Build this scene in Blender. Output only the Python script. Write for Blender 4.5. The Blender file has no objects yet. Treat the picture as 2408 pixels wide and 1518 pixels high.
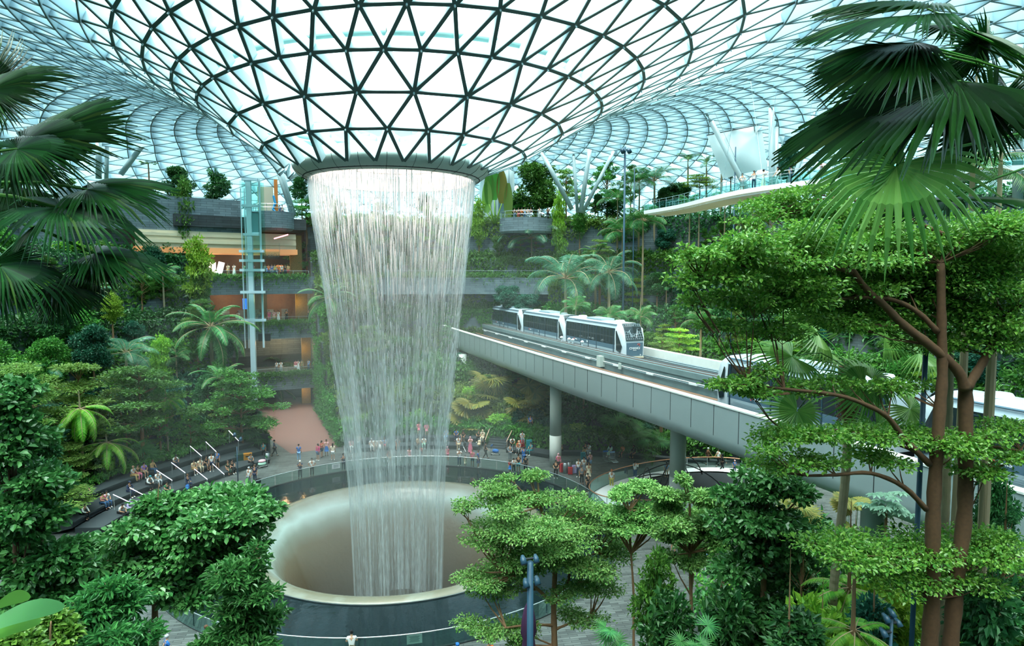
import bpy, math, random
import numpy as np
from mathutils import Vector, Matrix
sc = bpy.context.scene
COL = sc.collection
PI = math.pi
R = math.radians
rnd = random.Random(7)
nrs = np.random.RandomState(11)
# ---------------- camera ----------------
CAMZ = 18.5; FPX = 1522.06; PITCH = R(4.32); YAW = R(10.26)
AX = Vector((0.0, 46.6, 0.0))            # axis of the waterfall
cam_d = bpy.data.cameras.new('camera'); cam = bpy.data.objects.new('camera', cam_d); COL.objects.link(cam)
cam.location = (0, 0, CAMZ); cam.rotation_euler = (PI/2 - PITCH, 0, -YAW)
cam_d.sensor_width = 36; cam_d.lens = FPX/2408*36; cam_d.clip_start = 0.1; cam_d.clip_end = 900
sc.camera = cam
# ---------------- light ----------------
w = bpy.data.worlds.new('sky'); sc.world = w; w.use_nodes = True
wn = w.node_tree; wn.nodes.clear()
o_ = wn.nodes.new('ShaderNodeOutputWorld'); b_ = wn.nodes.new('ShaderNodeBackground')
tc = wn.nodes.new('ShaderNodeTexCoord'); sp = wn.nodes.new('ShaderNodeSeparateXYZ'); cr = wn.nodes.new('ShaderNodeValToRGB')
nz = wn.nodes.new('ShaderNodeTexNoise'); nz.inputs['Scale'].default_value = 2.5; nz.inputs['Detail'].default_value = 5
mx = wn.nodes.new('ShaderNodeMix'); mx.data_type = 'RGBA'; mx.blend_type = 'MULTIPLY'; mx.inputs[0].default_value = 0.12
wn.links.new(tc.outputs['Generated'], sp.inputs[0]); wn.links.new(sp.outputs['Z'], cr.inputs[0]); wn.links.new(tc.outputs['Generated'], nz.inputs['Vector'])
cr.color_ramp.elements[0].position = 0.0; cr.color_ramp.elements[0].color = (0.52, 0.74, 0.82, 1)
cr.color_ramp.elements[1].position = 0.7; cr.color_ramp.elements[1].color = (0.82, 1.0, 1.0, 1)
wn.links.new(cr.outputs[0], mx.inputs[6]); wn.links.new(nz.outputs['Color'], mx.inputs[7])
wn.links.new(mx.outputs[2], b_.inputs[0]); b_.inputs[1].default_value = 3.0
wn.links.new(b_.outputs[0], o_.inputs[0])
sd = bpy.data.lights.new('sun', 'SUN'); sd.energy = 9.0; sd.angle = R(50); sd.color = (0.92, 1.0, 0.94)  # wide overhead lamp added to brighten the interior under an overcast sky
sun = bpy.data.objects.new('sun', sd); COL.objects.link(sun); sun.rotation_euler = (R(18), R(-14), 0)
sc.view_settings.view_transform = 'Standard'; sc.view_settings.look = 'None'
sc.view_settings.exposure = 0.68; sc.view_settings.gamma = 1; sc.view_settings.use_curve_mapping = False
sc.cycles.max_bounces = 7; sc.cycles.diffuse_bounces = 3; sc.cycles.glossy_bounces = 3; sc.cycles.transmission_bounces = 4
sc.cycles.transparent_max_bounces = 24; sc.cycles.volume_bounces = 0; sc.cycles.caustics_reflective = False; sc.cycles.caustics_refractive = False
sc.cycles.use_adaptive_sampling = True; sc.cycles.adaptive_threshold = 0.07; sc.cycles.sample_clamp_indirect = 4
sc.cycles.use_denoising = True
# ---------------- helpers ----------------
def ray(x, y):
    X = (x-1204)/FPX; Y = -(y-759)/FPX
    c, s = math.cos(PITCH), math.sin(PITCH)
    yy = c+Y*s; zz = -s+Y*c
    c, s = math.cos(YAW), math.sin(YAW)
    return X*c+yy*s, -X*s+yy*c, zz
def at(x, y, Y=None, z=None):
    """world point seen at a pixel of the photo, at forward distance Y or at height z"""
    a, b, c = ray(x, y)
    t = (Y/b) if Y is not None else (z-CAMZ)/c
    return Vector((a*t, b*t, CAMZ+c*t))
def topix(p):
    x, y, z = p[0], p[1], p[2]-CAMZ
    c, s = math.cos(YAW), math.sin(YAW); x1 = x*c-y*s; y1 = x*s+y*c
    c, s = math.cos(PITCH), math.sin(PITCH); d = y1*c-z*s; u = y1*s+z*c
    return 1204+FPX*x1/d, 759-FPX*u/d, d
def polar(r, az, z=0.0):
    a = R(az); return Vector((AX.x+r*math.sin(a), AX.y+r*math.cos(a), z))
def azr(p):
    dx, dy = p[0]-AX.x, p[1]-AX.y
    return math.hypot(dx, dy), math.degrees(math.atan2(dx, dy))
class MB:
    def __init__(s): s.v = []; s.f = []; s.m = []
    def face(s, idx, m=0): s.f.append(tuple(idx)); s.m.append(m)
    def add(s, vs, fs, m=0):
        n = len(s.v); s.v += [tuple(v) for v in vs]
        for f in fs: s.f.append(tuple(i+n for i in f)); s.m.append(m)
    def box(s, c, sz, rz=0, m=0, rot=None):
        hx, hy, hz = sz[0]/2, sz[1]/2, sz[2]/2
        M = rot if rot is not None else Matrix.Rotation(rz, 3, 'Z')
        vs = [Vector(c)+M @ Vector((sx*hx, sy*hy, q*hz)) for q in (-1, 1) for sx, sy in ((-1,-1),(1,-1),(1,1),(-1,1))]
        s.add(vs, [(3,2,1,0),(4,5,6,7),(0,1,5,4),(1,2,6,5),(2,3,7,6),(3,0,4,7)], m)
    def beam(s, a, b, wd, hg, m=0, up=(0,0,1)):
        a = Vector(a); b = Vector(b); d = (b-a)
        if d.length < 1e-6: return
        d.normalize(); u = Vector(up); sd_ = d.cross(u)
        if sd_.length < 1e-4: sd_ = d.cross(Vector((0,1,0)))
        sd_.normalize(); u = sd_.cross(d).normalized()
        vs = []
        for p in (a, b):
            for q, t in ((-1,-1),(1,-1),(1,1),(-1,1)): vs.append(p+sd_*q*wd/2+u*t*hg/2)
        s.add(vs, [(3,2,1,0),(4,5,6,7),(0,1,5,4),(1,2,6,5),(2,3,7,6),(3,0,4,7)], m)
    def tube(s, pts, rs, n=8, m=0, cap=True):
        pts = [Vector(p) for p in pts]
        if not hasattr(rs, '__len__'): rs = [rs]*len(pts)
        base = len(s.v); L = len(pts)
        prev = None
        for i, p in enumerate(pts):
            d = (pts[min(i+1, L-1)]-pts[max(i-1, 0)]).normalized()
            if prev is None:
                u = d.cross(Vector((0,0,1))); 
                if u.length < 1e-3: u = d.cross(Vector((1,0,0)))
            else: u = prev-d*prev.dot(d)
            u.normalize(); prev = u; v = d.cross(u)
            for k in range(n):
                a = 2*PI*k/n; s.v.append(tuple(p+(u*math.cos(a)+v*math.sin(a))*rs[i]))
        for i in range(L-1):
            for k in range(n):
                k2 = (k+1) % n
                s.face((base+i*n+k, base+i*n+k2, base+(i+1)*n+k2, base+(i+1)*n+k), m)
        if cap:
            s.face([base+k for k in range(n)][::-1], m); s.face([base+(L-1)*n+k for k in range(n)], m)
    def lathe(s, prof, n=64, c=(0,0,0), a0=0, a1=2*PI, m=0):
        full = abs(a1-a0-2*PI) < 1e-6; cols = n if full else n+1; base = len(s.v)
        for i in range(cols):
            a = a0+(a1-a0)*i/n
            for r, z in prof: s.v.append((c[0]+r*math.sin(a), c[1]+r*math.cos(a), c[2]+z))
        P = len(prof)
        for i in range(n):
            j = (i+1) % cols
            for k in range(P-1): s.face((base+i*P+k, base+i*P+k+1, base+j*P+k+1, base+j*P+k), m)
    def ell(s, c, rad, n=10, k=6, m=0, rot=None):
        base = len(s.v); c = Vector(c)
        for i in range(k+1):
            t = PI*i/k
            for j in range(n):
                a = 2*PI*j/n; q = Vector((rad[0]*math.sin(t)*math.cos(a), rad[1]*math.sin(t)*math.sin(a), rad[2]*math.cos(t)))
                if rot is not None: q = rot @ q
                s.v.append(tuple(c+q))
        for i in range(k):
            for j in range(n):
                j2 = (j+1) % n; s.face((base+i*n+j, base+(i+1)*n+j, base+(i+1)*n+j2, base+i*n+j2), m)
    def build(s, name, mats, parent=None, smooth=False, loc=None):
        me = bpy.data.meshes.new(name); me.from_pydata(s.v, [], s.f)
        if not isinstance(mats, (list, tuple)): mats = [mats]
        for mt in mats: me.materials.append(mt)
        if len(mats) > 1: me.polygons.foreach_set('material_index', s.m)
        if smooth: me.polygons.foreach_set('use_smooth', [True]*len(me.polygons))
        me.update()
        ob = bpy.data.objects.new(name, me); COL.objects.link(ob)
        if parent: ob.parent = parent
        if loc is not None: ob.location = loc
        return ob
def npmesh(name, V, F, mat, smooth=False, obj=True, parent=None):
    """fast mesh from numpy arrays; every face has the same number of corners"""
    me = bpy.data.meshes.new(name); nv = len(V); nf, k = F.shape
    me.vertices.add(nv); me.vertices.foreach_set('co', np.asarray(V, np.float32).ravel())
    me.loops.add(nf*k); me.loops.foreach_set('vertex_index', F.astype(np.int32).ravel())
    me.polygons.add(nf); me.polygons.foreach_set('loop_start', np.arange(0, nf*k, k, dtype=np.int32))
    me.polygons.foreach_set('use_smooth', np.full(nf, smooth))
    me.update(calc_edges=True); me.materials.append(mat)
    if not obj: return me
    ob = bpy.data.objects.new(name, me); COL.objects.link(ob)
    if parent: ob.parent = parent
    return ob
def tag(o, label=None, cat=None, group=None, kind=None):
    if label: o['label'] = label
    if cat: o['category'] = cat
    if group: o['group'] = group
    if kind: o['kind'] = kind
    return o
def empty(name, loc=(0,0,0), rz=0):
    o = bpy.data.objects.new(name, None); COL.objects.link(o); o.location = loc; o.rotation_euler = (0,0,rz); o.empty_display_size = .2
    return o
def copy_tree(o, parent=None):
    c = o.copy(); COL.objects.link(c)
    if parent is not None: c.parent = parent
    for ch in o.children: copy_tree(ch, c)
    return c
# ---------------- materials ----------------
MATS = {}
def hexc(h):
    h = h.lstrip('#'); r = [int(h[i:i+2], 16)/255 for i in (0,2,4)]
    return tuple(((c+0.055)/1.055)**2.4 if c > 0.04045 else c/12.92 for c in r)
def mat(name, col, rough=0.6, metal=0.0, noise=0.0, nscale=3.0, emit=None, estr=0, spec=0.4):
    if name in MATS: return MATS[name]
    m = bpy.data.materials.new(name); m.use_nodes = True; nt = m.node_tree; p = nt.nodes['Principled BSDF']
    c = hexc(col) if isinstance(col, str) else col
    p.inputs['Base Color'].default_value = (*c, 1); p.inputs['Roughness'].default_value = rough; p.inputs['Metallic'].default_value = metal
    p.inputs['Specular IOR Level'].default_value = spec
    if noise:
        t = nt.nodes.new('ShaderNodeTexCoord'); n = nt.nodes.new('ShaderNodeTexNoise'); n.inputs['Scale'].default_value = nscale; n.inputs['Detail'].default_value = 6
        r = nt.nodes.new('ShaderNodeMapRange'); r.inputs[3].default_value = 1-noise; r.inputs[4].default_value = 1+noise
        h = nt.nodes.new('ShaderNodeMix'); h.data_type = 'RGBA'; h.blend_type = 'MULTIPLY'; h.inputs[0].default_value = 1; h.inputs[6].default_value = (*c, 1)
        nt.links.new(t.outputs['Object'], n.inputs['Vector']); nt.links.new(n.outputs[0], r.inputs[0]); nt.links.new(r.outputs[0], h.inputs[7]); nt.links.new(h.outputs[2], p.inputs['Base Color'])
    if emit:
        p.inputs['Emission Color'].default_value = (*(hexc(emit) if isinstance(emit, str) else emit), 1); p.inputs['Emission Strength'].default_value = estr
    MATS[name] = m; return m
def leafmat(name, c1, c2, rough=0.45, trans=0.3, spec=0.35, c3=None):
    """leaf: colour varies leaf by leaf; light passes through a little"""
    m = bpy.data.materials.new(name); m.use_nodes = True; nt = m.node_tree; p = nt.nodes['Principled BSDF']; out = nt.nodes['Material Output']
    g = nt.nodes.new('ShaderNodeNewGeometry'); cr = nt.nodes.new('ShaderNodeValToRGB'); oi = nt.nodes.new('ShaderNodeObjectInfo')
    cr.color_ramp.elements[0].color = (*hexc(c1), 1); cr.color_ramp.elements[1].color = (*hexc(c2), 1)
    if c3: e = cr.color_ramp.elements.new(0.97); e.color = (*hexc(c2), 1); cr.color_ramp.elements[2].color = (*hexc(c3), 1)
    hs = nt.nodes.new('ShaderNodeHueSaturation'); mr = nt.nodes.new('ShaderNodeMapRange'); mr.inputs[3].default_value = 0.75; mr.inputs[4].default_value = 1.2
    mh = nt.nodes.new('ShaderNodeMapRange'); mh.inputs[3].default_value = 0.485; mh.inputs[4].default_value = 0.515
    nt.links.new(oi.outputs['Random'], mr.inputs[0]); nt.links.new(oi.outputs['Random'], mh.inputs[0])
    nt.links.new(g.outputs['Random Per Island'], cr.inputs[0]); nt.links.new(cr.outputs[0], hs.inputs['Color']); nt.links.new(mr.outputs[0], hs.inputs['Value']); nt.links.new(mh.outputs[0], hs.inputs['Hue'])
    nt.links.new(hs.outputs[0], p.inputs['Base Color']); p.inputs['Roughness'].default_value = rough; p.inputs['Specular IOR Level'].default_value = spec
    tr = nt.nodes.new('ShaderNodeBsdfTranslucent'); mxx = nt.nodes.new('ShaderNodeMixShader'); mxx.inputs[0].default_value = trans
    nt.links.new(hs.outputs[0], tr.inputs[0]); nt.links.new(p.outputs[0], mxx.inputs[1]); nt.links.new(tr.outputs[0], mxx.inputs[2]); nt.links.new(mxx.outputs[0], out.inputs[0])
    MATS[name] = m; return m
def glassmat(name, col, alpha=0.15, rough=0.05, facing=True):
    """thin pane: mostly clear, tinted, with a mirror share"""
    m = bpy.data.materials.new(name); m.use_nodes = True; nt = m.node_tree; nt.nodes.remove(nt.nodes['Principled BSDF']); out = nt.nodes['Material Output']
    t = nt.nodes.new('ShaderNodeBsdfTransparent'); t.inputs[0].default_value = (*[0.55+0.45*c for c in hexc(col)], 1)
    g = nt.nodes.new('ShaderNodeBsdfGlossy'); g.inputs['Roughness'].default_value = rough; g.inputs[0].default_value = (*hexc(col), 1)
    x = nt.nodes.new('ShaderNodeMixShader')
    if facing:
        f = nt.nodes.new('ShaderNodeLayerWeight'); f.inputs[0].default_value = 0.25; mr = nt.nodes.new('ShaderNodeMapRange'); mr.inputs[3].default_value = alpha*.5; mr.inputs[4].default_value = min(1, alpha*5)
        nt.links.new(f.outputs['Fresnel'], mr.inputs[0]); nt.links.new(mr.outputs[0], x.inputs[0])
    else: x.inputs[0].default_value = alpha
    nt.links.new(t.outputs[0], x.inputs[1]); nt.links.new(g.outputs[0], x.inputs[2]); nt.links.new(x.outputs[0], out.inputs[0])
    MATS[name] = m; return m
def stonemat(name, c1, c2, cm, bw=1.2, bh=0.3, rough=0.75, horiz=False, mode='cyl'):
    """coursed stone; brick pattern laid along the wall (around the axis) or on a floor"""
    m = bpy.data.materials.new(name); m.use_nodes = True; nt = m.node_tree; p = nt.nodes['Principled BSDF']; L = nt.links.new
    t = nt.nodes.new('ShaderNodeTexCoord'); s = nt.nodes.new('ShaderNodeSeparateXYZ'); L(t.outputs['Object'], s.inputs[0])
    cb = nt.nodes.new('ShaderNodeCombineXYZ')
    if mode == 'cyl':
        sy = nt.nodes.new('ShaderNodeMath'); sy.operation = 'SUBTRACT'; sy.inputs[1].default_value = AX.y; L(s.outputs['Y'], sy.inputs[0])
        a2 = nt.nodes.new('ShaderNodeMath'); a2.operation = 'ARCTAN2'; L(s.outputs['X'], a2.inputs[0]); L(sy.outputs[0], a2.inputs[1])
        mu = nt.nodes.new('ShaderNodeMath'); mu.operation = 'MULTIPLY'; mu.inputs[1].default_value = 40; L(a2.outputs[0], mu.inputs[0])
        L(mu.outputs[0], cb.inputs[0]); L(s.outputs['Z'], cb.inputs[1])
    elif mode == 'flat': L(s.outputs['X'], cb.inputs[0]); L(s.outputs['Y'], cb.inputs[1])
    else: L(s.outputs['X'], cb.inputs[0]); L(s.outputs['Z'], cb.inputs[1])
    b = nt.nodes.new('ShaderNodeTexBrick'); b.inputs['Scale'].default_value = 1; b.inputs['Brick Width'].default_value = bw; b.inputs['Row Height'].default_value = bh
    b.inputs['Mortar Size'].default_value = 0.015; b.inputs['Color1'].default_value = (*hexc(c1), 1); b.inputs['Color2'].default_value = (*hexc(c2), 1); b.inputs['Mortar'].default_value = (*hexc(cm), 1)
    L(cb.outputs[0], b.inputs['Vector'])
    n = nt.nodes.new('ShaderNodeTexNoise'); n.inputs['Scale'].default_value = 0.9; n.inputs['Detail'].default_value = 8; L(t.outputs['Object'], n.inputs['Vector'])
    r = nt.nodes.new('ShaderNodeMapRange'); r.inputs[3].default_value = 0.65; r.inputs[4].default_value = 1.35; L(n.outputs[0], r.inputs[0])
    h = nt.nodes.new('ShaderNodeMix'); h.data_type = 'RGBA'; h.blend_type = 'MULTIPLY'; h.inputs[0].default_value = 1
    L(b.outputs['Color'], h.inputs[6]); L(r.outputs[0], h.inputs[7]); L(h.outputs[2], p.inputs['Base Color']); p.inputs['Roughness'].default_value = rough
    MATS[name] = m; return m
M_stone = stonemat('grey_stone', '#5f7078', '#74868d', '#38444a')
M_dstone = stonemat('dark_stone', '#30383b', '#3d464a', '#1c2123', 1.6, .35)
M_paver = stonemat('pavers', '#414745', '#646b67', '#2a2f2e', 0.9, 0.18, 0.55, mode='flat')
M_seat = mat('seat_stone', '#363e41', .6, noise=.15, nscale=2)
M_soil = mat('soil', '#26301f', .95, noise=.3)
M_path = mat('red_path', '#7d5a50', .7, noise=.1)
M_steel = mat('painted_steel', '#9db3b6', .4)
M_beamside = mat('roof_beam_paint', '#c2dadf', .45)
M_beamdim = mat('roof_beam_paint_dimmed', '#9dbcc6', .5)  # same beam paint, darkened so the outer rings look less brightly lit
M_flangeshade = mat('roof_beam_flange_shade', '#46605f', .5)  # shade of the beam undersides painted in as a dark colour
M_panel = mat('grey_cladding', '#94a5a6', .35, noise=.06, nscale=1.2)
M_col = mat('column_paint', '#b7c4bc', .45)
M_ring = mat('oculus_cladding', '#a6b8b2', .4)
M_white = mat('white_paint', '#e8efee', .4)
M_dark = mat('dark_metal', '#22282c', .5)
M_rail = mat('rail_steel', '#c8d0d0', .25, .9)
M_roofglass = glassmat('roof_glass', '#eefcff', 0.03)
M_fritglass = glassmat('fritted_roof_glass', '#eefcff', 0.02)
M_fritglass.node_tree.nodes['Transparent BSDF'].inputs[0].default_value = (.062,.115,.13,1)
M_glass = glassmat('rail_glass', '#bfe6dd', 0.10)
M_tglass = glassmat('green_glass', '#b4e8de', 0.07)
M_bglass = glassmat('bridge_glass', '#8fd8c8', 0.16)
M_bglass.node_tree.nodes['Transparent BSDF'].inputs[0].default_value = (.5,.86,.8,1)
# ================= THE ROOF =================
# ring: R, z above camera, phase deg, cx, tilt x, tilt y, s1, c1 ; centre drifts, rings tilt (a torus whose funnel is off centre)
RG = [ # (R, z, ph, cx, tx, ty, s1, c1, N)
 (6.62, 7.29, 3.31, -.58, .19, -.13, -.088, .033, 24), (8.63, 8.55, -4.30, .38, .06, .08, -.015, .103, 24), (10.82, 9.92, -5.40, .70, .19, .17, .018, .028, 24),
 (13.03, 11.30, -6.69, 1.16, .28, .24, .051, -.006, 48), (15.08, 12.44, -8.53, 1.89, .64, .56, .093, -.064, 48),
 (17.3, 13.47, -9.3, 2.69, .93, .8, .10, -.07, 48), (19.6, 14.57, -9.8, 3.56, 1.21, .95, .10, -.07, 48), (21.86, 15.46, -10.2, 4.43, 1.43, 1.0, .10, -.07, 48),
 (24.3, 16.3, -10.5, 5.2, 1.6, 1.0, .1, -.07, 96)]
prof = [(26.6,16.95),(29,17.5),(31.6,17.95),(34.3,18.25),(37.1,18.45),(40,18.55),(43,18.55),(46,18.45),(49.1,18.25),(52.3,18.0),(55.6,17.65),(59,17.2),(62.4,16.65),(65.8,16.0),(69.2,15.25),(72.6,14.4),(75.9,13.4),(79.1,12.3),(82.2,11.1),(85.2,9.8),(88.0,8.5),(90.6,7.2)]
for i, (r_, z_) in enumerate(prof):
    u = min(1, (i+1)/10)
    RG.append((r_, z_, -10.5, 5.2+3.2*u, 1.6*(1-.2*u), 1.0*(1-.6*u), .1, -.07, 96))
def rnode(i, k):
    """k counts 48ths of a turn (96-rings use half steps)"""
    Rr, z, p0, cx, tx, ty, s1, c1, N = RG[i]
    u = k*2*PI/48; ph = R(p0)+u+s1*math.sin(u)+c1*(math.cos(u)-1)
    return Vector((cx+Rr*math.sin(ph), AX.y-Rr*math.cos(ph), CAMZ+z+tx*math.sin(ph)+ty*math.cos(ph)))
# index sets (in 48ths)
KS = []
for i, rg in enumerate(RG):
    if i < 3: KS.append([(-1+2*j + (0 if i != 1 else 1)) for j in range(24)])
    elif i < 8: KS.append([j + (0 if (i-3) % 2 == 0 else .5) for j in range(48)])
    else: KS.append([j*.5 + (0 if (i-8) % 2 == 0 else .25) for j in range(96)])
NODE = [[rnode(i, k) for k in ks] for i, ks in enumerate(KS)]
def nrm(i, j):
    n = len(KS[i]); p = NODE[i]
    t = p[(j+1) % n]-p[j-1]
    i0, i1 = max(0, i-1), min(len(RG)-1, i+1)
    rd = rnode(i1, KS[i][j])-rnode(i0, KS[i][j])
    v = rd.cross(t); v.normalize()
    return v if True else v
NRM = [[nrm(i, j) for j in range(len(KS[i]))] for i in range(len(KS))]
# make normals point outwards/up side of the shell
for i in range(len(NRM)):
    for j in range(len(NRM[i])):
        out = Vector((NODE[i][j].x-AX.x, NODE[i][j].y-AX.y, 0)).normalized()
        ref = Vector((0,0,1)) if i < 20 else (Vector((0,0,1))+out)
        if NRM[i][j].dot(ref) < 0: NRM[i][j] = -NRM[i][j]
GAP = lambda p: (not (abs(p[0]) < 12 and False))
def tri_links(i):
    """pairs (j in ring i, l in ring i+1) and triangles"""
    a, b = KS[i], KS[i+1]; na, nb = len(a), len(b); L = []; T = []
    if na == nb:
        st = 48/na
        for j, k in enumerate(a):
            lo = min(range(nb), key=lambda l: abs((b[l]-k+st/2+24) % 48-24)); hi = (lo+1) % nb
            L += [(j, lo), (j, hi)]; T.append(((i, j), (i+1, hi), (i+1, lo))); T.append(((i, j), (i, (j+1) % na), (i+1, hi)))
    else:
        for j, k in enumerate(a):
            mid = min(range(nb), key=lambda l: abs((b[l]-k+24) % 48-24)); lo = (mid-1) % nb; hi = (mid+1) % nb
            L += [(j, lo), (j, mid), (j, hi)]; T += [((i, j), (i+1, mid), (i+1, lo)), ((i, j), (i+1, hi), (i+1, mid)), ((i, j), (i, (j+1) % na), (i+1, hi))]
    return L, T
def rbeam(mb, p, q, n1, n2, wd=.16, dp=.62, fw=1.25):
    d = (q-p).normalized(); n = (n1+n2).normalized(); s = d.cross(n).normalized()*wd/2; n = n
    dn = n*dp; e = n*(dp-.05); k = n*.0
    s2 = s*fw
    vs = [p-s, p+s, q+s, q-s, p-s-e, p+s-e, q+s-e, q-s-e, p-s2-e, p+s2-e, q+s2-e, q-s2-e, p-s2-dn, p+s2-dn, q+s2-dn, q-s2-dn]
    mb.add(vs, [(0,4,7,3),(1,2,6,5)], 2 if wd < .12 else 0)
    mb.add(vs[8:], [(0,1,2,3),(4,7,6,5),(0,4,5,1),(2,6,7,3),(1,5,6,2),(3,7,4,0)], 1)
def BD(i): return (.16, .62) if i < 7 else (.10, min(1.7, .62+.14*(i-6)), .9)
mring = MB(); mdia = MB(); gl = MB()
for i in range(len(RG)):
    n = len(KS[i])
    for j in range(n):
        if i > 0: rbeam(mring, NODE[i][j], NODE[i][(j+1) % n], NRM[i][j], NRM[i][(j+1) % n], *BD(i))
        # node pin under the joint
        if 0 < i < 16:
            q = NODE[i][j]-NRM[i][j]*.6; mring.tube([q, q-NRM[i][j]*.16], .05, 5, 0)
    if i+1 < len(RG):
        Lk, T = tri_links(i)
        for j, l in Lk: rbeam(mdia, NODE[i][j], NODE[i+1][l], NRM[i][j], NRM[i+1][l], *BD(i))
        for t in T:
            gl.add([NODE[a][b]+NRM[a][b]*.03 for a, b in t], [(0,1,2)])
ceil = tag(gl.build('ceiling', [M_roofglass, M_fritglass]), kind='structure')
mring.build('ring_beams', [M_beamside, M_flangeshade, M_beamdim], ceil); mdia.build('diagonal_beams', [M_beamside, M_flangeshade, M_beamdim], ceil)
# gutter tubes lying on the glass outside (seen through it)
for i, off in ((3, .5),):
    g = MB(); n = len(KS[i]); g.tube([NODE[i][j % n].lerp(NODE[i+1][j % n], .12)+NRM[i][j % n]*.35 for j in range(n+1)], .2, 8, cap=False)
    g.build('roof_gutter', mat('gutter', '#9fc9c2', .4), ceil, True)
# ================= OCULUS RING =================
oc = tag(empty('oculus_ring', (0, AX.y, CAMZ+6.42)), 'grey clad ring around the round opening the water falls from', 'oculus')
zo = 6.42-6.0-0.0
b = MB(); b.lathe([(6.5,1.05),(6.66,.98),(6.73,.85),(6.68,.66),(6.42,.38),(6.05,.14)], 96); b.build('outer_cladding', M_ring, oc, True)
b = MB(); b.lathe([(6.05,.14),(6.0,.09),(5.97,.14)], 96); b.build('joint_groove', M_dark, oc)
b = MB(); b.lathe([(5.98,.12),(5.75,.02),(5.6,.0),(5.58,.02)], 96); b.build('lower_cladding', M_ring, oc, True)
for k in range(24):
    seam = MB(); a = 2*PI*k/24+.05
    pr = [(6.74,.85),(6.69,.65),(6.43,.36),(6.06,.13),(5.76,.01),(5.6,-.01)]
    seam.tube([(r*math.sin(a+ (6.8-r)*.02), r*math.cos(a+(6.8-r)*.02), z) for r, z in pr], .012, 4); seam.build('panel_seam', M_dark, oc)
for k in range(96):
    st_ = MB(); a = 2*PI*k/96; p = Vector((6.03*math.sin(a), 6.03*math.cos(a), .13)); st_.box(p, (.06,.05,.09), -a); st_.build('drip_stud', M_dark, oc)
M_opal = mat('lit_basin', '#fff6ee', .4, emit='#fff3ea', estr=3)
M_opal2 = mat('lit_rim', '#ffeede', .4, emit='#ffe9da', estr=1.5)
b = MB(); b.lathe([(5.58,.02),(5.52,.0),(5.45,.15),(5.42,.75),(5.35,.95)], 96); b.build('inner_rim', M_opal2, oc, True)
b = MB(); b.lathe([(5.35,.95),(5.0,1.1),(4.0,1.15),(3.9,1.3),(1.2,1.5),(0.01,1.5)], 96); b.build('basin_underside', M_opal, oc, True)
b = MB(); b.lathe([(.72,1.44),(.8,1.44),(.8,1.5),(.72,1.5),(.72,1.44)], 40)
b.build('centre_marker', mat('marker', '#c9a0a4', .6), oc)
b = MB(); b.lathe([(3.98,1.1),(3.9,1.1),(3.9,1.16),(3.98,1.16),(3.98,1.1)], 64)
for k in range(16):
    a = 2*PI*k/16+.1; b.box((3.95*math.sin(a),3.95*math.cos(a),1.1), (.5,.1,.05), -a)
b.build('service_rail', mat('marker2', '#d9c0b4', .6), oc)
b = MB(); b.lathe([(6.5,1.05),(6.3,1.5),(5.2,1.7),(.01,1.75)], 64); b.build('top_cover', M_ring, oc)
# ================= PLAZA, POOL =================
def disc(name, r0, r1, z, m, n=128, a0=0, a1=360):
    b = MB(); b.lathe([(r0, z), (r1, z)], n, (AX.x, AX.y, 0), R(a0), R(a1)); return b.build(name, m)
fl = disc('floor', 15.72, 57, 0, M_paver); tag(fl, kind='structure')
M_black = bpy.data.materials.new('black_water'); M_black.use_nodes = True
_p = M_black.node_tree.nodes['Principled BSDF']; _p.inputs['Base Color'].default_value = (.004,.012,.014,1); _p.inputs['Roughness'].default_value = .06; _p.inputs['Specular IOR Level'].default_value = .25
_t = M_black.node_tree.nodes.new('ShaderNodeTexCoord'); _n = M_black.node_tree.nodes.new('ShaderNodeTexNoise'); _n.inputs['Scale'].default_value = 2.2; _n.inputs['Detail'].default_value = 3
_bp = M_black.node_tree.nodes.new('ShaderNodeBump'); _bp.inputs['Strength'].default_value = .06; _bp.inputs['Distance'].default_value = .1
M_black.node_tree.links.new(_t.outputs['Object'], _n.inputs['Vector']); M_black.node_tree.links.new(_n.outputs[0], _bp.inputs['Height']); M_black.node_tree.links.new(_bp.outputs[0], _p.inputs['Normal'])
pool = tag(empty('reflecting_pool', (AX.x, AX.y, 0)), 'black still water ring around the pale basin', 'pool')
b = MB(); b.lathe([(10.85,-.02),(15.6,-.02)], 128); b.build('water', M_black, pool)
b = MB(); b.lathe([(15.6,-.6),(15.6,.06),(15.75,.06),(15.75,-.3)], 128); b.build('edge_kerb', mat('kerb', '#2c3335', .4), pool)
basin = tag(empty('basin', (AX.x, AX.y, 0)), 'pale milky funnel shaped basin catching the waterfall', 'basin')
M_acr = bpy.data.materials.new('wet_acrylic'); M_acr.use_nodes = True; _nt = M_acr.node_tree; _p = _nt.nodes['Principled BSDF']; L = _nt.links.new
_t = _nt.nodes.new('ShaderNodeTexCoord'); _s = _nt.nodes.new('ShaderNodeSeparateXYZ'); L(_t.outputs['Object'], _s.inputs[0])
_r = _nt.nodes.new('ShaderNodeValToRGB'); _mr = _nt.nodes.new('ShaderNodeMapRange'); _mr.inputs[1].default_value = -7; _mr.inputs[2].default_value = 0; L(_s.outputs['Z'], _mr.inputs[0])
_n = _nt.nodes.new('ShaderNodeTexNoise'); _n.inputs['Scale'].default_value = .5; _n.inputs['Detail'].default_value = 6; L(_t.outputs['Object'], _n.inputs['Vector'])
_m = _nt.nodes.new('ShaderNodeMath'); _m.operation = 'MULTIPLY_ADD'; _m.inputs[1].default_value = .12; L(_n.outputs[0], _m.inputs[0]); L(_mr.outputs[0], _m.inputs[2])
_sb = _nt.nodes.new('ShaderNodeMath'); _sb.operation = 'SUBTRACT'; _sb.inputs[1].default_value = .06; L(_m.outputs[0], _sb.inputs[0]); L(_sb.outputs[0], _r.inputs[0])
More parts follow.
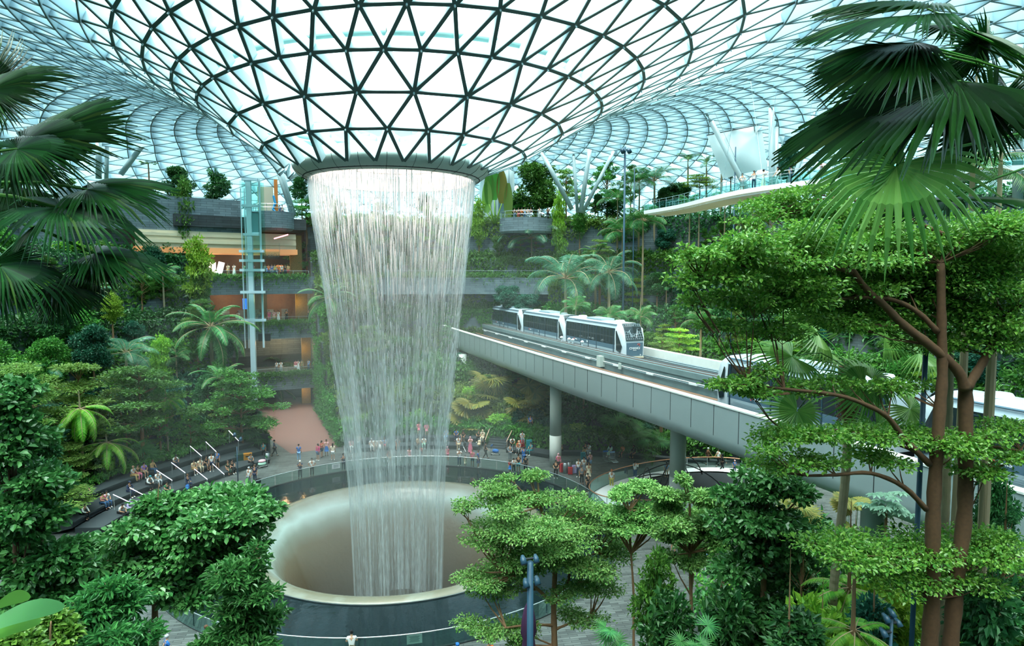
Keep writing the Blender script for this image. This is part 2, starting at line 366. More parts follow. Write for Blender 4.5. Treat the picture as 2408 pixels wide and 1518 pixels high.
_e = _r.color_ramp.elements; _e[0].position = 0; _e[0].color = (*hexc('#54493a'),1); _e[1].position = 1; _e[1].color = (*hexc('#807e69'),1)
for _pp, _cc in ((.4,'#6e6048'),(.66,'#857a62'),(.8,'#98a292'),(.9,'#bdd3ca')): _q = _e.new(_pp); _q.color = (*hexc(_cc),1)  # pale band paints the bright reflection near the lip into the colour
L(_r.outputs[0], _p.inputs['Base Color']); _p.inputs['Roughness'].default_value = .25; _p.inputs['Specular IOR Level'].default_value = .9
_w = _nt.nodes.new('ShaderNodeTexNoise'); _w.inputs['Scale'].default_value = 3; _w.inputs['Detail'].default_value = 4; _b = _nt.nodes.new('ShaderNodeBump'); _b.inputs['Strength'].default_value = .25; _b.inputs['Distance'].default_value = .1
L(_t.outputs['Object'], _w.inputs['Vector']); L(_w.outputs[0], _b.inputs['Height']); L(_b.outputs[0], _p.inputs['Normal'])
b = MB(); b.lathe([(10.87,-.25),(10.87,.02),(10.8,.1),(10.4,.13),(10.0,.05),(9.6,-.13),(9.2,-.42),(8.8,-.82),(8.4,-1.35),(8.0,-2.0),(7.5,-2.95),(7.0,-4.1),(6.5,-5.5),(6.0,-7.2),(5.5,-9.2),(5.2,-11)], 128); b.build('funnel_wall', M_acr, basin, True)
b = MB(); b.lathe([(10.88,.0),(10.92,.0),(10.92,.05),(10.88,.05),(10.88,0)], 128); b.build('metal_rim', M_rail, basin)
b = MB(); b.lathe([(5.4,-10.9),(.01,-10.9)], 48); b.build('deep_water', mat('deep', '#8fa8a4', .3), basin)
# glass balustrade
bal = tag(empty('glass_balustrade', (AX.x, AX.y, 0)), 'curved glass balustrade with steel handrail around the black pool', 'railing')
NPAN = 60
for k in range(NPAN):
    a0, a1 = 2*PI*k/NPAN+.003, 2*PI*(k+1)/NPAN-.003
    b = MB(); b.lathe([(15.73,.05),(15.73,.9),(15.75,.9),(15.75,.05),(15.73,.05)], 3, a0=a0, a1=a1); b.build('glass_panel', M_glass, bal)
b = MB(); b.tube([(15.74*math.sin(2*PI*k/128), 15.74*math.cos(2*PI*k/128), .93) for k in range(129)], .035, 6, cap=False); b.build('handrail', M_rail, bal, True)
for (px, py, Y) in ((789,1092,None),(975,1500,None)):
    b = MB(); p = at(px, py, z=.72); r_, az_ = azr(p); rr_ = 15.70 if az_ > 90 or az_ < -90 else 15.70
    q = Vector((rr_*math.sin(R(az_)), rr_*math.cos(R(az_)), .62)); b.box(q, (.75,.02,.45), -R(az_)); o = b.build('notice', M_white, bal)
    t_ = MB()
    for j in range(5): t_.box(q+Vector((0,0,.13-.06*j)), (.5-.08*(j%2),.03,.018), -R(az_))
    t_.build('printed_lines', mat('print', '#4a6468', .6), o)
# ================= GARDEN TERRACES =================
def lerp_tab(tab, x):
    for (x0, y0), (x1, y1) in zip(tab, tab[1:]):
        if x <= x1: 
            u = max(0, (x-x0)/(x1-x0)); return y0+(y1-y0)*u
    return tab[-1][1]
SHIFT = [(-180,0),(-150,0),(-120,0),(-90,0),(-40,0),(-12,0),(28,0),(33,3),(60,3.5),(80,5),(100,9),(125,13),(150,8),(168,0),(180,0)]
SEATR = [(-180,23),(-82,21),(-50,21.2),(-38,22.2),(-33,22.4),(-24,24),(-9,21.5),(44,21.5),(65,27.5),(80,36),(100,36),(140,30),(180,24.5)]
TZ = [1.6, 3.6, 6.2, 9.4, 13.0, 16.8, 20.5, 26.1]
TR = [30.2, 32.8, 36.3, 39.8, 43.3, 46.8, 49.8, 53.5]
CANY = (-29.5, -13.5)       # the paved lane cut through the slope
TUN = (-3, 27)              # the tunnel the tracks come out of
def tr_(k, az):
    r = TR[k]+lerp_tab(SHIFT, az)
    if k <= 1:
        r = lerp_tab(SEATR, az)+((5.5, 8.8)[k] if az < -30 or az > 150 else (3.2, 6.0)[k])
    if TUN[0] <= az <= TUN[1] and k >= 3: r = max(r, 49.2+.25*k)
    if CANY[0] <= az <= CANY[1]: r = 56 + .1*k
    return r
def tz_at(p):
    r, az = azr(p); z = 0
    for k in range(8):
        if r >= tr_(k, az): z = TZ[k]
    return z
def ter_z(az, r):
    z = 0
    for k in range(8):
        if r >= tr_(k, az): z = TZ[k]
    return z
azs = []
a = -180.0
brk = sorted([CANY[0], CANY[1], TUN[0], TUN[1]])
while a < 180.001:
    azs.append(a); a += 2.0
for q in brk: azs += [q-.02, q+.02]
azs = sorted(set(azs))
NM = ['lower_planter','second','third','fourth','fifth','sixth','seventh','top']
for k in range(8):
    rb = MB(); tb = MB(); n0 = len(azs)
    for i, az in enumerate(azs):
        r0 = tr_(k, az); r1 = tr_(k+1, az) if k < 7 else 99
        z0 = TZ[k-1] if k else 0; zt = TZ[k]+.35
        for r, z in ((r0, z0-.3), (r0, zt), (r0+.35, zt), (r0+.35, TZ[k])): rb.v.append(tuple(polar(r, az, z)))
        for r, z in ((r0+.3, TZ[k]), (max(r1, r0+.35), TZ[k])): tb.v.append(tuple(polar(r, az, z)))
    for i in range(n0-1):
        for j in range(3): rb.face((i*4+j, i*4+j+1, (i+1)*4+j+1, (i+1)*4+j))
        tb.face((i*2, i*2+1, (i+1)*2+1, (i+1)*2))
    w_ = rb.build('wall_terrace', M_stone if k > 2 else M_dstone); tag(w_, kind='structure')
    t_ = tb.build('floor_terrace', M_soil if k < 7 else mat('roof_garden_paving', '#6f7d7a', .8)); tag(t_, kind='structure')
# canyon side walls and lane
lane = MB()
for az in CANY:
    cw = MB(); rs = [27 + i for i in range(31)]
    for r in rs:
        z = ter_z(az + (-1 if az == CANY[0] else 1), r)
        if r < 31: z = max(z, .0)
        cw.v += [tuple(polar(r, az, -.1)), tuple(polar(r, az, z+.3)), tuple(polar(r, az + (-.5 if az == CANY[0] else .5), z+.3))]
    for i in range(len(rs)-1):
        for j in range(2): cw.face((i*3+j, i*3+j+1, (i+1)*3+j+1, (i+1)*3+j))
    tag(cw.build('wall_lane', M_dstone), kind='structure')
b = MB(); b.lathe([(24.5,.012),(30,.016),(60,.016)], 8, (AX.x,AX.y,0), R(-26), R(-14)); lane_o = tag(b.build('floor_lane', M_path), kind='structure')
# outer ground beyond the dome
b = MB(); b.lathe([(98.5, 26.0),(120,25.5),(160,25)], 64, (AX.x, AX.y, 0)); tag(b.build('floor_outside', mat('outside_ground', '#a9b7b3', .9)), kind='structure')
b = MB(); b.lathe([(98.8,20),(98.8,25.9),(99.2,25.9)], 96, (AX.x, AX.y, 0)); tag(b.build('wall_perimeter', M_stone), kind='structure')
# ---------------- seating steps ----------------
def arc_steps(name, a0, a1, rows, label, cat, rbase, hs=.42):
    e = tag(empty(name, (AX.x, AX.y, 0)), label, cat)
    for i, (d0, d1, h) in enumerate(rows):
        mb = MB(); n = max(4, int((a1-a0)/2.5))
        for j in range(n+1):
            az = a0+(a1-a0)*j/n; r0 = rbase(az)+d0; r1 = rbase(az)+d1
            hh = (hs if i == 0 else rows[i][2]-rows[i-1][2])
            for r, z in ((r0+.18, h-hh-.02 if i else 0), (r0+.18, h-.12), (r0, h-.12), (r0, h), (r1, h)):
                mb.v.append((r*math.sin(R(az)), r*math.cos(R(az)), z))
        for j in range(n):
            for q in range(4): mb.face((j*5+q, j*5+q+1, (j+1)*5+q+1, (j+1)*5+q))
        for q in (0, n):
            mb.v.append(((rbase(a0 if q == 0 else a1)+d1)*math.sin(R(a0 if q == 0 else a1)), (rbase(a0 if q == 0 else a1)+d1)*math.cos(R(a0 if q == 0 else a1)), 0))
            i0 = q*5; mb.face([i0, i0+1, i0+2, i0+3, i0+4, len(mb.v)-1])
        mb.build('seat_step', M_seat, e)
    return e
base_r = lambda az: lerp_tab(SEATR, az)
arc_steps('seating_terrace', -82, -33, [(0,1.9,.45),(1.9,3.8,.9),(3.8,5.6,1.35)], 'long curved dark stone seating steps under the trees on the left', 'steps', base_r)
arc_steps('seating_terrace', -13, 23, [(0,1.5,.45),(1.5,2.8,.9)], 'dark stone seating steps behind the waterfall', 'steps', base_r)
arc_steps('stone_bench', 31, 44, [(0,1.7,.45)], 'low dark stone bench platform where people sit beside suitcases', 'bench', base_r)
arc_steps('stone_bench', 45, 72, [(1.3,2.2,.45)], 'long dark stone ledge under two tiers of ivy at the plaza edge', 'bench', base_r)
# straight stairs between the planters on the right of the waterfall
stt = tag(empty('stone_stairs', (0,0,0)), 'narrow flight of dark stone stairs with two slanting handrails', 'stairs')
mb = MB(); 
for i in range(9):
    r0 = 22.6+i*.36; 
    for az in (27.0,): 
        c_ = polar(r0+.18+ .9, az, (i+1)*.18/2); mb.box(c_, (2.1, 1.9, (i+1)*.18), -R(27.0))
mb.build('flight', M_seat, stt)
for az in (24.2, 30.2):
    mb = MB(); p0 = polar(22.6, az, .9); p1 = polar(26.2, az, 2.6); mb.tube([p0, p1], .045, 6)
    for t in (0.05,.5,.95): q = p0.lerp(p1, t); mb.tube([(q.x,q.y,q.z-.95), q], .025, 5)
    mb.build('handrail', mat('warm_rail', '#d8b39a', .35, .3), stt)
# stair handrails on the left steps (white light tubes on posts)
def step_rail(px, py, px2, py2, r0_, lab):
    p0 = at(px, py, z=r0_)
    r, az = azr(p0)
    e = tag(empty('step_handrail', (p0.x, p0.y, 0)), lab, 'handrail', 'glowing handrails on the seating steps')
    d = polar(r-1.6, az) - polar(r, az); d.z = 0
    a_ = Vector((0,0,p0.z)); b_2 = Vector((d.x, d.y, p0.z-.7))
    mb = MB(); mb.tube([a_, b_2], .028, 6); mb.build('light_tube', mat('lit_tube', '#f4f0ff', .3, emit='#f2eeff', estr=.9), e)
    mb = MB()
    for t in (.03,.97): q = a_.lerp(b_2, t); mb.tube([(q.x,q.y,max(0,q.z-1.15)), q], .022, 5)
    mb.build('posts', M_rail, e)
for k, (px, py, r_, lab) in enumerate(((266,1162,2.0,'slanting white handrail, leftmost on the seating steps'),(305,1146,1.9,'slanting white handrail beside the man in the navy jacket'),(368,1105,2.3,'slanting white handrail near the seated man in tan shirt'),(403,1087,2.3,'slanting white handrail by the man in white leaning forward'),(457,1102,1.6,'slanting white handrail between the seated couple and black rucksack'),
    (447,1048,3.0,'slanting white handrail at the foot of the upper planter wall'),(484,1038,3.0,'slanting white handrail right of the upper planter wall'),(500,1090,1.6,'slanting white handrail beside the two standing men'),(538,1012,4.0,'slanting white handrail beside the small tree fern'))):
    step_rail(px, py, 0, 0, r_, lab)
# ================= DECKS AND BUILDING IN THE BACK LEFT =================
M_warm = mat('warm_interior', '#5e4634', .7, noise=.4)
M_beige = mat('beige_soffit', '#e0d2b4', .6)
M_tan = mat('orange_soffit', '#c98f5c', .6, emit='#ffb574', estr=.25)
M_lamp = mat('warm_lamp', '#fff0d8', .4, emit='#ffcf96', estr=14)
M_gold = mat('lit_gold_wall', '#86702f', .8, noise=.7, nscale=9)  # gold lamplight on the planting is painted into this colour
def slab(name, a0, a1, r0, r1, z0, z1, m, n=None, parent=None, c=(AX.x, AX.y, 0)):
    mb = MB(); n = n or max(3, int((a1-a0)/2)); P = [(r0,z0),(r0,z1),(r1,z1),(r1,z0),(r0,z0)]
    mb.lathe(P, n, c, R(a0), R(a1))
    s0 = [0,1,2,3]; base = 5*n
    mb.face(s0[::-1]); mb.face([base+i for i in s0])
    return mb.build(name, m, parent)
def balustrade(a0, a1, r, z, lab, n=None, h=1.05, extra=''):
    e = tag(empty('balcony_railing', (AX.x, AX.y, z)), lab, 'railing')
    n = n or max(3, int((a1-a0)/2.2))
    gmb = MB(); gmb.lathe([(r, .08),(r, h-.1)], n*2, a0=R(a0), a1=R(a1)); gmb.build('glass', M_glass, e)
    mb = MB(); mb.tube([(r*math.sin(R(a0+(a1-a0)*i/(n*2))), r*math.cos(R(a0+(a1-a0)*i/(n*2))), h) for i in range(n*2+1)], .022, 6); mb.build('top_rail', M_steel, e)
    for i in range(n+1):
        az = R(a0+(a1-a0)*i/n); mb = MB(); mb.box((r*math.sin(az), r*math.cos(az), h/2), (.05,.05,h), -az); mb.build('post', M_rail, e)
    return e
DA0, DA1 = -31.5, -13.0
def mkdeck(a0, a1, z, th, lab, r0=48.0, r1=56.5):
    o = slab('wall_deck', a0, a1, r0, r1, z-th, z+.25, M_stone); tag(o, kind='structure'); return o
mkdeck(-32, -13, 17.9, 2.1, '')
mkdeck(-27.5, -13, 11.6, 1.9, '', 48.2)
mkdeck(-23, -12.5, 4.7, 1.9, '', 47.2)
balustrade(-31, -14, 48.35, 17.9, 'glass railing of the gallery in front of the lobby')
balustrade(-27, -13.5, 48.5, 11.6, 'glass railing of the middle gallery with white flowers')
balustrade(-22.5, -13, 47.5, 4.7, 'steel railing of the lowest gallery above the red lane')
# building volume behind
tag(slab('wall_building', -33, -12.2, 56.4, 57, 0, 26, M_warm), kind='structure')
tag(slab('wall_building', -50, -33, 52.6, 57, 16, 26.3, M_stone), kind='structure')
tag(slab('ceiling_lobby', -33, -14, 49.8, 56.4, 24.6, 26.1, M_dstone), kind='structure')
tag(slab('wall_lobby_fascia', -38, -15.6, 50.2, 50.5, 21.9, 24.0, M_beige), kind='structure')
for zz, dr in ((22.5,.22),(23.35,.12)):
    tag(slab('trim_lobby_fascia', -38, -15.6, 50.2-dr, 50.3, zz-.06, zz+.35, M_beige), kind='structure')
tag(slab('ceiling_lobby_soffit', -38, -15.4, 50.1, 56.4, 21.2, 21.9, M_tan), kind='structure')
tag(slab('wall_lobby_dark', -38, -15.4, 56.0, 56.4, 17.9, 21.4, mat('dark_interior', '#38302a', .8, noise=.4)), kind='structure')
tag(slab('wall_stone_upper', -46, -23.6, 50.4, 52.6, 23.9, 28.3, M_stone), kind='structure')
# rounded balcony of the top level
top = at(650, 548, Y=91); r_, az_ = azr(top)
cb = polar(50.5, -19.2, 0)
mb = MB(); mb.lathe([(0,24.4),(2.6,24.4),(3.0,24.7),(3.0,26.9),(2.85,26.9),(2.85,26.2),(0,26.2)], 40, (cb.x, cb.y, 0)); tag(mb.build('wall_round_balcony', M_stone), kind='structure')
e = tag(empty('balcony_railing', (cb.x, cb.y, 26.9)), 'steel railing on the rounded stone balcony beside the lift tower', 'railing')
mb = MB(); mb.tube([(2.9*math.cos(2*PI*i/32), 2.9*math.sin(2*PI*i/32), .95) for i in range(33)], .035, 6, cap=False); mb.build('top_rail', M_rail, e)
mb = MB(); mb.tube([(2.9*math.cos(2*PI*i/32), 2.9*math.sin(2*PI*i/32), .5) for i in range(33)], .02, 5, cap=False); mb.build('middle_rail', M_rail, e)
for i in range(12):
    mb = MB(); mb.box((2.9*math.cos(2*PI*i/12), 2.9*math.sin(2*PI*i/12), .47), (.05,.05,.95), 0); mb.build('post', M_rail, e)
# galleries' inner lights
for (az, r, z, wd) in ((-27,55.8,20.6,1.6),(-21,55.8,20.8,1.0),(-17,55.6,15.0,1.2),(-24,55.6,15.2,1.2),(-16.5,55.5,9.0,1.0),(-15.8,53,3.5,.9)):
    p = polar(r, az, z); l = bpy.data.lights.new('lobby_lamp', 'POINT'); l.energy = 240; l.color = (1,.62,.3); l.shadow_soft_size = .4
    o = bpy.data.objects.new('lobby_lamp', l); COL.objects.link(o); o.location = p - Vector((0, 2.2, 0))
# downlights and screens in the lobby
def bar(name, px, py, Y, sz, m, lab, cat, rz=0, roty=0, group=None):
    p = at(px, py, Y=Y); mb = MB(); mb.box((0,0,0), sz); o = mb.build(name, m, loc=p); o.rotation_euler = (0, roty, rz); return tag(o, lab, cat, group)
bar('wall_light_strip', 661, 556, 91.5, (1.9,.12,.14), mat('pink_tube', '#ff9aa8', .3, emit='#ff6f80', estr=5), 'slanting pink light strip under the rounded balcony', 'light', roty=-.3)
bar('screen', 628, 632, 95, (.8,.06,.7), mat('screen_blue', '#3a86c8', .3, emit='#4aa0e6', estr=1.2), 'blue screen inside the lobby right of the lift', 'screen')
bar('screen', 646, 633, 95, (.8,.06,.7), mat('screen_teal', '#2a6f88', .3, emit='#3b90b0', estr=1.0), 'teal screen inside the lobby next to the orange menu', 'screen')
bar('menu_board', 658, 631, 95, (.9,.06,.9), mat('menu_orange', '#c8743a', .4, emit='#d88040', estr=.8), 'orange menu board inside the lobby', 'sign')
bar('screen', 518, 630, 95.5, (.8,.06,1.7), mat('screen_white', '#dfe6e8', .3, emit='#dfe6f0', estr=1.2), 'slanted white advertising screen at the dark lobby front', 'screen', roty=.25)
bar('advertising_panel', 496, 629, 95.5, (1.3,.06,1.5), mat('panel_white', '#e6ecea', .3, emit='#e6ecf0', estr=.8), 'white rounded advertising panel at the left lobby end', 'sign')
bar('advertising_panel', 577, 714, 95.5, (.7,.06,1.5), mat('panel_blue', '#2f63b8', .3, emit='#3a74d8', estr=1.2), 'blue lit panel inside the middle gallery left of the lift', 'sign')
bar('vent_grille', 622, 793, 89.9, (1.55,.08,.95), M_dark, 'dark louvred vent grille in the stone gallery front', 'vent')
# mirrored lettering on the lobby fascia (seen from behind, as in the photo)
def text3d(s_, loc, size, m, rot, parent=None, name='lettering', mirror=False, ext=.01):
    cu = bpy.data.curves.new(name, 'FONT'); cu.body = s_; cu.size = size; cu.extrude = ext; cu.align_x = 'CENTER'; cu.align_y = 'CENTER'; cu.materials.append(m)
    o = bpy.data.objects.new(name, cu); COL.objects.link(o); o.location = loc; o.rotation_euler = rot
    if mirror: o.scale = (-1, 1, 1)
    bpy.context.view_layer.update(); me = bpy.data.meshes.new_from_object(o.evaluated_get(bpy.context.evaluated_depsgraph_get())); q = bpy.data.objects.new(name, me); q.location = o.location; q.rotation_euler = o.rotation_euler; q.scale = o.scale
    bpy.data.objects.remove(o); COL.objects.link(q)
    if parent: q.parent = parent
    return q
p = at(637, 600, Y=90.5); sg = tag(empty('lobby_sign', p), 'hanging glass sign with mirrored LOBBY F lettering', 'sign')
mb = MB(); mb.box((0,0,0), (2.3,.04,.95)); mb.build('glass_plate', M_glass, sg)
mb = MB(); mb.tube([(-1.1,0,.4),(-1.1,0,1.6)], .02, 4); mb.tube([(1.1,0,.4),(1.1,0,1.6)], .02, 4); mb.build('hangers', M_rail, sg)
text3d('LOBBYF', (0,-.05,0), .62, mat('grey_letter', '#5f6658', .5), (PI/2,0,0), sg, mirror=True)
# ---------------- lift tower ----------------
lp = at(592, 640, Y=87.5); lt = tag(empty('lift_tower', (lp.x, lp.y, 0)), 'tall pale steel and green glass lift tower before the galleries', 'lift')
zt = at(592, 420, Y=87.5).z
M_lift = mat('lift_steel', '#bcd8e2', .4)
mb = MB(); mb.box((-.1,0,zt/2), (.62,.62,zt)); mb.build('main_mast', M_lift, lt)
mb = MB()
for x_ in (1.15,): mb.box((x_,.3,(zt+9)/2), (.22,.22,zt-9.0))
for x_ in (-1.25,-.8): mb.box((x_,.9,(zt+9)/2-.6), (.12,.12,zt-10))
mb.build('guide_rails', M_lift, lt)
for z_ in (zt-.1, zt-3.4, zt-7.0, zt-10.3, 21.4, 19.0, 16.2, 12.6):
    mb = MB(); wdt = 3.4 if z_ not in (19.0,) else 3.4
    mb.box((.1,-.1,z_), (1.9 if z_ > 22 else 3.0,.5,.32)); mb.build('cross_beam', M_lift, lt)
for z0_, z1_ in ((zt-9.6, zt-.3), (18.2, 21.2), (12.9, 16.0)):
    mb = MB()
    for k in range(9):
        a_ = PI*k/8; mb.v += [(.15+1.35*math.cos(a_), .3-1.0*math.sin(a_), z0_), (.15+1.35*math.cos(a_), .3-1.0*math.sin(a_), z1_)]
    for k in range(8): mb.face((2*k, 2*k+1, 2*k+3, 2*k+2))
    mb.box((.15,1.4,(z0_+z1_)/2), (2.7,.03,z1_-z0_)); mb.build('glass_shaft', M_tglass, lt)
mb = MB(); mb.box((.35,.5,zt-5.5), (1.3,1.2,2.5)); mb.build('lift_car', mat('car_grey', '#5f8d90', .3), lt)
mb = MB(); mb.box((.35,.5,zt-4.1), (1.4,1.3,.15)); mb.box((.35,.5,zt-6.8), (1.4,1.3,.15)); mb.build('car_frame', M_lift, lt)
# pale service tower behind the waterfall's right edge
pp = at(1168, 500, Y=103); st2 = tag(empty('service_tower', (pp.x, pp.y, 26.1)), 'pale flat sided tower right of the oculus ring', 'tower')
mb = MB(); mb.box((0,0,7), (5.0,4,14)); mb.build('shaft', mat('pale_wall', '#bcd2d6', .5), st2)
mb = MB(); mb.box((.4,-2.03,7), (.9,.1,14)); mb.build('dark_slot', mat('slot', '#5f7f8a', .5), st2)
for x_ in (-1.2,-.5,1.6): 
    mb = MB(); mb.box((x_,-2.05,7), (.06,.06,14)); mb.build('seam', mat('slot', '#5f7f8a', .5), st2)
# rounded viewing balcony on the right
vb = polar(50.5, 21.0, 0)
mb = MB(); mb.lathe([(0,24.3),(3.6,24.3),(3.9,24.6),(3.9,26.5),(3.75,26.5),(3.75,26.2),(0,26.2)], 40, (vb.x+1.0, vb.y, 0)); tag(mb.build('wall_viewing_balcony', M_stone), kind='structure')
e = tag(empty('balcony_railing', (vb.x+1.0, vb.y, 26.4)), 'steel railing of the crowded stone viewing balcony', 'railing')
for z_, r_ in ((1.05,.035),(.55,.02)):
    mb = MB(); mb.tube([(3.8*math.cos(2*PI*i/32), 3.8*math.sin(2*PI*i/32), z_) for i in range(33)], r_, 6, cap=False); mb.build('rail', M_rail, e)
for i in range(14):
    mb = MB(); mb.box((3.8*math.cos(2*PI*i/14), 3.8*math.sin(2*PI*i/14), .52), (.05,.05,1.04), 0); mb.build('post', M_rail, e)
# tunnel front
tag(slab('wall_tunnel_band', -4, 26.5, 48.3, 50.3, 15.6, 18.0, M_stone), kind='structure')
tag(slab('ceiling_tunnel', -4, 26.5, 49.6, 60, 16.0, 16.4, M_dstone), kind='structure')
tag(slab('wall_tunnel_back', -4, 26.5, 62, 62.4, 0, 17, mat('tunnel_dark', '#1d2628', .9)), kind='structure')
balustrade(0, 24, 49.2, 18.0, 'thin railing above the tunnel mouth', h=1.0)

# gold lit planted walls at the ends of the galleries
for az0, az1, r, z0, z1, lb in ((-15.6,-13.8,52,11.6,16.0,'gold lit planted wall at the right end of the middle gallery'),(-15.0,-13.6,51,4.7,9.8,'gold lit planted wall beside the lowest gallery'),(-15.3,-13.9,50,0.1,2.9,'gold lit planted wall in the red lane'),(-16.2,-14.4,52.5,18.2,24,'gold lit planted wall beside the lobby')):
    o = slab('planted_wall', az0, az1, r, r+.5, z0, z1, M_gold); tag(o, lb, 'planted wall')
    p = polar(r-1.1, (az0+az1)/2-.6, (z0+z1)/2+.6); l = bpy.data.lights.new('wall_lamp', 'POINT'); l.energy = 45; l.color = (1,.66,.24); l.shadow_soft_size = .2; o = bpy.data.objects.new('wall_lamp', l); COL.objects.link(o); o.location = p
# ================= ELEVATED TRACKS =================
VP = [(6.0,104),(7.0,95),(8.3,86.6),(11,71.3),(13.2,59.1),(14.9,50.3),(16.3,44.2),(17.6,38.3),(19.35,28.9),(20.5,22.5),(21.3,18.4),(22.6,10),(23.5,2)]
def catmull(P, n):
    out = []
    for i in range(len(P)-1):
        p0 = Vector(P[max(0,i-1)]); p1 = Vector(P[i]); p2 = Vector(P[i+1]); p3 = Vector(P[min(len(P)-1,i+2)])
        for j in range(n):
            t = j/n; out.append(.5*((2*p1)+(p2-p0)*t+(2*p0-5*p1+4*p2-p3)*t*t+(3*p1-p0-3*p2+p3)*t**3))
    out.append(Vector(P[-1])); return out
VC = catmull([Vector((x,y,0)) for x,y in VP], 8)
SS = [0]
for a_, b_2 in zip(VC, VC[1:]): SS.append(SS[-1]+(b_2-a_).length)
def vpt(s, off=0.0, z=0.0):
    s = max(0, min(SS[-1]-.01, s)); i = 0
    while SS[i+1] < s: i += 1
    t = (s-SS[i])/(SS[i+1]-SS[i]); p = VC[i].lerp(VC[i+1], t)
    i0 = max(0, i-2); i1 = min(len(VC)-1, i+3); d = (VC[i1]-VC[i0]).normalized(); nr = Vector((-d.y, d.x, 0))   # to the +x side (travelling towards camera)
    if nr.x < 0: nr = -nr
    q = p+nr*off; return Vector((q.x, q.y, z)), d
def s_at_y(y, off=0.0):
    lo, hi = 0, SS[-1]
    for _ in range(40):
        m = (lo+hi)/2
        if vpt(m, off)[0].y > y: lo = m
        else: hi = m
    return lo
def sweep(profile, name, m, parent, s0=0, s1=None, ds=2.0, closed=False, smooth=False):
    s1 = s1 or SS[-1]-.1; n = max(2, int((s1-s0)/ds)); mb = MB(); P = len(profile)
    for i in range(n+1):
        s = s0+(s1-s0)*i/n
        for o, z in profile: q = vpt(s, o, z)[0]; mb.v.append(tuple(q))
    for i in range(n):
        for j in range(P-1): mb.face((i*P+j, (i+1)*P+j, (i+1)*P+j+1, i*P+j+1))
    mb.face(list(range(P))); mb.face(list(range(n*P, n*P+P))[::-1])
    return mb.build(name, m, parent, smooth)
via = tag(empty('viaduct', (0,0,0)), 'long elevated grey clad viaduct carrying the two train tracks', 'viaduct')
ZP = 11.0
M_conc = mat('track_concrete', '#6f8586', .8, noise=.25, nscale=1.5)
M_dconc = mat('dark_concrete', '#36454a', .85, noise=.3, nscale=1.5)
sweep([(-.06,ZP-.06),(-.06,ZP-1.9),(.0,ZP-2.35),(.25,ZP-2.7),(.8,ZP-2.9),(1.6,ZP-3.0)], 'side_cladding', M_panel, via, smooth=True)
sweep([(1.6,ZP-3.0),(10.2,ZP-3.0),(11.2,ZP-2.7),(11.6,ZP-2.0),(11.6,ZP-.1)], 'underside', mat('soffit_grey', '#8f9c9a', .5), via)
sweep([(-.1,ZP-.08),(-.1,ZP),(.42,ZP),(.42,ZP-.08),(-.1,ZP-.08)], 'parapet_coping', mat('coping', '#dde4df', .5, noise=.12, nscale=2), via)
sweep([(.36,ZP-.05),(.36,ZP-1.35)], 'parapet_inner_face', M_dconc, via)
sweep([(.36,ZP-1.35),(5.7,ZP-1.35)], 'near_trackbed', M_dconc, via)
sweep([(5.7,ZP-1.35),(5.7,ZP-.3),(5.6,ZP-.3),(5.6,ZP+.12),(6.6,ZP+.12),(6.6,ZP-.7)], 'guideway_wall', M_conc, via)
sweep([(6.6,ZP-.55),(11.2,ZP-.55)], 'far_trackbed', M_dconc, via)
sweep([(11.1,ZP-.5),(11.1,ZP+.25),(11.6,ZP+.25),(11.6,ZP-.3)], 'far_parapet', mat('coping', '#dde4df', .5), via)
for off, z_, r_, m_ in ((1.5,ZP-1.2,.07,M_rail),(1.9,ZP-1.2,.1,mat('rusty_rail', '#7a5c46', .6)),(4.3,ZP-1.2,.07,M_rail),(4.7,ZP-1.2,.1,mat('rusty_rail', '#7a5c46', .6)),(5.55,ZP-.75,.035,M_rail),(5.55,ZP-.62,.03,M_white),(5.75,ZP+.2,.04,mat('power_rail','#5b4038',.5)),(6.1,ZP+.2,.03,M_rail),(6.4,ZP+.2,.03,mat('power_rail','#5b4038',.5)),(9.9,ZP-.4,.06,M_rail),(10.5,ZP-.4,.06,M_rail)):
    mb = MB(); mb.tube([vpt(2+(SS[-1]-4)*i/90, off, z_)[0] for i in range(91)], r_, 4); mb.build('rail', m_, via)
s_ = 6.0; k = 0
while s_ < SS[-1]-3:
    q, d = vpt(s_, -.062, ZP-.98); mb = MB(); mb.box(q, (.02, .035, 1.85), math.atan2(d.y, d.x)-PI/2)
    mb.build('cladding_joint', M_dark, via); s_ += 2.15
for i in range(15):
    q, d = vpt(12+i*5.5, 5.5, ZP-.68); mb = MB(); mb.box(q, (.15,.9,.16), math.atan2(d.y, d.x)-PI/2); mb.build('cable_bracket', M_white, via)
for px, py, sz in ((1422,847,(.5,.7,1.0)),(1483,858,(.12,.35,.55))):
    s0 = s_at_y(at(px,py,z=ZP-.6).y, 5.5); q, d = vpt(s0, 5.45, ZP-.65); mb = MB(); mb.box(q, sz, math.atan2(d.y, d.x)-PI/2); mb.build('junction_box', M_col, via)
# piers
for px, py, Y, dia, lab in ((1306,1105,59.5,1.12,'round grey column under the viaduct beside the woman in pink'),(1592,1175,45.5,1.2,'round grey column under the viaduct beside the oval opening'),(1087,900,84,1.3,'short column under the viaduct half hidden by palms')):
    q = at(px, py, Y=Y); e = tag(empty('viaduct_pier', (q.x, q.y, 0)), lab, 'column')
    mb = MB(); mb.tube([(0,0,0),(0,0,3.1)], dia/2*1.03, 32, cap=True); mb.build('lower_jacket', mat('jacket', '#cdd3cb', .45), e, True)
    mb = MB(); mb.tube([(0,0,3.1),(0,0,ZP-2.95)], dia/2, 32); mb.build('shaft', M_col, e, True)
for (x_, y_) in ((25.2,30.0),(27.6,16.0)):
    e = tag(empty('viaduct_pier', (x_, y_, 0)), 'column under the viaduct hidden in the planting on the right', 'column', 'hidden viaduct columns')
    mb = MB(); mb.tube([(0,0,0),(0,0,ZP-2.95)], .6, 20); mb.build('shaft', M_col, e, True)
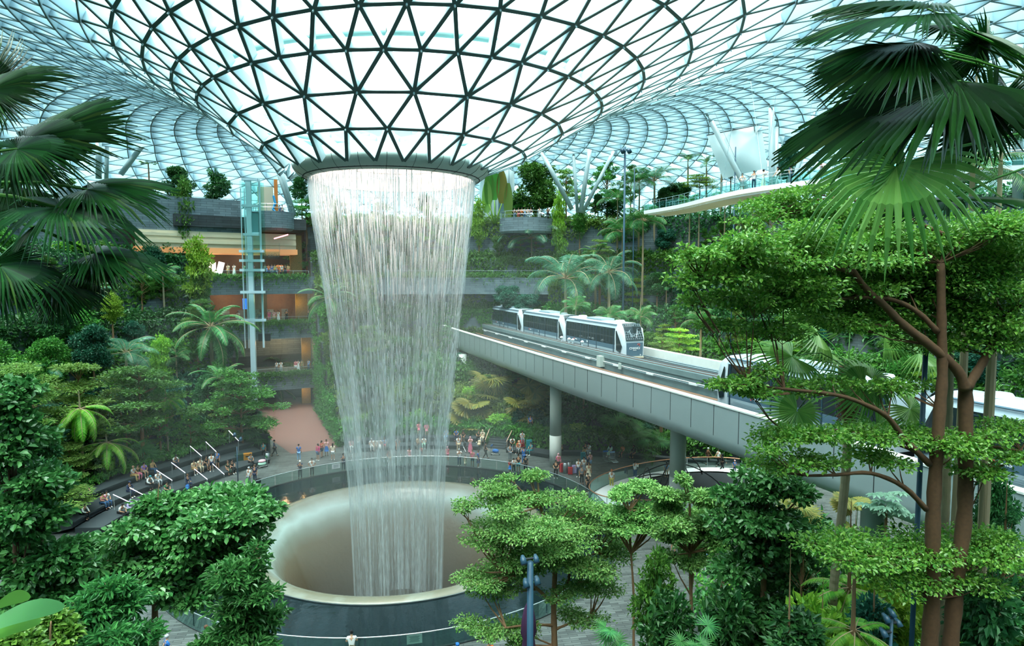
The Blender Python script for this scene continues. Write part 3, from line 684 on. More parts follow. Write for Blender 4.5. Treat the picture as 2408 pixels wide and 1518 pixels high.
# ================= TRAINS =================
M_tw = mat('train_white', '#c4d2d9', .3); M_troof = mat('train_roof', '#a4b8c2', .35, noise=.05)
M_twin = bpy.data.materials.new('train_window'); M_twin.use_nodes = True; _p = M_twin.node_tree.nodes['Principled BSDF']; _p.inputs['Base Color'].default_value = (.012,.022,.026,1); _p.inputs['Roughness'].default_value = .08; _p.inputs['Specular IOR Level'].default_value = .7
M_tblue = mat('train_blue_band', '#4d6a7c', .4); M_tskirt = mat('train_skirt', '#a9bcc4', .4); M_tdark = mat('train_underframe', '#1a2023', .7)
M_lg = mat('letter_white', '#f2f6f6', .4)
def car_prof():
    # half width offsets (x) and heights z of body shell
    return [(-1.28,.35),(-1.33,1.0),(-1.36,2.3),(-1.3,3.0),(-1.12,3.32),(-.8,3.46),(0,3.52),(.8,3.46),(1.12,3.32),(1.3,3.0),(1.36,2.3),(1.33,1.0),(1.28,.35)]
def make_car(parent, L, number, nose_front=True, nose_back=True, full_nose=True, inter=False):
    """car along local y: front at +L/2. returns the car part (a child of the train)"""
    P = car_prof(); body = MB(); n = len(P); hl = L/2
    bodyL = hl-(1.25 if nose_front else .15); bodyB = -hl+(1.25 if nose_back else .15)
    ys = [bodyB, bodyL]
    for y in ys:
        for x, z in P: body.v.append((x, y, z))
    for j in range(n-1):
        body.f.append((j, j+1, n+j+1, n+j)); body.m.append(1 if 3 <= j <= 8 else 0)
    body.face(list(range(n))[::-1]); body.face(list(range(n, 2*n)))
    body.box((0,(bodyL+bodyB)/2,.2), (2.2, bodyL-bodyB-.6, .5), m=2)
    car = body.build('car', [M_tw, M_troof, M_tdark], parent, False)
    for (flag, yb, sg) in ((nose_front, bodyL, 1), (nose_back, bodyB, -1)):
        if not flag: continue
        nb = MB(); pr = [(0, 1.0, 0), (.35, .97, -.10), (.75, .9, -.45), (1.05, .82, -1.05), (1.25, .74, -1.7)]
        # nose loft: roof slopes down to a raked screen
        rings = []
        for dy, sx, dz in pr:
            ring = []
            for x, z in P:
                zz = z if z < 1.6 else min(z, 3.52+dz if 3.52+dz > 1.6 else 1.65)
                ring.append((x*sx, yb+sg*dy, zz))
            rings.append(ring)
        for r_ in rings: nb.v += r_
        for i in range(len(rings)-1):
            for j in range(n-1): nb.face((i*n+j, i*n+j+1, (i+1)*n+j+1, (i+1)*n+j))
        nb.face([ (len(rings)-1)*n+j for j in range(n)])
        no = nb.build('nose', M_tw, car, True)
        # raked windscreen, its reflections modelled as pale bars laid on it
        w_ = MB()
        for dy, z, hx in ((.40,3.43,.92),(.75,3.12,.94),(1.05,2.52,.94),(1.27,1.86,.95)): w_.v += [(-hx, yb+sg*(dy+.03), z+.03), (0, yb+sg*(dy+.05), z+.06), (hx, yb+sg*(dy+.03), z+.03)]
        for q in range(3):
            for j in range(2): w_.face((q*3+j, q*3+j+1, q*3+j+4, q*3+j+3))
        ws = w_.build('windscreen', M_twin, no)
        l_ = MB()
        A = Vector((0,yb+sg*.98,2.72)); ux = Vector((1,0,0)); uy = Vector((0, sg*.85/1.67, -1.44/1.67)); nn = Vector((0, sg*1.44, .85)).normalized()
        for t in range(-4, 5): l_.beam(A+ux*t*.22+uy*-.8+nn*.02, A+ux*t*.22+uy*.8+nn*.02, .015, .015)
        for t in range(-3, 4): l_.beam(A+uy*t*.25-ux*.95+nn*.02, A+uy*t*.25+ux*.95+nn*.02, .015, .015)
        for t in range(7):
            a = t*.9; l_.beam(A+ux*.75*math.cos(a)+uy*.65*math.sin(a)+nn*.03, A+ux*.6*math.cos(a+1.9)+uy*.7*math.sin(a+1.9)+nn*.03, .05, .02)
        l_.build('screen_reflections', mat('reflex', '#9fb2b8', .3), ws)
        f_ = MB(); yy = yb+sg*1.275; f_.v = [(-.9,yy,1.72),(.9,yy,1.72),(.86,yy,.45),(-.86,yy,.45)]; f_.face((0,1,2,3)); fp = f_.build('front_panel', M_tblue, no)
        b2 = MB(); b2.box((0, yb+sg*1.2, .33), (1.9,.3,.12)); b2.build('bumper', mat('bumper', '#d8c7a8', .5), no)
        if sg == 1 and full_nose:
            text3d('CHANGI', (0, yy+.02, 1.18), .3, M_lg, (PI/2, 0, PI), fp); text3d('AIRPORT', (-.0, yy+.02, 1.0), .1, M_lg, (PI/2, 0, PI), fp)
            lg = MB(); lg.tube([(-.42+.13*math.cos(a), yy+.03, 1.5+.1*math.sin(a)) for a in [i*.5 for i in range(10)]], .03, 5); lg.build('emblem', mat('emblem_red', '#d0402c', .5), fp)
            text3d(number, (-.62, yy+.02, .55), .16, M_lg, (PI/2, 0, PI), fp)
        for sx in (-1, 1):
            # white slanting brace and wedge side window
            s_ = MB(); X = 1.375*sx
            s_.v = [(X*.985,yb+sg*.10,2.75),(X*.97,yb+sg*.22,2.8),(X*.86,yb+sg*.98,1.35),(X*.90,yb+sg*.72,.75),(X*.985,yb+sg*.18,.95)]
            s_.v = [(v[0]+.02*sx, v[1], v[2]) for v in s_.v]
            s_.face((0,1,2,3,4)); s_.build('side_window', M_twin, no)
    for sx in (-1, 1):
        # window band following the shell, three bays parted by door posts
        wl = bodyL-.12; wb = bodyB+.12; tot = wl-wb
        def band(z0, z1, m, nm, off=.012, y0=wb, y1=wl):
            mb = MB(); zz = [z0+(z1-z0)*i/4 for i in range(5)]
            def xo(z):
                for (xa, za), (xb, zb) in zip(P[:6], P[1:6]):
                    if za <= z <= zb: return -(xa+(xb-xa)*(z-za)/(zb-za))
                return 1.33
            for y in (y0, y1):
                for z in zz: mb.v.append((sx*(xo(z)+off), y, z))
            for i in range(4): mb.face((i, i+1, i+6, i+5))
            return mb.build(nm, m, car)
        band(1.42, 2.98, M_twin, 'window_band')
        bb = band(.98, 1.42, M_tblue, 'blue_band')
        band(.38, .98, M_tskirt, 'skirt')
        for fr in (.02,.335,.5,.66,.98):
            mb = MB(); y = wb+tot*fr; mb.box((sx*1.36, y, 1.7), (.06, .07, 2.6)); mb.build('door_post', mat('train_post', '#28414e', .4), car)
        for fr in (.12,.23,.42,.58,.77,.88):
            mb = MB(); y = wb+tot*fr
            for dy in (-.32,.32): mb.box((sx*1.385, y+dy, 2.2), (.015,.02,1.35))
            mb.box((sx*1.385, y, 1.53), (.015,.66,.02)); mb.box((sx*1.385, y, 2.87), (.015,.66,.02)); mb.build('pane_frame', mat('train_post2', '#3d525a', .4), car)
        mb = MB(); mb.box((sx*1.365, (wl+wb)/2, .66), (.012, tot*.96, .02))
        for q in range(5): mb.box((sx*1.36, (wl+wb)/2, .5+q*.08), (.012, tot*.9, .018))
        mb.build('vent_lines', mat('ventline', '#7f949c', .6), car)
        text3d(number, (sx*1.395, wb+tot*(.48), 1.22), .26, M_lg, (PI/2, 0, PI/2 if sx > 0 else -PI/2), bb)
        lg = MB(); yy_ = wb+tot*(.8 if sx < 0 else .2)
        lg.tube([(sx*1.395, yy_+.1*math.cos(a), 1.22+.08*math.sin(a)) for a in [i*.5 for i in range(10)]], .022, 4); lg.build('emblem', mat('emblem_red', '#d0402c', .5), bb)
        text3d('CHANGI', (sx*1.395, yy_+(.45 if sx < 0 else -.45)*-1, 1.22), .13, M_lg, (PI/2, 0, PI/2 if sx > 0 else -PI/2), bb)
        mb = MB(); mb.tube([(sx*1.22, bodyB, 3.33),(sx*1.22, bodyL, 3.33)], .05, 5); mb.build('roof_gutter', M_tblue, car)
    mb = MB(); mb.box((0,(bodyB+bodyL)/2,3.57), (1.5,3.2,.14)); mb.box((0,(bodyB+bodyL)/2,3.65), (1.1,2.6,.05)); mb.build('roof_unit', M_troof, car)
    for y in (bodyB+1.5, bodyL-1.5):
        mb = MB(); mb.lathe([(0,3.68),(.42,3.66),(.52,3.5)], 20, (0,y,0)); mb.build('roof_vent', M_tw, car, True)
    return car
def place_car(car, s, off, z):
    q, d = vpt(s, off, z); a, _ = vpt(s-4, off, z); b, _ = vpt(s+4, off, z); d = (b-a).normalized()
    car.location = (q.x, q.y, z); car.rotation_euler = (0, 0, math.atan2(d.y, d.x)-PI/2)
tr1 = tag(empty('train', (0,0,0)), 'three car white and blue driverless train on the far track leaving the tunnel', 'train')
L = 12.4; s3 = s_at_y(57.4, 8.4)
c3 = make_car(tr1, L, '26', True, False); place_car(c3, s3-L/2, 8.4, ZP-.62)
c2 = make_car(tr1, L, '6', True, False, False); place_car(c2, s3-L*1.5-.6, 8.4, ZP-.62)
c1 = make_car(tr1, L, '16', True, False, False); place_car(c1, s3-L*2.5-1.2, 8.4, ZP-.62)
tr2 = tag(empty('train', (0,0,0)), 'nearer white and blue train marked 19 on the near track behind foliage', 'train')
sn = s_at_y(37.2, 2.8)
d1 = make_car(tr2, L, '19', False, True, False); 
d1b = make_car(tr2, L, '18', False, True, False)
place_car(d1, sn+L/2, 2.8, ZP-.85); place_car(d1b, sn+L*1.5+.7, 2.8, ZP-.85)
for k, (px, py) in enumerate(((1380,800),(1399,804),(1405,806),(1429,811))):
    s0 = s_at_y(at(px,py,z=ZP+.3).y, 6.0); q, d = vpt(s0, 5.9, ZP+.1); e = tag(empty('signal_post', q), 'small pale mushroom shaped post on the guideway beside the front car', 'post', 'mushroom posts on the guideway')
    mb = MB(); mb.tube([(0,0,0),(0,0,.5)], .07, 8); mb.build('stem', M_tw, e, True); mb = MB(); mb.lathe([(0,.75),(.16,.66),(.2,.55),(.12,.5),(0,.5)], 12); mb.build('cap', M_white, e, True)
# ================= CANOPY BRIDGE =================
ZB = 26.15
BP = [(30.2,76),(31.3,68.7),(31.2,61),(31.5,55.5),(33.0,50.5),(36.0,46.0),(41,41.5),(48,37.5),(56,35)]
BC = catmull([Vector((x,y,0)) for x,y in BP], 6)
def bpt(i, off, z):
    a = BC[max(0,i-1)]; b = BC[min(len(BC)-1,i+1)]; d = (b-a).normalized(); nr = Vector((-d.y, d.x, 0)); 
    if nr.y < 0 and i > 20 or (nr.x < 0 and i <= 20): nr = -nr
    q = BC[i]+nr*off; return (q.x, q.y, z)
br = tag(empty('canopy_bridge', (0,0,0)), 'curved white footbridge with glass sides high under the roof', 'bridge')
def bsweep(pr, nm, m):
    mb = MB(); P = len(pr)
    for i in range(len(BC)):
        for o, z in pr: mb.v.append(bpt(i, o, z))
    for i in range(len(BC)-1):
        for j in range(P-1): mb.face((i*P+j, (i+1)*P+j, (i+1)*P+j+1, i*P+j+1))
    return mb.build(nm, m, br)
bsweep([(0,ZB+.08),(0,ZB-.32),(.18,ZB-.42),(.3,ZB-.32),(.3,ZB+.08),(0,ZB+.08)], 'edge_beam', M_white)
bsweep([(3.2,ZB+.08),(3.2,ZB-.42),(3.0,ZB-.55),(2.9,ZB-.4),(2.9,ZB+.08),(3.2,ZB+.08)], 'edge_beam', M_white)
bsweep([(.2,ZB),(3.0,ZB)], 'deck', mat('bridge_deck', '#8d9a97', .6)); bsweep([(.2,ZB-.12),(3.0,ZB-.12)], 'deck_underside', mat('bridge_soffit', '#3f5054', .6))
for i in range(1, len(BC)-1):
    for t in (0,.33,.67):
        a = Vector(bpt(i, .2, ZB-.35)).lerp(Vector(bpt(i+1, .2, ZB-.35)), t); b = Vector(bpt(i, 3.0, ZB-.35)).lerp(Vector(bpt(i+1, 3.0, ZB-.35)), t)
        mb = MB(); mb.beam(a, b, .35, .3); mb.build('cross_rib', M_white, br)
for off in (.1, 3.1):
    bsweep([(off, ZB+.15),(off, ZB+.8)], 'glass_side', M_bglass if off < 1 else M_glass)
    for z_, r_ in ((1.15,.03),(.88,.015)):
        mb = MB(); mb.tube([bpt(i, off, ZB+z_) for i in range(len(BC))], r_, 5); mb.build('handrail', M_rail, br)
    for i in range(len(BC)):
        mb = MB(); mb.tube([bpt(i, off, ZB), bpt(i, off, ZB+1.15)], .03, 5); mb.build('post', M_rail, br)
# hanging cables of the bridge
for k, (px, py, px2, py2) in enumerate(((1655,207,1758,395),(1762,163,1795,410),(1733,220,1700,400),(1827,205,1790,400),(1922,155,1880,380),(1975,210,1962,360))):
    i = min(range(len(BC)), key=lambda i_: abs(topix(bpt(i_, .1, ZB))[0]-px2)); q = Vector(bpt(i, .1, ZB)); t_ = at(px, py, Y=q.y+3)
    mb = MB(); mb.tube([q, t_], .018, 4); tag(mb.build('hanger_cable', M_rail), 'thin steel cable rising from the bridge, topmost end near column %s' % ('one','two','three','four','five','six')[k] if False else ('thin steel cable hanging above the left end of the canopy bridge','thin steel cable left of the tall vertical column','thin cable crossing before the leaning column','thin cable just beside the vertical column top','thin cable right of the vertical column','thin cable near the fan palm fronds over the bridge')[k], 'cable')
# ================= ROOF STRUTS =================
def strut(px1, py1, px2, py2, Y, dia, lab, Y2=None):
    a = at(px1, py1, Y=Y); b = at(px2, py2, Y=Y2 or Y); d = (a-b).normalized()
    e = tag(empty('roof_strut', b), lab, 'column'); 
    mb = MB(); L_ = (a-b).length; mb.tube([Vector((0,0,0)), d*(L_-.7)], dia/2, 18); mb.build('tube', M_steel, e, True)
    mb = MB(); mb.tube([d*(L_-.7), d*(L_-.35), d*L_], [dia/2, dia/5, dia/6], 14); mb.build('end_cone', M_steel, e, True)
    mb = MB(); mb.ell(d*(L_+.12), (.2,.2,.2), 10, 6); mb.build('ball_joint', M_steel, e, True)
strut(375,287,284,410,86,.62,'leaning pale roof column rising behind the left fan palm')
strut(635,348,686,505,94,.45,'left one of the two close roof columns by the oculus ring')
strut(645,350,692,506,96,.62,'thicker roof column right beside its thin twin by the lift')
strut(775,400,718,470,98,.62,'roof column half hidden behind the oculus ring')
strut(1265,342,1345,492,88,.62,'leaning roof column in front of the big fig tree')
strut(1348,355,1358,500,90,.45,'thin ivy grown roof column in the middle of the fan of four')
strut(1391,328,1365,500,88,.62,'thick roof column leaning slightly right in the fan of four')
strut(1448,345,1370,500,89,.5,'roof column leaning far right in the fan of four')
strut(1665,272,1815,560,68,.58,'roof column leaning left over the canopy bridge','')
strut(1814,238,1816,560,66,.62,'tall vertical roof column behind the canopy bridge')
strut(1827,284,1822,540,70,.42,'thin vertical roof column behind its thick twin')
strut(1917,260,1826,560,67,.5,'roof column leaning right over the canopy bridge')
strut(2395,60,2393,520,46,.75,'thick vertical roof column at the right behind the fan palm')
strut(2180,120,2330,260,60,.7,'leaning roof column seen between the right fan palm fronds')
strut(232,300,232,420,82,.62,'upright roof column behind the left fan palm fronds')
strut(252,305,250,430,84,.45,'thin upright roof column behind the left fan palm')
# white sun sails under the roof
M_sail = leafmat('sail_fabric', '#e2f0f2', '#e2f0f2', .6, .65)
for pts, Y, lab in ((((1662,318),(1790,292),(1805,395),(1700,420)),74,'white fabric sail under the roof left of the vertical column'),(((1822,292),(1925,268),(1915,320),(1850,372)),76,'white fabric sail between the vertical and the leaning column'),(((1928,252),(2010,228),(2040,262),(1975,284)),72,'white fabric sail behind the tips of the right fan palm'),(((2025,225),(2140,175),(2170,220),(2080,262)),70,'white fabric sail behind the right fan palm fronds')):
    mb = MB(); n = 8
    C4 = [at(x, y, Y=Y+(3 if i > 1 else 0)) for i, (x, y) in enumerate(pts)]
    for i in range(n+1):
        for j in range(n+1):
            u, v = i/n, j/n; p = C4[0]*(1-u)*(1-v)+C4[1]*u*(1-v)+C4[2]*u*v+C4[3]*(1-u)*v; p.y += 1.2*math.sin(PI*u)*math.sin(PI*v); mb.v.append(tuple(p))
    for i in range(n):
        for j in range(n): a = i*(n+1)+j; mb.face((a, a+1, a+n+2, a+n+1))
    o = mb.build('sun_sail', M_sail, None, True); tag(o, lab, 'sail')
    mb = MB(); mb.tube([C4[0], C4[1]], .06, 5); mb.build('edge_pole', M_dark, o)
# ================= WATERFALL AND MIST =================
M_water = bpy.data.materials.new('falling_water'); M_water.use_nodes = True; _nt = M_water.node_tree; L = _nt.links.new; _nt.nodes.remove(_nt.nodes['Principled BSDF']); _o = _nt.nodes['Material Output']
def N_(t, **k):
    n = _nt.nodes.new(t)
    for a, b in k.items(): setattr(n, a, b)
    return n
def M_(op, a, b=None):
    n = N_('ShaderNodeMath', operation=op)
    for i, v in enumerate((a, b)):
        if v is None: continue
        if isinstance(v, (int, float)): n.inputs[i].default_value = v
        else: L(v, n.inputs[i])
    return n.outputs[0]
_t = N_('ShaderNodeTexCoord'); _s = N_('ShaderNodeSeparateXYZ'); L(_t.outputs['Object'], _s.inputs[0])
_a = M_('ARCTAN2', _s.outputs['X'], _s.outputs['Y'])
def strn(fa, fz, det=2):
    c = N_('ShaderNodeCombineXYZ'); L(M_('MULTIPLY', _a, fa), c.inputs[0]); L(M_('MULTIPLY', _s.outputs['Z'], fz), c.inputs[1]); n = N_('ShaderNodeTexNoise'); n.inputs['Scale'].default_value = 1; n.inputs['Detail'].default_value = det
    L(c.outputs[0], n.inputs['Vector']); return n.outputs[0]
n1 = strn(150, .22, 1); n2 = strn(70, 1.1, 3); n3 = strn(2.6, .04, 2); n4 = strn(16, .07, 3)
zf = N_('ShaderNodeMapRange'); zf.inputs[1].default_value = 24; zf.inputs[2].default_value = 9; L(_s.outputs['Z'], zf.inputs[0])   # 0 top .. 1 low
def rng(v, a, b, c=0, d=1):
    n = N_('ShaderNodeMapRange'); L(v, n.inputs[0])
    for i, q in enumerate((a, b, c, d)): n.inputs[i+1].default_value = q
    return n.outputs[0]
def mixf(f, a, b):
    n = N_('ShaderNodeMix'); L(f, n.inputs[0]); L(a, n.inputs[2]); L(b, n.inputs[3]); return n.outputs[0]
high = M_('MULTIPLY', rng(n1, .55, .64), rng(n2, .35, .6, .15, .75))
low = M_('ADD', M_('MULTIPLY', rng(n4, .38, .64), .62), M_('MULTIPLY', rng(n2, .46, .66), .42))
al = M_('MULTIPLY', mixf(zf.outputs[0], high, low), rng(n3, .36, .66, .3, 1.25))
lw = N_('ShaderNodeLayerWeight'); lw.inputs[0].default_value = .3
al = M_('ADD', M_('MULTIPLY', al, .82), M_('MULTIPLY', rng(lw.outputs['Facing'], .8, 1.0), .3))
al = M_('MINIMUM', al, .92)
tp = N_('ShaderNodeBsdfTransparent'); df = N_('ShaderNodeBsdfDiffuse'); df.inputs[0].default_value = (.88,.99,1,1); tl = N_('ShaderNodeBsdfTranslucent'); tl.inputs[0].default_value = (.88,.99,1,1)
m1 = N_('ShaderNodeMixShader'); m1.inputs[0].default_value = .5; L(df.outputs[0], m1.inputs[1]); L(tl.outputs[0], m1.inputs[2])
m2 = N_('ShaderNodeMixShader'); L(al, m2.inputs[0]); L(tp.outputs[0], m2.inputs[1]); L(m1.outputs[0], m2.inputs[2]); L(m2.outputs[0], _o.inputs[0])
WT = []
for y_, hw in ((447,184),(520,177),(600,167),(680,158),(750,151),(900,137),(1000,125),(1150,114),(1300,108),(1400,105)):
    WT.append((at(919, y_, Y=AX.y).z, hw*AX.y/FPX))
WT = WT[::-1]; WT = [(-6, WT[0][1]-.1)]+WT
def wr(z): return lerp_tab(WT, z)
wf = tag(empty('waterfall', (AX.x, AX.y, 0)), 'tall round curtain of falling white water pouring from the ring', 'waterfall')
for k, dr in enumerate((0.05,)):
    mb = MB(); zs = [24.95-31*i/36 for i in range(37)]
    mb.lathe([(wr(z)-dr*(1+.5*math.sin(z*.3)), z) for z in zs], 96); o = mb.build('water_curtain', M_water, wf, True); o.rotation_euler = (0,0,k*.7)
M_drop = bpy.data.materials.new('water_threads'); M_drop.use_nodes = True; _p = M_drop.node_tree.nodes['Principled BSDF']; _p.inputs['Base Color'].default_value = (.95,.99,1,1); _p.inputs['Roughness'].default_value = .3
V = []; F = []
for i in range(4200):
    a = rnd.random()*2*PI; z = 24.95 if rnd.random() < .3 else 24.95-rnd.random()**1.6*19; ln = rnd.uniform(.5, 3.2) if z > 18 else rnd.uniform(.2, .7)
    wd = rnd.uniform(.006, .014) if z > 14 else rnd.uniform(.008, .018); dr = rnd.uniform(-.12, .25)
    pts = []
    for q in range(3):
        zz = z-ln*q/2; r = wr(zz)-dr; pts.append((r*math.sin(a), r*math.cos(a), zz))
    tx, ty = math.cos(a), -math.sin(a); b0 = len(V)
    for q, p in enumerate(pts):
        ww = wd*(1, 1, .3)[q]; V += [(p[0]-tx*ww, p[1]-ty*ww, p[2]), (p[0]+math.sin(a)*ww, p[1]+math.cos(a)*ww, p[2]), (p[0]+tx*ww, p[1]+ty*ww, p[2])]
    for q in range(2):
        for j in range(2): F.append((b0+q*3+j, b0+q*3+j+1, b0+q*3+j+4, b0+q*3+j+3))
o = npmesh('water_threads', np.array(V), np.array(F), M_drop, parent=wf); o['kind'] = 'stuff'
def mist(name, c, rx, rz, dens, lab):
    mb = MB(); mb.ell((0,0,0), (rx, rx, rz), 24, 14); m = bpy.data.materials.new(name); m.use_nodes = True; nt = m.node_tree; nt.nodes.remove(nt.nodes['Principled BSDF'])
    v = nt.nodes.new('ShaderNodeVolumeScatter'); v.inputs['Color'].default_value = (.80,1,.96,1); v.inputs['Density'].default_value = dens; v.inputs['Anisotropy'].default_value = 0.0
    nt.links.new(v.outputs[0], nt.nodes['Material Output'].inputs['Volume']); o = mb.build('mist', m); o.location = c; tag(o, lab, 'mist', kind='stuff')
mist('mist_inner', (0, AX.y+1, 7), 8.5, 16.5, .015, 'fine white spray hanging around the waterfall')
mist('mist_outer', (3, AX.y+9, 7.5), 25, 17, .0022, 'thin pale haze spreading over the plaza behind the waterfall')
# ================= PLANTS =================
G_mid = leafmat('leaf_mid', '#2f6a2a', '#5f9c3c', .42, .3)
G_dark = leafmat('leaf_dark', '#1f4f2c', '#3d7a3a', .4, .25)
G_blue = leafmat('leaf_blue', '#1f5a48', '#3b7f62', .4, .25)
G_lime = leafmat('leaf_lime', '#5f9a2c', '#a6cf4a', .45, .35)
G_olive = leafmat('leaf_olive', '#56803a', '#8aab52', .5, .35)
G_near = leafmat('leaf_near', '#3d7a2c', '#7fb24c', .33, .3, .5)
G_neard = leafmat('leaf_near_dark', '#2a6b34', '#5a9a52', .3, .25, .5)
G_palm = leafmat('leaf_palm', '#24602e', '#4a8c42', .4, .3)
G_palmb = leafmat('leaf_palm_blue', '#2f6f52', '#5c9c74', .38, .3, .5)
G_fan = leafmat('leaf_fan', '#0c3212', '#225a20', .36, .18, .45, c3='#3f521e')
G_fanl = leafmat('leaf_fan_light', '#4f8f3a', '#86b85c', .35, .3, .5)
G_gold = leafmat('leaf_gold', '#5a6a2c', '#948c3c', .5, .3)
G_fern = leafmat('leaf_fern', '#4f9a2c', '#86bf3c', .5, .4)
B_trunk = mat('bark', '#8a6a4c', .85, noise=.3, nscale=6); B_dark = mat('bark_dark', '#5a4030', .85, noise=.3, nscale=8); B_palm = mat('palm_bark', '#8f8468', .8, noise=.25, nscale=5); B_pale = mat('pale_bark', '#a99474', .8, noise=.2, nscale=5)
def unit(v): return v/np.maximum(np.linalg.norm(v, axis=-1, keepdims=True), 1e-9)
def leaves(P, D, Nn, size, asp=.5, six=False, fold=.15, rs=nrs):
    """leaf blades: P base points, D growing directions, Nn facing directions"""
    n = len(P); D = unit(D); S = unit(np.cross(D, Nn)); Nn = np.cross(S, D); size = size.reshape(-1, 1)
    w = size*asp/2
    if not six:
        V = np.stack([P, P+D*size*.45+S*w+Nn*size*fold, P+D*size, P+D*size*.45-S*w+Nn*size*fold], 1).reshape(-1, 3)
        F = np.arange(n*4).reshape(n, 4)
    else:
        V = np.stack([P, P+D*size*.25+S*w*.85+Nn*size*fold, P+D*size*.65+S*w+Nn*size*fold*.8, P+D*size-Nn*size*.08, P+D*size*.65-S*w+Nn*size*fold*.8, P+D*size*.25-S*w*.85+Nn*size*fold], 1).reshape(-1, 3)
        b = np.arange(n)[:, None]*6; F = np.concatenate([b+np.array([[0,1,2,3]]), b+np.array([[0,3,4,5]])], 0)
    return V, F
def blob_leaves(blobs, n, size, rs, flat=.5, asp=.5, six=False, shell=.55, up=.6):
    """leaves spread through ellipsoids (c, r); flat: share of sideways growth"""
    vol = np.array([b[1][0]*b[1][1]+b[1][2]*b[1][0] for b in blobs]); cnt = rs.multinomial(n, vol/vol.sum())
    Ps = []; Os = []
    for (c, r), k in zip(blobs, cnt):
        d = unit(rs.normal(size=(k, 3))); rad = shell+(1-shell)*rs.rand(k, 1)**.6
        rad *= 1+.18*np.sin(d[:, :1]*7+c[0]*9)*np.cos(d[:, 1:2]*6+c[1]*7)
        Ps.append(np.array(c)+d*rad*np.array(r)); Os.append(d)
    P = np.concatenate(Ps); O = np.concatenate(Os)
    D = O*np.array([1,1,.5])*flat+rs.normal(size=O.shape)*.5; Nn = O*(1-up)+np.array([0,0,1])*up+rs.normal(size=O.shape)*.3
    return leaves(P, D, Nn, size*(.65+.7*rs.rand(len(P))), asp, six)
PROTO = {}
def crown_proto(key, kind, seed, m, n, size, six=False):
    """unit crown: x,y in [-.5,.5], z in [0,1]; returns (leaf mesh, branch mesh, stem height inside crown)"""
    rs = np.random.RandomState(seed); rr = random.Random(seed); blobs = []; br = MB(); asp = .5
    if kind == 'layer':
        tiers = [(0.12,.40,7),(.38,.42,7),(.62,.30,6),(.84,.16,4)] ; br.tube([(0,0,0),(.01,0,.5),(0,.01,.95)], [.014,.009,.004], 6)
        for z, rad, k in tiers:
            for j in range(k):
                a = 2*PI*(j+rr.random()*.6)/k; q = rad*(.55+.5*rr.random()); c = (q*math.cos(a), q*math.sin(a), z+rr.uniform(-.05,.08)); rx = rr.uniform(.10,.17); blobs.append((c, (rx, rx, .045))); br.tube([(0,0,max(0,z-.14)),(c[0]*.5,c[1]*.5,z-.05),c], [.008,.005,.002], 4)
            blobs.append(((0,0,z+.03), (rad*.5, rad*.5, .04)))
        flat, shell, up = 1, .1, .8
    elif kind == 'umbrella':
        br.tube([(0,0,0),(0,0,.3)], [.016,.012], 6)
        for j in range(26):
            a = rr.random()*2*PI; q = .46*math.sqrt(rr.random()); c = (q*math.cos(a), q*math.sin(a), .78-.9*q*q*1.6+rr.uniform(-.08,.08)); rx = rr.uniform(.09,.15); blobs.append((c, (rx, rx, .09)))
            br.tube([(0,0,.1+.2*rr.random()),(c[0]*.6,c[1]*.6,c[2]-.15),c], [.009,.006,.002], 4)
        flat, shell, up = 1, .1, .7
    elif kind == 'round':
        br.tube([(0,0,0),(0,0,.6)], [.02,.008], 6)
        for j in range(15):
            a = rr.random()*2*PI; q = .3*math.sqrt(rr.random()); z = rr.uniform(.2,.85); f = math.sin(PI*min(1, .15+z*.8)); c = (q*f*math.cos(a), q*f*math.sin(a), z); rx = rr.uniform(.13,.2); blobs.append((c, (rx, rx, rx*.8))); br.tube([(0,0,z*.5),c], [.01,.003], 4)
        flat, shell, up = .8, .6, .5
    elif kind == 'column':
        br.tube([(0,0,0),(0,0,.97)], [.03,.008], 6)
        for j in range(20):
            z = j/20+.03; w_ = .42*math.sin(PI*(.12+.82*(1-z)))**.8*(.7+.4*rr.random()); a = rr.random()*2*PI; c = (w_*.35*math.cos(a), w_*.35*math.sin(a), z); blobs.append((c, (w_*.75, w_*.75, .055)))
        flat, shell, up = .9, .5, .5
    elif kind == 'airy':
        br.tube([(0,0,0),(0,0,.8)], [.018,.005], 6)
        for j in range(34):
            a = rr.random()*2*PI; z = rr.uniform(.12,.98); q = .45*math.sqrt(rr.random())*math.sin(PI*min(1,.2+.75*z)); c = (q*math.cos(a), q*math.sin(a), z); rx = rr.uniform(.05,.1); blobs.append((c, (rx, rx, .035))); br.tube([(0,0,z*.6),c], [.007,.002], 4)
        flat, shell, up = 1, .1, .7
    elif kind == 'shrub':
        for j in range(9):
            a = rr.random()*2*PI; q = .28*rr.random()**.5; c = (q*math.cos(a), q*math.sin(a), rr.uniform(.2,.7)); rx = rr.uniform(.15,.25); blobs.append((c, (rx, rx, .25))); br.tube([(0,0,0),c], [.01,.004], 4)
        flat, shell, up = .9, .4, .5
    V, F = blob_leaves(blobs, n, size, rs, flat, asp, six, shell, up)
    lm = npmesh('foliage', V, F, m, obj=False); bo = br.build('branches', B_trunk if kind != 'column' else B_dark); bm = bo.data; bpy.data.objects.remove(bo)
    PROTO[key] = (lm, bm); return PROTO[key]
def newobj(name, me, parent, loc=(0,0,0), scale=(1,1,1), rot=(0,0,0)):
    o = bpy.data.objects.new(name, me); COL.objects.link(o); o.parent = parent; o.location = loc; o.scale = scale; o.rotation_euler = rot; return o
_mb = MB(); _mb.tube([(0,0,0),(.15,.1,.35),(-.1,.05,.7),(0,0,1)], [1.25,1,.9,.8], 8); _tr = _mb.build('trunk', B_trunk); TRUNK = {'b': _tr.data}; bpy.data.objects.remove(_tr)
for k_, m_ in (('d', B_dark), ('p', B_palm), ('l', B_pale)):
    TRUNK[k_] = TRUNK['b'].copy(); TRUNK[k_].materials[0] = m_
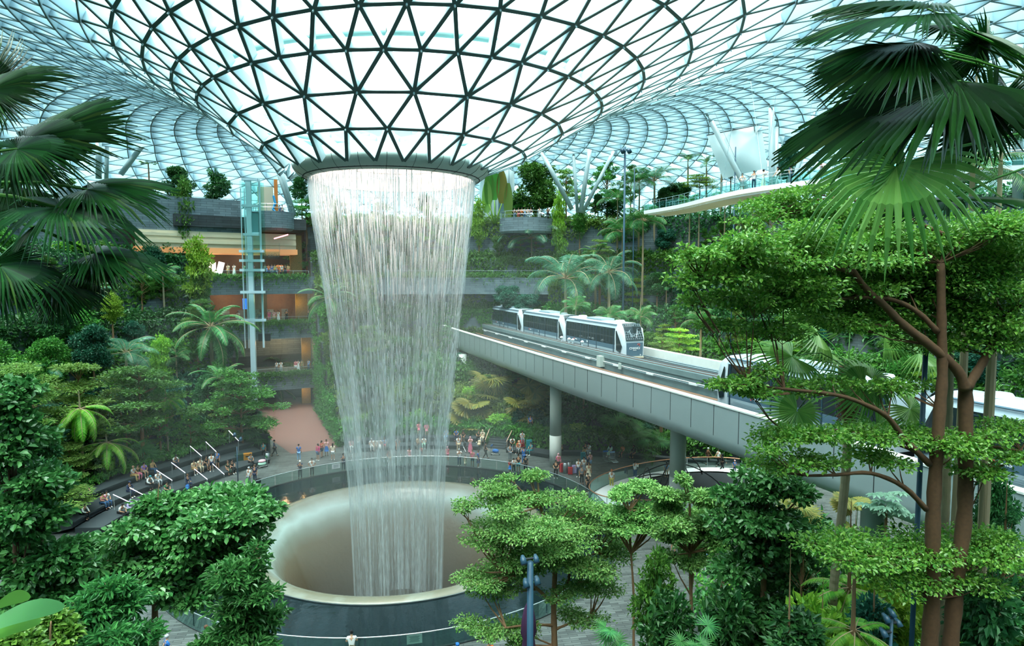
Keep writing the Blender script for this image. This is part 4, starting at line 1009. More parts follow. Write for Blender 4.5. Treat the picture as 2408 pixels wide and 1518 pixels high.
def tree(name, key, x, y, z0, H, W, CH, lab, cat='tree', group=None, tr='b', td=None, rz=None):
    e = tag(empty(name, (x, y, z0)), lab, cat, group); rz = rnd.random()*6.28 if rz is None else rz
    lm, bm = PROTO[key]; td = td or max(.07, min(.28, H*.014))
    if H-CH > .15: newobj('trunk', TRUNK[tr], e, scale=(td, td, H-CH+.1*CH))
    newobj('branches', bm, e, (0,0,H-CH), (W, W, CH), (0,0,rz)); newobj('foliage', lm, e, (0,0,H-CH), (W, W, CH), (0,0,rz)); return e
for i_ in range(3):
    crown_proto('layer%d'%i_, 'layer', 10+i_, (G_olive, G_mid, G_lime)[i_], 7500, .037)
    crown_proto('round%d'%i_, 'round', 20+i_, (G_mid, G_dark, G_blue)[i_], 8500, .055)
    crown_proto('column%d'%i_, 'column', 30+i_, (G_lime, G_mid, G_dark)[i_], 3600, .07)
    crown_proto('airy%d'%i_, 'airy', 40+i_, (G_olive, G_mid, G_dark)[i_], 6000, .036)
    crown_proto('shrub%d'%i_, 'shrub', 50+i_, (G_lime, G_dark, G_blue)[i_], 1500, .12)
# ---------- feather palms ----------
def feather(key, m, n=34, wid=.2, lw=.018, droop=.75, up=.6, seed=1, vee=.35, ragged=0):
    rs = random.Random(seed); V = []; F = []; pts = []
    for i in range(13):
        t = i/12; a = up-(up+droop)*t*t*.9-(.2*t); 
        pts.append((a, t))
    pos = [Vector((0,0,0))]; st = 1/12
    for i in range(12): a = pts[i][0]*1.0; pos.append(pos[-1]+Vector((math.cos(a), 0, math.sin(a)))*st)
    def P(t): i = min(11, int(t*12)); return pos[i].lerp(pos[i+1], t*12-i), (pos[i+1]-pos[i]).normalized()
    for i in range(n):
        t = .14+.86*(i+.5)/n; p, d = P(t); L_ = wid*(math.sin(PI*min(1, .18+.80*t))**.7)*rs.uniform(.85,1.1)
        for sgn in (-1, 1):
            dd = (Vector((0, sgn, 0))*1.0+d*(.45+.5*t)+Vector((0,0,vee*(1-t)-.25*t))).normalized(); q = p+dd*L_*.55+Vector((0,0,-.02*L_)); e = p+dd*L_+Vector((0,0,-.28*L_-ragged*rs.random()*.3)); w_ = d*lw*(.8+.4*rs.random()); b = len(V)
            V += [tuple(p-w_*.6), tuple(p+w_*.6), tuple(q+w_), tuple(e), tuple(q-w_)]; F += [(b, b+1, b+2, b+4), (b+4, b+2, b+3, b+3)]
    me = MB(); me.v = V
    for f in F: me.f.append(f if f[2] != f[3] else f[:3]); me.m.append(0)
    me.tube([tuple(p) for p in pos], [.012*(1-.8*i/12) for i in range(13)], 4, 1)
    o = me.build('frond', [m, B_pale]); d_ = o.data; bpy.data.objects.remove(o); PROTO[key] = d_; return d_
feather('f_arch', G_palmb, 40, .33, .0065, .85, .75, 1, .1)
feather('f_wide', G_palm, 44, .19, .013, .75, .7, 2, .3)
feather('f_up', G_palm, 30, .3, .012, 1.0, 1.0, 3, .2)
feather('f_fern', G_fern, 46, .19, .010, .9, .45, 4, .0)
feather('f_kentia', G_palm, 28, .42, .012, .7, .85, 5, -.2)
def palm(name, key, x, y, z0, H, L_, lab, n=14, cat='palm tree', tr='p', td=.14, elev=(.15, 1.25), group=None, seed=0):
    e = tag(empty(name, (x, y, z0)), lab, cat, group); r_ = random.Random(seed+int(abs(x*10)))
    if H > .3: newobj('trunk', TRUNK[tr], e, scale=(td, td, H))
    for i in range(n):
        u = i/(n-1); el = elev[1]+(elev[0]-elev[1])*u; s = L_*r_.uniform(.85,1.05)*(1 if u > .15 else .8)
        newobj('frond', PROTO[key], e, (0,0,H), (s, s, s), (r_.uniform(-.25,.25), -(el-.75), i*2.399+r_.uniform(-.2,.2)))
    return e
# ---------- fan leaf ----------
def fan_mesh(key, m, nseg=34, spread=R(290), split=.55, seed=1, droop=.25, pleat=.035):
    rs = random.Random(seed); mb = MB(); cone = .18
    for i in range(nseg):
        a0 = -spread/2+spread*i/nseg; a1 = -spread/2+spread*(i+1)/nseg; am = (a0+a1)/2
        L_ = (.80+.2*math.cos(am*.5))*rs.uniform(.93,1.04); tw = rs.uniform(-.03,.03); dr = droop*rs.uniform(.6,1.5)
        def pt(r, a, lift): return (r*math.cos(a), r*math.sin(a), -cone*r*r*.6+lift-dr*max(0, r-split*.8)**2*1.6)
        rows = []
        for r, wf_ in ((.02,1),(split*.5,1),(split,1),(split+(L_-split)*.5,.62),(L_,.06)):
            hw = (a1-a0)/2*wf_ if r <= split else (a1-a0)/2*wf_*split/r*1.15
            rows.append((pt(r, am-hw+tw*(r > split), 0), pt(r, am+tw*(r > split), pleat*min(r*1.6, 1)*wf_**.5), pt(r, am+hw+tw*(r > split), 0)))
        b = len(mb.v)
        for r_ in rows: mb.v += list(r_)
        for k in range(4):
            for j in range(2): mb.face((b+k*3+j, b+k*3+j+1, b+k*3+j+4, b+k*3+j+3))
    o = mb.build('fan', m); d_ = o.data; bpy.data.objects.remove(o); PROTO[key] = d_; return d_
for i_ in range(3): fan_mesh('fan_d%d'%i_, G_fan, (54,60,44)[i_], R((210,290,150)[i_]), (.52,.46,.55)[i_], 5+i_, (.3,.5,.1)[i_])
for i_ in range(2): fan_mesh('fan_l%d'%i_, G_fanl, 38, R((270,310)[i_]), .5, 9+i_, (.6,.9)[i_])
fan_mesh('fan_g', G_gold, 26, R(330), .8, 21, .2, .03); fan_mesh('fan_s', G_palm, 22, R(320), .35, 22, .1, .02)
fan_mesh('fan_y', G_gold, 22, R(320), .35, 23, .1, .02)
def put_fan(parent, key, hub, tip, nrm_, name='fan_frond', root=None):
    hub = Vector(hub); x = Vector(tip)-hub; s = x.length; x.normalize(); n = Vector(nrm_); n = (n-x*n.dot(x)).normalized(); y = n.cross(x)
    M = Matrix((x, y, n)).transposed().to_4x4(); o = bpy.data.objects.new(name, PROTO[key]); COL.objects.link(o); o.parent = parent
    o.matrix_local = Matrix.Translation(hub-parent.location) @ M @ Matrix.Diagonal((s, s, s, 1))
    if root is not None:
        mb = MB(); a = Vector(root)-parent.location; b = hub-parent.location; mid = a.lerp(b, .5)+Vector((0,0,.12*(a-b).length)); mb.tube([a, a.lerp(mid,.5)+Vector((0,0,.03)), mid, mid.lerp(b,.5)+Vector((0,0,.03)), b], [.022,.018,.015,.012,.01], 5); mb.build('petiole', G_mid, parent, True)
    return o
# ---- placement by terrace ----
def on_ter(px, k, py=700, dr=1.2):
    """xy on terrace k under an image column"""
    a, b, c = ray(px, py); best = None
    t = 20.0
    while t < 140:
        x, y = a*t, b*t
        if y > 35 or px > 1500:
            r, az = azr((x, y))
            if r > tr_(k, az)+dr and (t > 45 or px > 1500): return Vector((x, y, TZ[k]))
        t += .4
    return Vector((a*90, b*90, TZ[k]))
def zpix(px, py, p):
    return at(px, py, Y=p.y).z
NT = [0]
def T(key, px, top, wpx, cpx, k, lab, name='tree', dr=1.2, tr='b', Y=None, cat='tree', group=None, z0=None, td=None):
    if Y is None: p = on_ter(px, k, dr=dr)
    else: p = at(px, 700, Y=Y); p.z = tz_at(p) if z0 is None else z0
    d = topix(p)[2]; zt = zpix(px, top, p); H = max(zt-p.z, 1.0); W = wpx*d/FPX; CH = min(cpx*d/FPX, H)
    NT[0] += 1
    return tree(name, key, p.x, p.y, p.z, H, W/.9, CH, lab, cat, group, tr, td)
def PALM(key, px, py, rpx, k, lab, name='palm', n=14, dr=1.2, Y=None, elev=(.0,1.25), td=.14, cat='palm tree', z0=None, tr='p', group=None):
    """py: crown base (where the fronds start)"""
    if Y is None: p = on_ter(px, k, dr=dr)
    else: p = at(px, 700, Y=Y); p.z = tz_at(p) if z0 is None else z0
    d = topix(p)[2]; H = max(zpix(px, py, p)-p.z, .3)
    return palm(name, key, p.x, p.y, p.z, H, rpx*d/FPX*1.12, lab, n, cat, tr, td, elev, group)
# top level, back
T('round1', 428, 392, 80, 78, 7, 'dark bushy tree left of the slim conifer on the top level', 'broadleaf_tree')
T('round2', 330, 440, 70, 60, 7, 'small grey green bush tree behind the fan palm tips on the top level', 'broadleaf_tree')
T('column2', 515, 398, 66, 82, 7, 'dark cone shaped conifer on the top level left of the lift', 'conifer')
T('column1', 437, 425, 62, 190, 6, 'tall ivy clad tree standing before the upper stone wall', 'climber_tree', tr='d')
T('round0', 480, 470, 90, 40, 6, 'wide low bush on the stone wall left of the lift', 'bush', cat='bush')
T('airy0', 362, 362, 40, 26, 7, 'spindly little tree with sparse crown against the roof at the top left', 'sapling')
T('round1', 715, 412, 60, 60, 7, 'dark spiky tree crown behind the thick roof column', 'broadleaf_tree')
T('layer1', 725, 462, 95, 70, 5, 'layered tree right of the rounded balcony beside the waterfall', 'layered_tree', dr=2.5)
T('layer1', 722, 560, 105, 110, 4, 'large soft layered tree between galleries and waterfall', 'layered_tree', dr=.6)
T('airy1', 770, 440, 60, 110, 6, 'feathery tree seen through the left edge of the falling water', 'layered_tree')
for q_, (px, tp, wd, ch, k, ky) in enumerate(((800,470,80,90,5,'airy1'),(850,500,90,100,5,'round0'),(905,470,80,110,6,'layer1'),(960,520,90,90,5,'round1'),(1010,480,80,110,6,'airy0'),(1055,560,70,90,4,'layer1'),(830,640,100,90,3,'layer0'),(900,600,110,110,4,'round0'),(960,660,110,100,3,'layer1'),(1020,610,90,100,4,'airy1'),(870,760,110,90,2,'layer0'),(940,790,110,90,2,'round0'),(990,850,100,90,1,'layer1'),(850,880,100,90,1,'round1'),(905,720,90,90,3,'airy0'))):
    T(ky, px, tp, wd, ch, k, 'green tree blurred behind the falling water', 'veiled_tree', group='trees veiled by the waterfall')
T('round0', 1265, 372, 120, 135, 7, 'big dense fig tree with hanging roots above the viewing balcony', 'fig_tree', td=.6)
T('column0', 1127, 468, 44, 110, 6, 'slim lime green column tree just right of the waterfall', 'column_tree', td=.1)
T('column0', 1315, 452, 44, 190, 6, 'lime green climbing tree right of the viewing balcony', 'column_tree', tr='d')
T('airy0', 1330, 395, 90, 90, 7, 'light airy tree between the leaning roof columns', 'airy_tree')
T('airy1', 1425, 380, 100, 110, 7, 'broad airy tree right of the four roof columns', 'airy_tree')
T('column1', 1362, 490, 40, 70, 6, 'small bushy green climber below the foot of the roof columns', 'climber_tree')
T('round1', 1590, 430, 70, 60, 7, 'dark round tree behind the left end of the canopy bridge', 'broadleaf_tree')
T('layer2', 1640, 408, 80, 34, 7, 'flat topped bright green tree behind the canopy bridge railing', 'flat_tree')
T('column2', 1712, 350, 36, 70, 7, 'dark narrow ivy clad tree left of the people on the bridge', 'column_tree', tr='d')
T('round2', 1842, 335, 60, 90, 7, 'small tree with open crown behind the two roof columns on the bridge', 'broadleaf_tree')
T('airy1', 1480, 390, 70, 100, 7, 'slender tree behind the tall palms on the top level', 'airy_tree')
T('round1', 1560, 440, 60, 60, 7, 'round dark bush left of the canopy bridge end', 'bush')
# back right palms
PALM('f_arch', 1250, 560, 78, 4, 'tall solitary palm with drooping fronds right of the waterfall', n=15, td=.16, dr=.5)
PALM('f_arch', 1330, 655, 105, 3, 'large palm with long blue green drooping fronds above the middle train car', n=17, td=.2, elev=(-.1,1.3))
PALM('f_arch', 1432, 640, 85, 3, 'palm with long fronds hanging right of the largest palm', n=16, td=.2, dr=2, elev=(-.4,1.3))
PALM('f_kentia', 1510, 520, 62, 4, 'palm with yellow tinged lower fronds below the bridge end', n=14, td=.13)
PALM('f_kentia', 1462, 545, 62, 5, 'palm left of the yellow tinged palm', n=13, td=.13)
PALM('f_arch', 1535, 425, 66, 7, 'highest of the palms before the canopy bridge, drooping fronds', n=15, td=.15, dr=-1.5)
PALM('f_kentia', 1500, 430, 50, 6, 'palm crown close left of the highest palm', n=13, td=.12)
PALM('f_kentia', 1450, 470, 48, 6, 'small palm before the airy tree on the top level', n=12, td=.12)
PALM('f_up', 1612, 378, 34, 7, 'upright palm with shuttlecock crown above the bridge end', n=8, elev=(.3,1.4))
PALM('f_up', 1655, 385, 30, 7, 'shorter upright palm beside the shuttlecock palm', n=8, elev=(.0,1.4))
PALM('f_up', 1690, 348, 36, 7, 'thin tall palm crown touching the sun sail edge', n=7, elev=(-.2,1.4))
PALM('f_wide', 1400, 600, 50, 4, 'short bushy palm in front of the pale stone wall', n=12)
PALM('f_kentia', 1355, 720, 42, 2, 'small kentia palm just behind the front train car', n=10, Y=72)
PALM('f_kentia', 1435, 745, 50, 2, 'small palm with arching fronds behind the train nose', n=11, Y=70)
PALM('f_kentia', 1508, 745, 42, 2, 'small palm right behind the train nose', n=11, Y=69)
PALM('f_kentia', 1650, 755, 46, 2, 'small palm among the gold lit shrubs above the near train', n=11, Y=66)
T('layer0', 1410, 560, 70, 50, 4, 'small layered tree before the pale stone wall on the right slope', 'layered_tree')
T('round2', 1195, 670, 80, 60, 3, 'grey green bush tree at the right side of the tunnel', 'bush', cat='bush', Y=90)
T('round2', 1240, 690, 70, 50, 3, 'bluish bush above the rear train car', 'bush', cat='bush', Y=86)
T('round1', 1545, 640, 60, 60, 4, 'dark round shrub tree below the orange lit wall', 'broadleaf_tree')
T('layer2', 1600, 765, 90, 60, 2, 'bright green small tree right of the train nose', 'layered_tree', Y=64)
T('layer0', 1560, 790, 80, 50, 2, 'low green layered shrub beside the far track', 'shrub', cat='shrub', Y=62)
T('airy1', 1690, 520, 70, 80, 6, 'airy tree below the canopy bridge', 'airy_tree')
for px, py in ((1618,480),(1640,500),(1700,470),(1735,480),(1765,470)):
    PALM('f_kentia', px, py, 40, 6, 'slim palm standing in the shade under the canopy bridge', n=10, td=.09, group='slim palms under the bridge', dr=-.5)
# left slope
T('column0', 465, 560, 76, 150, 4, 'bright lime green column tree before the lobby', 'column_tree', tr='d')
T('layer0', 300, 600, 80, 90, 5, 'olive green tree behind the hanging fan fronds', 'layered_tree')
T('column0', 375, 790, 60, 110, 2, 'lime and green column tree in the middle of the left slope', 'column_tree')
T('round2', 212, 760, 90, 110, 2, 'dark bluish tree on the left slope', 'broadleaf_tree')
T('round1', 120, 700, 110, 100, 3, 'dark leafy tree beneath the left fan palm', 'broadleaf_tree')
T('column0', 262, 690, 50, 70, 3, 'yellow green bush above the bluish tree', 'bush', cat='bush')
T('round0', 160, 640, 110, 90, 4, 'rounded green tree behind the hanging fan frond tips', 'broadleaf_tree')
T('layer0', 30, 850, 190, 150, 1, 'wide olive layered tree at the far left edge', 'layered_tree', dr=0)
T('layer0', 175, 845, 200, 160, 1, 'wide spreading layered tree on the left slope with a tall brown trunk', 'layered_tree', dr=0)
T('layer1', 320, 850, 220, 150, 0, 'spreading tree with flat tiers and a tall ringed trunk by the seats', 'layered_tree', dr=.4, td=.16)
T('layer1', 558, 860, 190, 150, 0, 'flat tiered tree with pale trunk beside the orange bin', 'layered_tree', dr=-1.2, td=.15)
T('layer1', 470, 700, 70, 60, 3, 'soft green tree behind the paddle leaved palm', 'layered_tree')
T('airy1', 445, 1005, 90, 62, 0, 'small tiered sapling in the corner planter above the seats', 'sapling', dr=2.5)
T('airy1', 436, 1062, 10, 8, 0, 'tiny sprig above the planter', 'sapling', dr=2.5) if False else None
PALM('f_fern', 533, 1005, 30, 0, 'small umbrella shaped tree fern beside the seating steps', 'tree_fern', n=12, elev=(-.1,.5), dr=.5, td=.08, cat='tree fern')
T('round1', 40, 1000, 170, 190, 0, 'dense dark tree on the left edge over the seats', 'broadleaf_tree', dr=0)
T('layer0', 90, 1130, 210, 110, 0, 'layered pale green tree at the left edge beside the seated group', 'layered_tree', dr=-1)
T('round2', 390, 900, 90, 90, 1, 'dark green tree crowded behind the tiered tree', 'broadleaf_tree')
T('round1', 480, 880, 80, 90, 1, 'dark rounded tree under the paddle leaved palm', 'broadleaf_tree')
PALM('f_wide', 493, 768, 104, 2, 'large palm with broad paddle like fronds left of the galleries', 'paddle_palm', n=20, td=.2, elev=(-.8,1.25), dr=1)
PALM('f_wide', 775, 700, 70, 3, 'broad leaved palm half hidden by the left edge of the waterfall', 'paddle_palm', n=13, td=.18, elev=(-.3,1.2), dr=-3)
PALM('f_wide', 515, 890, 70, 1, 'low broad leaved palm beneath the large paddle palm', 'paddle_palm', n=12, td=.16, elev=(-.1,1.2))
PALM('f_wide', 640, 955, 72, 0, 'broad leaved palm beside the red lane', 'paddle_palm', n=15, td=.18, elev=(-.3,1.1), dr=-.5)
PALM('f_kentia', 645, 870, 60, 1, 'palm with upright fronds below the lowest gallery', n=12)
PALM('f_kentia', 385, 645, 42, 4, 'slim solitary palm on a thin stem in the middle of the left slope', n=10, td=.1)
PALM('f_arch', 290, 830, 70, 2, 'palm with arching blue green fronds on the left slope', n=14)
PALM('f_arch', 60, 960, 70, 1, 'feathery palm at the left edge of the slope', n=12)
PALM('f_fern', 235, 1040, 80, 0, 'large bright green fern cascade above the seats', 'tree_fern', n=22, elev=(-.9,.6), cat='fern', dr=.3, td=.1)
PALM('f_fern', 175, 960, 80, 0, 'bright fern mass at the left of the slope', 'tree_fern', n=20, elev=(-.9,.6), cat='fern', dr=.8, td=.1)
PALM('f_fern', 380, 935, 60, 0, 'yellow green hanging fern behind the ringed trunk', 'tree_fern', n=20, elev=(-1.2,.4), cat='fern', dr=.8, td=.1)
def fan_shrub(px, py, wpx, k, lab, key='fan_s', n=9, Y=None, z0=None, name='fan_palm', cat='fan palm', dr=1.0):
    p = on_ter(px, k, dr=dr) if Y is None else at(px, 700, Y=Y)
    if Y is not None: p.z = tz_at(p) if z0 is None else z0
    d = topix(p)[2]; R_ = wpx*d/FPX; zt = zpix(px, py, p); e = tag(empty(name, p), lab, cat); r_ = random.Random(int(px*7+py))
    for i in range(n):
        a = r_.uniform(-PI, 0) if i % 3 else r_.uniform(0, PI); q = R_*r_.uniform(.15,.5); hub = Vector((p.x+q*math.cos(a), p.y+q*math.sin(a), zt+R_*r_.uniform(-.75,.35)))
        out = Vector((math.cos(a), math.sin(a), .1)); tip = hub+out*R_*r_.uniform(.36,.48); put_fan(e, key, hub, tip, (out.x*.6, out.y*.6-.5, .8), root=(p.x, p.y, p.z))
    return e
fan_shrub(600, 1000, 75, 0, 'fan palm with round ribbed leaves by the end of the seats', n=14, dr=-1)
fan_shrub(290, 1010, 85, 0, 'fan palm with dark ribbed leaves beside the ringed trunk', n=14, dr=1.2)
fan_shrub(1150, 900, 85, 1, 'fan palm with golden leaves under the viaduct beside the waterfall', 'fan_y', n=16, Y=73)
fan_shrub(1230, 930, 80, 0, 'big leaved fan palm under the viaduct left of the column', 'fan_g', n=14, Y=70)
fan_shrub(1110, 960, 80, 0, 'large glossy leaved plant under the viaduct near the waterfall', 'fan_g', n=12, Y=72)
fan_shrub(1490, 1000, 80, 1, 'fan palm with pale ribbed leaves under the viaduct right of the column', 'fan_s', n=14, Y=62)
fan_shrub(1440, 990, 50, 1, 'round leaved plant between columns under the viaduct', 'fan_s', n=9, Y=64)
fan_shrub(1540, 1030, 60, 0, 'bluish leaved plant close to the second viaduct column', 'fan_s', n=12, Y=58)
# traveller's palm
e = tag(empty('travellers_palm', on_ter(1165, 7, dr=-1)), 'traveller palm with long paddle leaves, one orange, beside the ring', 'palm tree'); p_ = e.location.copy()
for px, top, base, wpx, m_ in ((1145,425,500,24,G_olive),(1163,385,470,24,G_mid),(1180,400,478,26,G_gold),(1195,430,520,22,G_olive),(1150,400,480,24,G_mid)):
    a = at(px, base, Y=p_.y)-p_; b = at(px, top, Y=p_.y)-p_; d = topix(p_)[2]; w_ = wpx*d/FPX/2; mb = MB()
    for i in range(9):
        t = i/8; c = a.lerp(b, t); ww = w_*math.sin(PI*(.08+.88*t))**.6
        mb.v += [(c.x-ww, c.y-.15*t, c.z), (c.x, c.y+.25*w_, c.z), (c.x+ww, c.y-.15*t, c.z)]
    for i in range(8):
        for j in range(2): mb.face((i*3+j, i*3+j+1, i*3+j+4, i*3+j+3))
    o = mb.build('paddle_leaf', m_, e, True); mb = MB(); mb.tube([(.0+(px-1165)*.01,0,0), a.lerp(Vector((0,0,0)),.4), a], [.16,.1,.07], 6); mb.build('stalk', G_lime, e, True)
# undergrowth covering every terrace
def undergrowth(k, a0, a1, n, m, size, hmax=1.1, lab='', name='undergrowth', hang=.42, asp=.5, r0o=.1, r1o=0.0, drape=3.2):
    az = nrs.uniform(a0, a1, n); r = np.zeros(n); z = np.zeros(n); u = nrs.rand(n)
    ra = np.array([tr_(k, a) for a in az]); rb = np.array([(tr_(k+1, a) if k < 7 else tr_(k, a)+8) for a in az])
    r = ra+r0o+u**1.3*(rb-ra-r0o-r1o); clump = .5+.5*np.sin(az*1.7+k)*np.cos(r*2.3+az*.9); z = TZ[k]+.15+nrs.rand(n)*hmax*(.45+.75*clump)
    hg = nrs.rand(n) < hang; hm = np.clip(.15+1.1*np.abs(np.sin(az*.35+k*2)), 0, 1); r = np.where(hg, ra-.12-.15*nrs.rand(n), r); z = np.where(hg, TZ[k]+.45-nrs.rand(n)**1.5*drape*hm, z)
    keep = np.array([not (CANY[0]-.3 < a < CANY[1]+.3) for a in az]); az, r, z, hg = az[keep], r[keep], z[keep], hg[keep]
    A = np.radians(az); P = np.stack([AX.x+r*np.sin(A), AX.y+r*np.cos(A), z], 1); out = np.stack([-np.sin(A), -np.cos(A), 0*A], 1)
    D = nrs.normal(size=P.shape)*.8+out*.5+np.array([0,0,.25]); D[hg] += np.array([0,0,-.9]); Nn = out*.5+np.array([0,0,.9])+nrs.normal(size=P.shape)*.35; Nn[hg] = out[hg]+np.array([0,0,.4])+nrs.normal(size=(hg.sum(),3))*.3
    V, F = leaves(P, D, Nn, size*(.5+nrs.rand(len(P))), asp)
    return tag(npmesh(name, V, F, m), lab, 'plants', kind='stuff')
LV = ['lowest planter','second terrace','third terrace','fourth terrace','fifth terrace','gallery level','terrace below the top','top level']
mats_k = [G_mid, G_dark, G_blue, G_mid, G_dark, G_mid, G_dark, G_mid]
for k in range(8):
    undergrowth(k, -100, CANY[0], 15000 if k > 1 else 9000, mats_k[k], .42 if k > 1 else .3, 1.5 if k > 1 else .6, 'dense leafy undergrowth on the left slope, %s' % LV[k], drape=(.5,1.6,2.6)[min(k,2)] if k < 3 else 3.4)
    undergrowth(k, CANY[1], 36, 15000, (G_mid, G_olive)[k % 2], .42, 1.3 if k > 0 else .6, 'dense leafy undergrowth behind the waterfall, %s' % LV[k])
    undergrowth(k, 36, 112, 16000, mats_k[(k+5) % 8], .42, 1.4 if k > 0 else .5, 'dense leafy undergrowth on the right slope, %s' % LV[k])
undergrowth(3, -100, 36, 2600, G_lime, .34, 1.8, 'patches of lime leaved plants on the fourth terrace')
undergrowth(1, -85, 36, 2600, G_lime, .3, 1.4, 'patches of lime leaved plants on the second terrace')
undergrowth(2, 36, 110, 2600, G_olive, .34, 1.6, 'patches of olive leaved plants on the third terrace')
for a0, a1, r, z, th, lab in ((-31,-14,48.0,17.75,.5,'fern and ivy hedge hanging over the gallery before the lobby'),(-27,-13.5,48.15,11.5,.5,'flowering ivy hedge hanging over the middle gallery'),(-22.5,-13,47.15,4.6,.45,'ivy hedge hanging over the lowest gallery'),(-4,26,48.4,18.0,.5,'ivy hanging over the stone band of the tunnel')):
    n = 2600; az = nrs.uniform(a0, a1, n); A = np.radians(az); zz = z+.25+nrs.rand(n)*th-(nrs.rand(n) < .45)*nrs.rand(n)**1.6*1.7*(.3+.7*np.abs(np.sin(az*2.1))); rr_ = r-.1+nrs.uniform(-.25,.35,n)
    P = np.stack([rr_*np.sin(A), AX.y+rr_*np.cos(A), zz], 1); out = np.stack([-np.sin(A), -np.cos(A), 0*A], 1)
    V, F = leaves(P, nrs.normal(size=P.shape)+out*.4, out+np.array([0,0,.6])+nrs.normal(size=P.shape)*.4, .26*(.5+nrs.rand(n))); tag(npmesh('hanging_hedge', V, F, G_lime if z > 18.1 else G_mid), lab, 'hedge', kind='stuff')
# hedge growing on the canyon walls
for az, lab in ((CANY[0]-.1,'ivy covered wall left of the red lane'),(CANY[1]+.1,'ivy covered wall right of the red lane')):
    n = 6000; r = nrs.uniform(24.5 if az > -20 else 28, 46, n); zz = nrs.rand(n)*np.array([max(1.4, ter_z(az+(1 if az > -20 else -1), q)+1) for q in r]); s_ = -1 if az > -20 else 1; A = np.radians(az)+s_*(.1+nrs.rand(n)*.5)/r
    P = np.stack([r*np.sin(A), AX.y+r*np.cos(A), zz], 1); nn_ = np.array([s_*math.cos(R(az)), -s_*math.sin(R(az)), .5])
    V, F = leaves(P, nrs.normal(size=P.shape), nn_+nrs.normal(size=P.shape)*.4, .3*(.5+nrs.rand(n))); tag(npmesh('wall_ivy', V, F, G_mid), lab, 'ivy', kind='stuff')

# ---- the many small trees and shrubs filling the slopes ----
_r = random.Random(99)
def fill(n, a0, a1, ks, keys, hr, wr_, lab, name, cat, grp, tr='b'):
    for i in range(n):
        k = _r.choice(ks); az = _r.uniform(a0, a1)
        if CANY[0]-1.5 < az < CANY[1]+1.5: continue
        ra = tr_(k, az); rb = tr_(k+1, az) if k < 7 else ra+6
        if rb-ra < 1.2: continue
        r = _r.uniform(ra+.7, rb-.3); p = polar(r, az, TZ[k]); H = _r.uniform(*hr); W = _r.uniform(*wr_)
        if k == 5 and -33 < az < -13: continue
        key = _r.choice(keys)
        if key.startswith('f_'): palm(name, key, p.x, p.y, p.z, H, W, lab, _r.randint(8, 11), cat, 'p', .09, (-.1, 1.2), grp, i)
        else: tree(name, key, p.x, p.y, p.z, H, W, H*_r.uniform(.6,.8) if name != 'shrub' else H, lab, cat, grp, tr)
SH = ['shrub0','shrub1','shrub2']
fill(70, -98, -31, [0,1,2,3,4,5,6], SH, (1.2,2.6), (1.8,3.4), 'leafy shrub in the undergrowth of the left slope', 'shrub', 'shrub', 'shrubs on the left slope')
fill(52, -98, -31, [0,1,2,3,4,5], ['layer0','layer1','round0','round1','column1','airy1','round2'], (3.5,6.5), (2.6,4.6), 'small green tree among the crowded trees of the left slope', 'small_tree', 'tree', 'small trees on the left slope')
fill(14, -98, -31, [1,2,3,4], ['f_kentia','f_arch'], (1.5,3.5), (1.6,2.4), 'small palm among the crowded trees of the left slope', 'small_palm', 'palm tree', 'small palms on the left slope', 'p')
fill(46, -12, 36, [0,1,2,4,5,6], SH, (1.2,2.4), (1.8,3.2), 'leafy shrub on the slope behind the waterfall', 'shrub', 'shrub', 'shrubs behind the waterfall')
fill(22, -12, 30, [1,2,5,6], ['layer1','round0','airy1','round1'], (3,5.5), (2.6,4), 'small tree on the slope behind the waterfall', 'small_tree', 'tree', 'small trees behind the waterfall')
fill(80, 34, 108, [0,1,2,3,4,5,6], SH, (1.2,2.6), (1.8,3.2), 'leafy shrub in the undergrowth of the right slope', 'shrub', 'shrub', 'shrubs on the right slope')
fill(48, 34, 108, [1,2,3,4,5,6], ['layer0','layer2','round0','round1','column1','airy1','round2'], (3,5.5), (2.4,4.2), 'small green tree on the right slope behind the tracks', 'small_tree', 'tree', 'small trees on the right slope')
fill(30, 38, 108, [1,2,3,4,5], ['f_kentia','f_arch'], (1.5,4.5), (1.5,2.3), 'small palm on the right slope behind the tracks', 'small_palm', 'palm tree', 'small palms on the right slope', 'p')
fill(30, -60, 90, [7], ['round1','round0','airy1','column2','shrub1'], (2.5,5), (2.5,4.2), 'tree standing in the row along the top level', 'top_tree', 'tree', 'trees along the top level')
# garden lamps glowing on the right slope
for px, py, Y in ((1585,660,70),(1700,700,62),(1760,725,58),(1622,760,62),(1640,790,60),(1690,795,57),(1880,770,52),(1560,640,74)):
    p = at(px, py, Y=Y or 72); p.z = max(p.z, 1)
    l = bpy.data.lights.new('garden_lamp', 'POINT'); l.energy = 130; l.color = (1,.68,.28); l.shadow_soft_size = .15; o = bpy.data.objects.new('garden_lamp', l); COL.objects.link(o); o.location = p
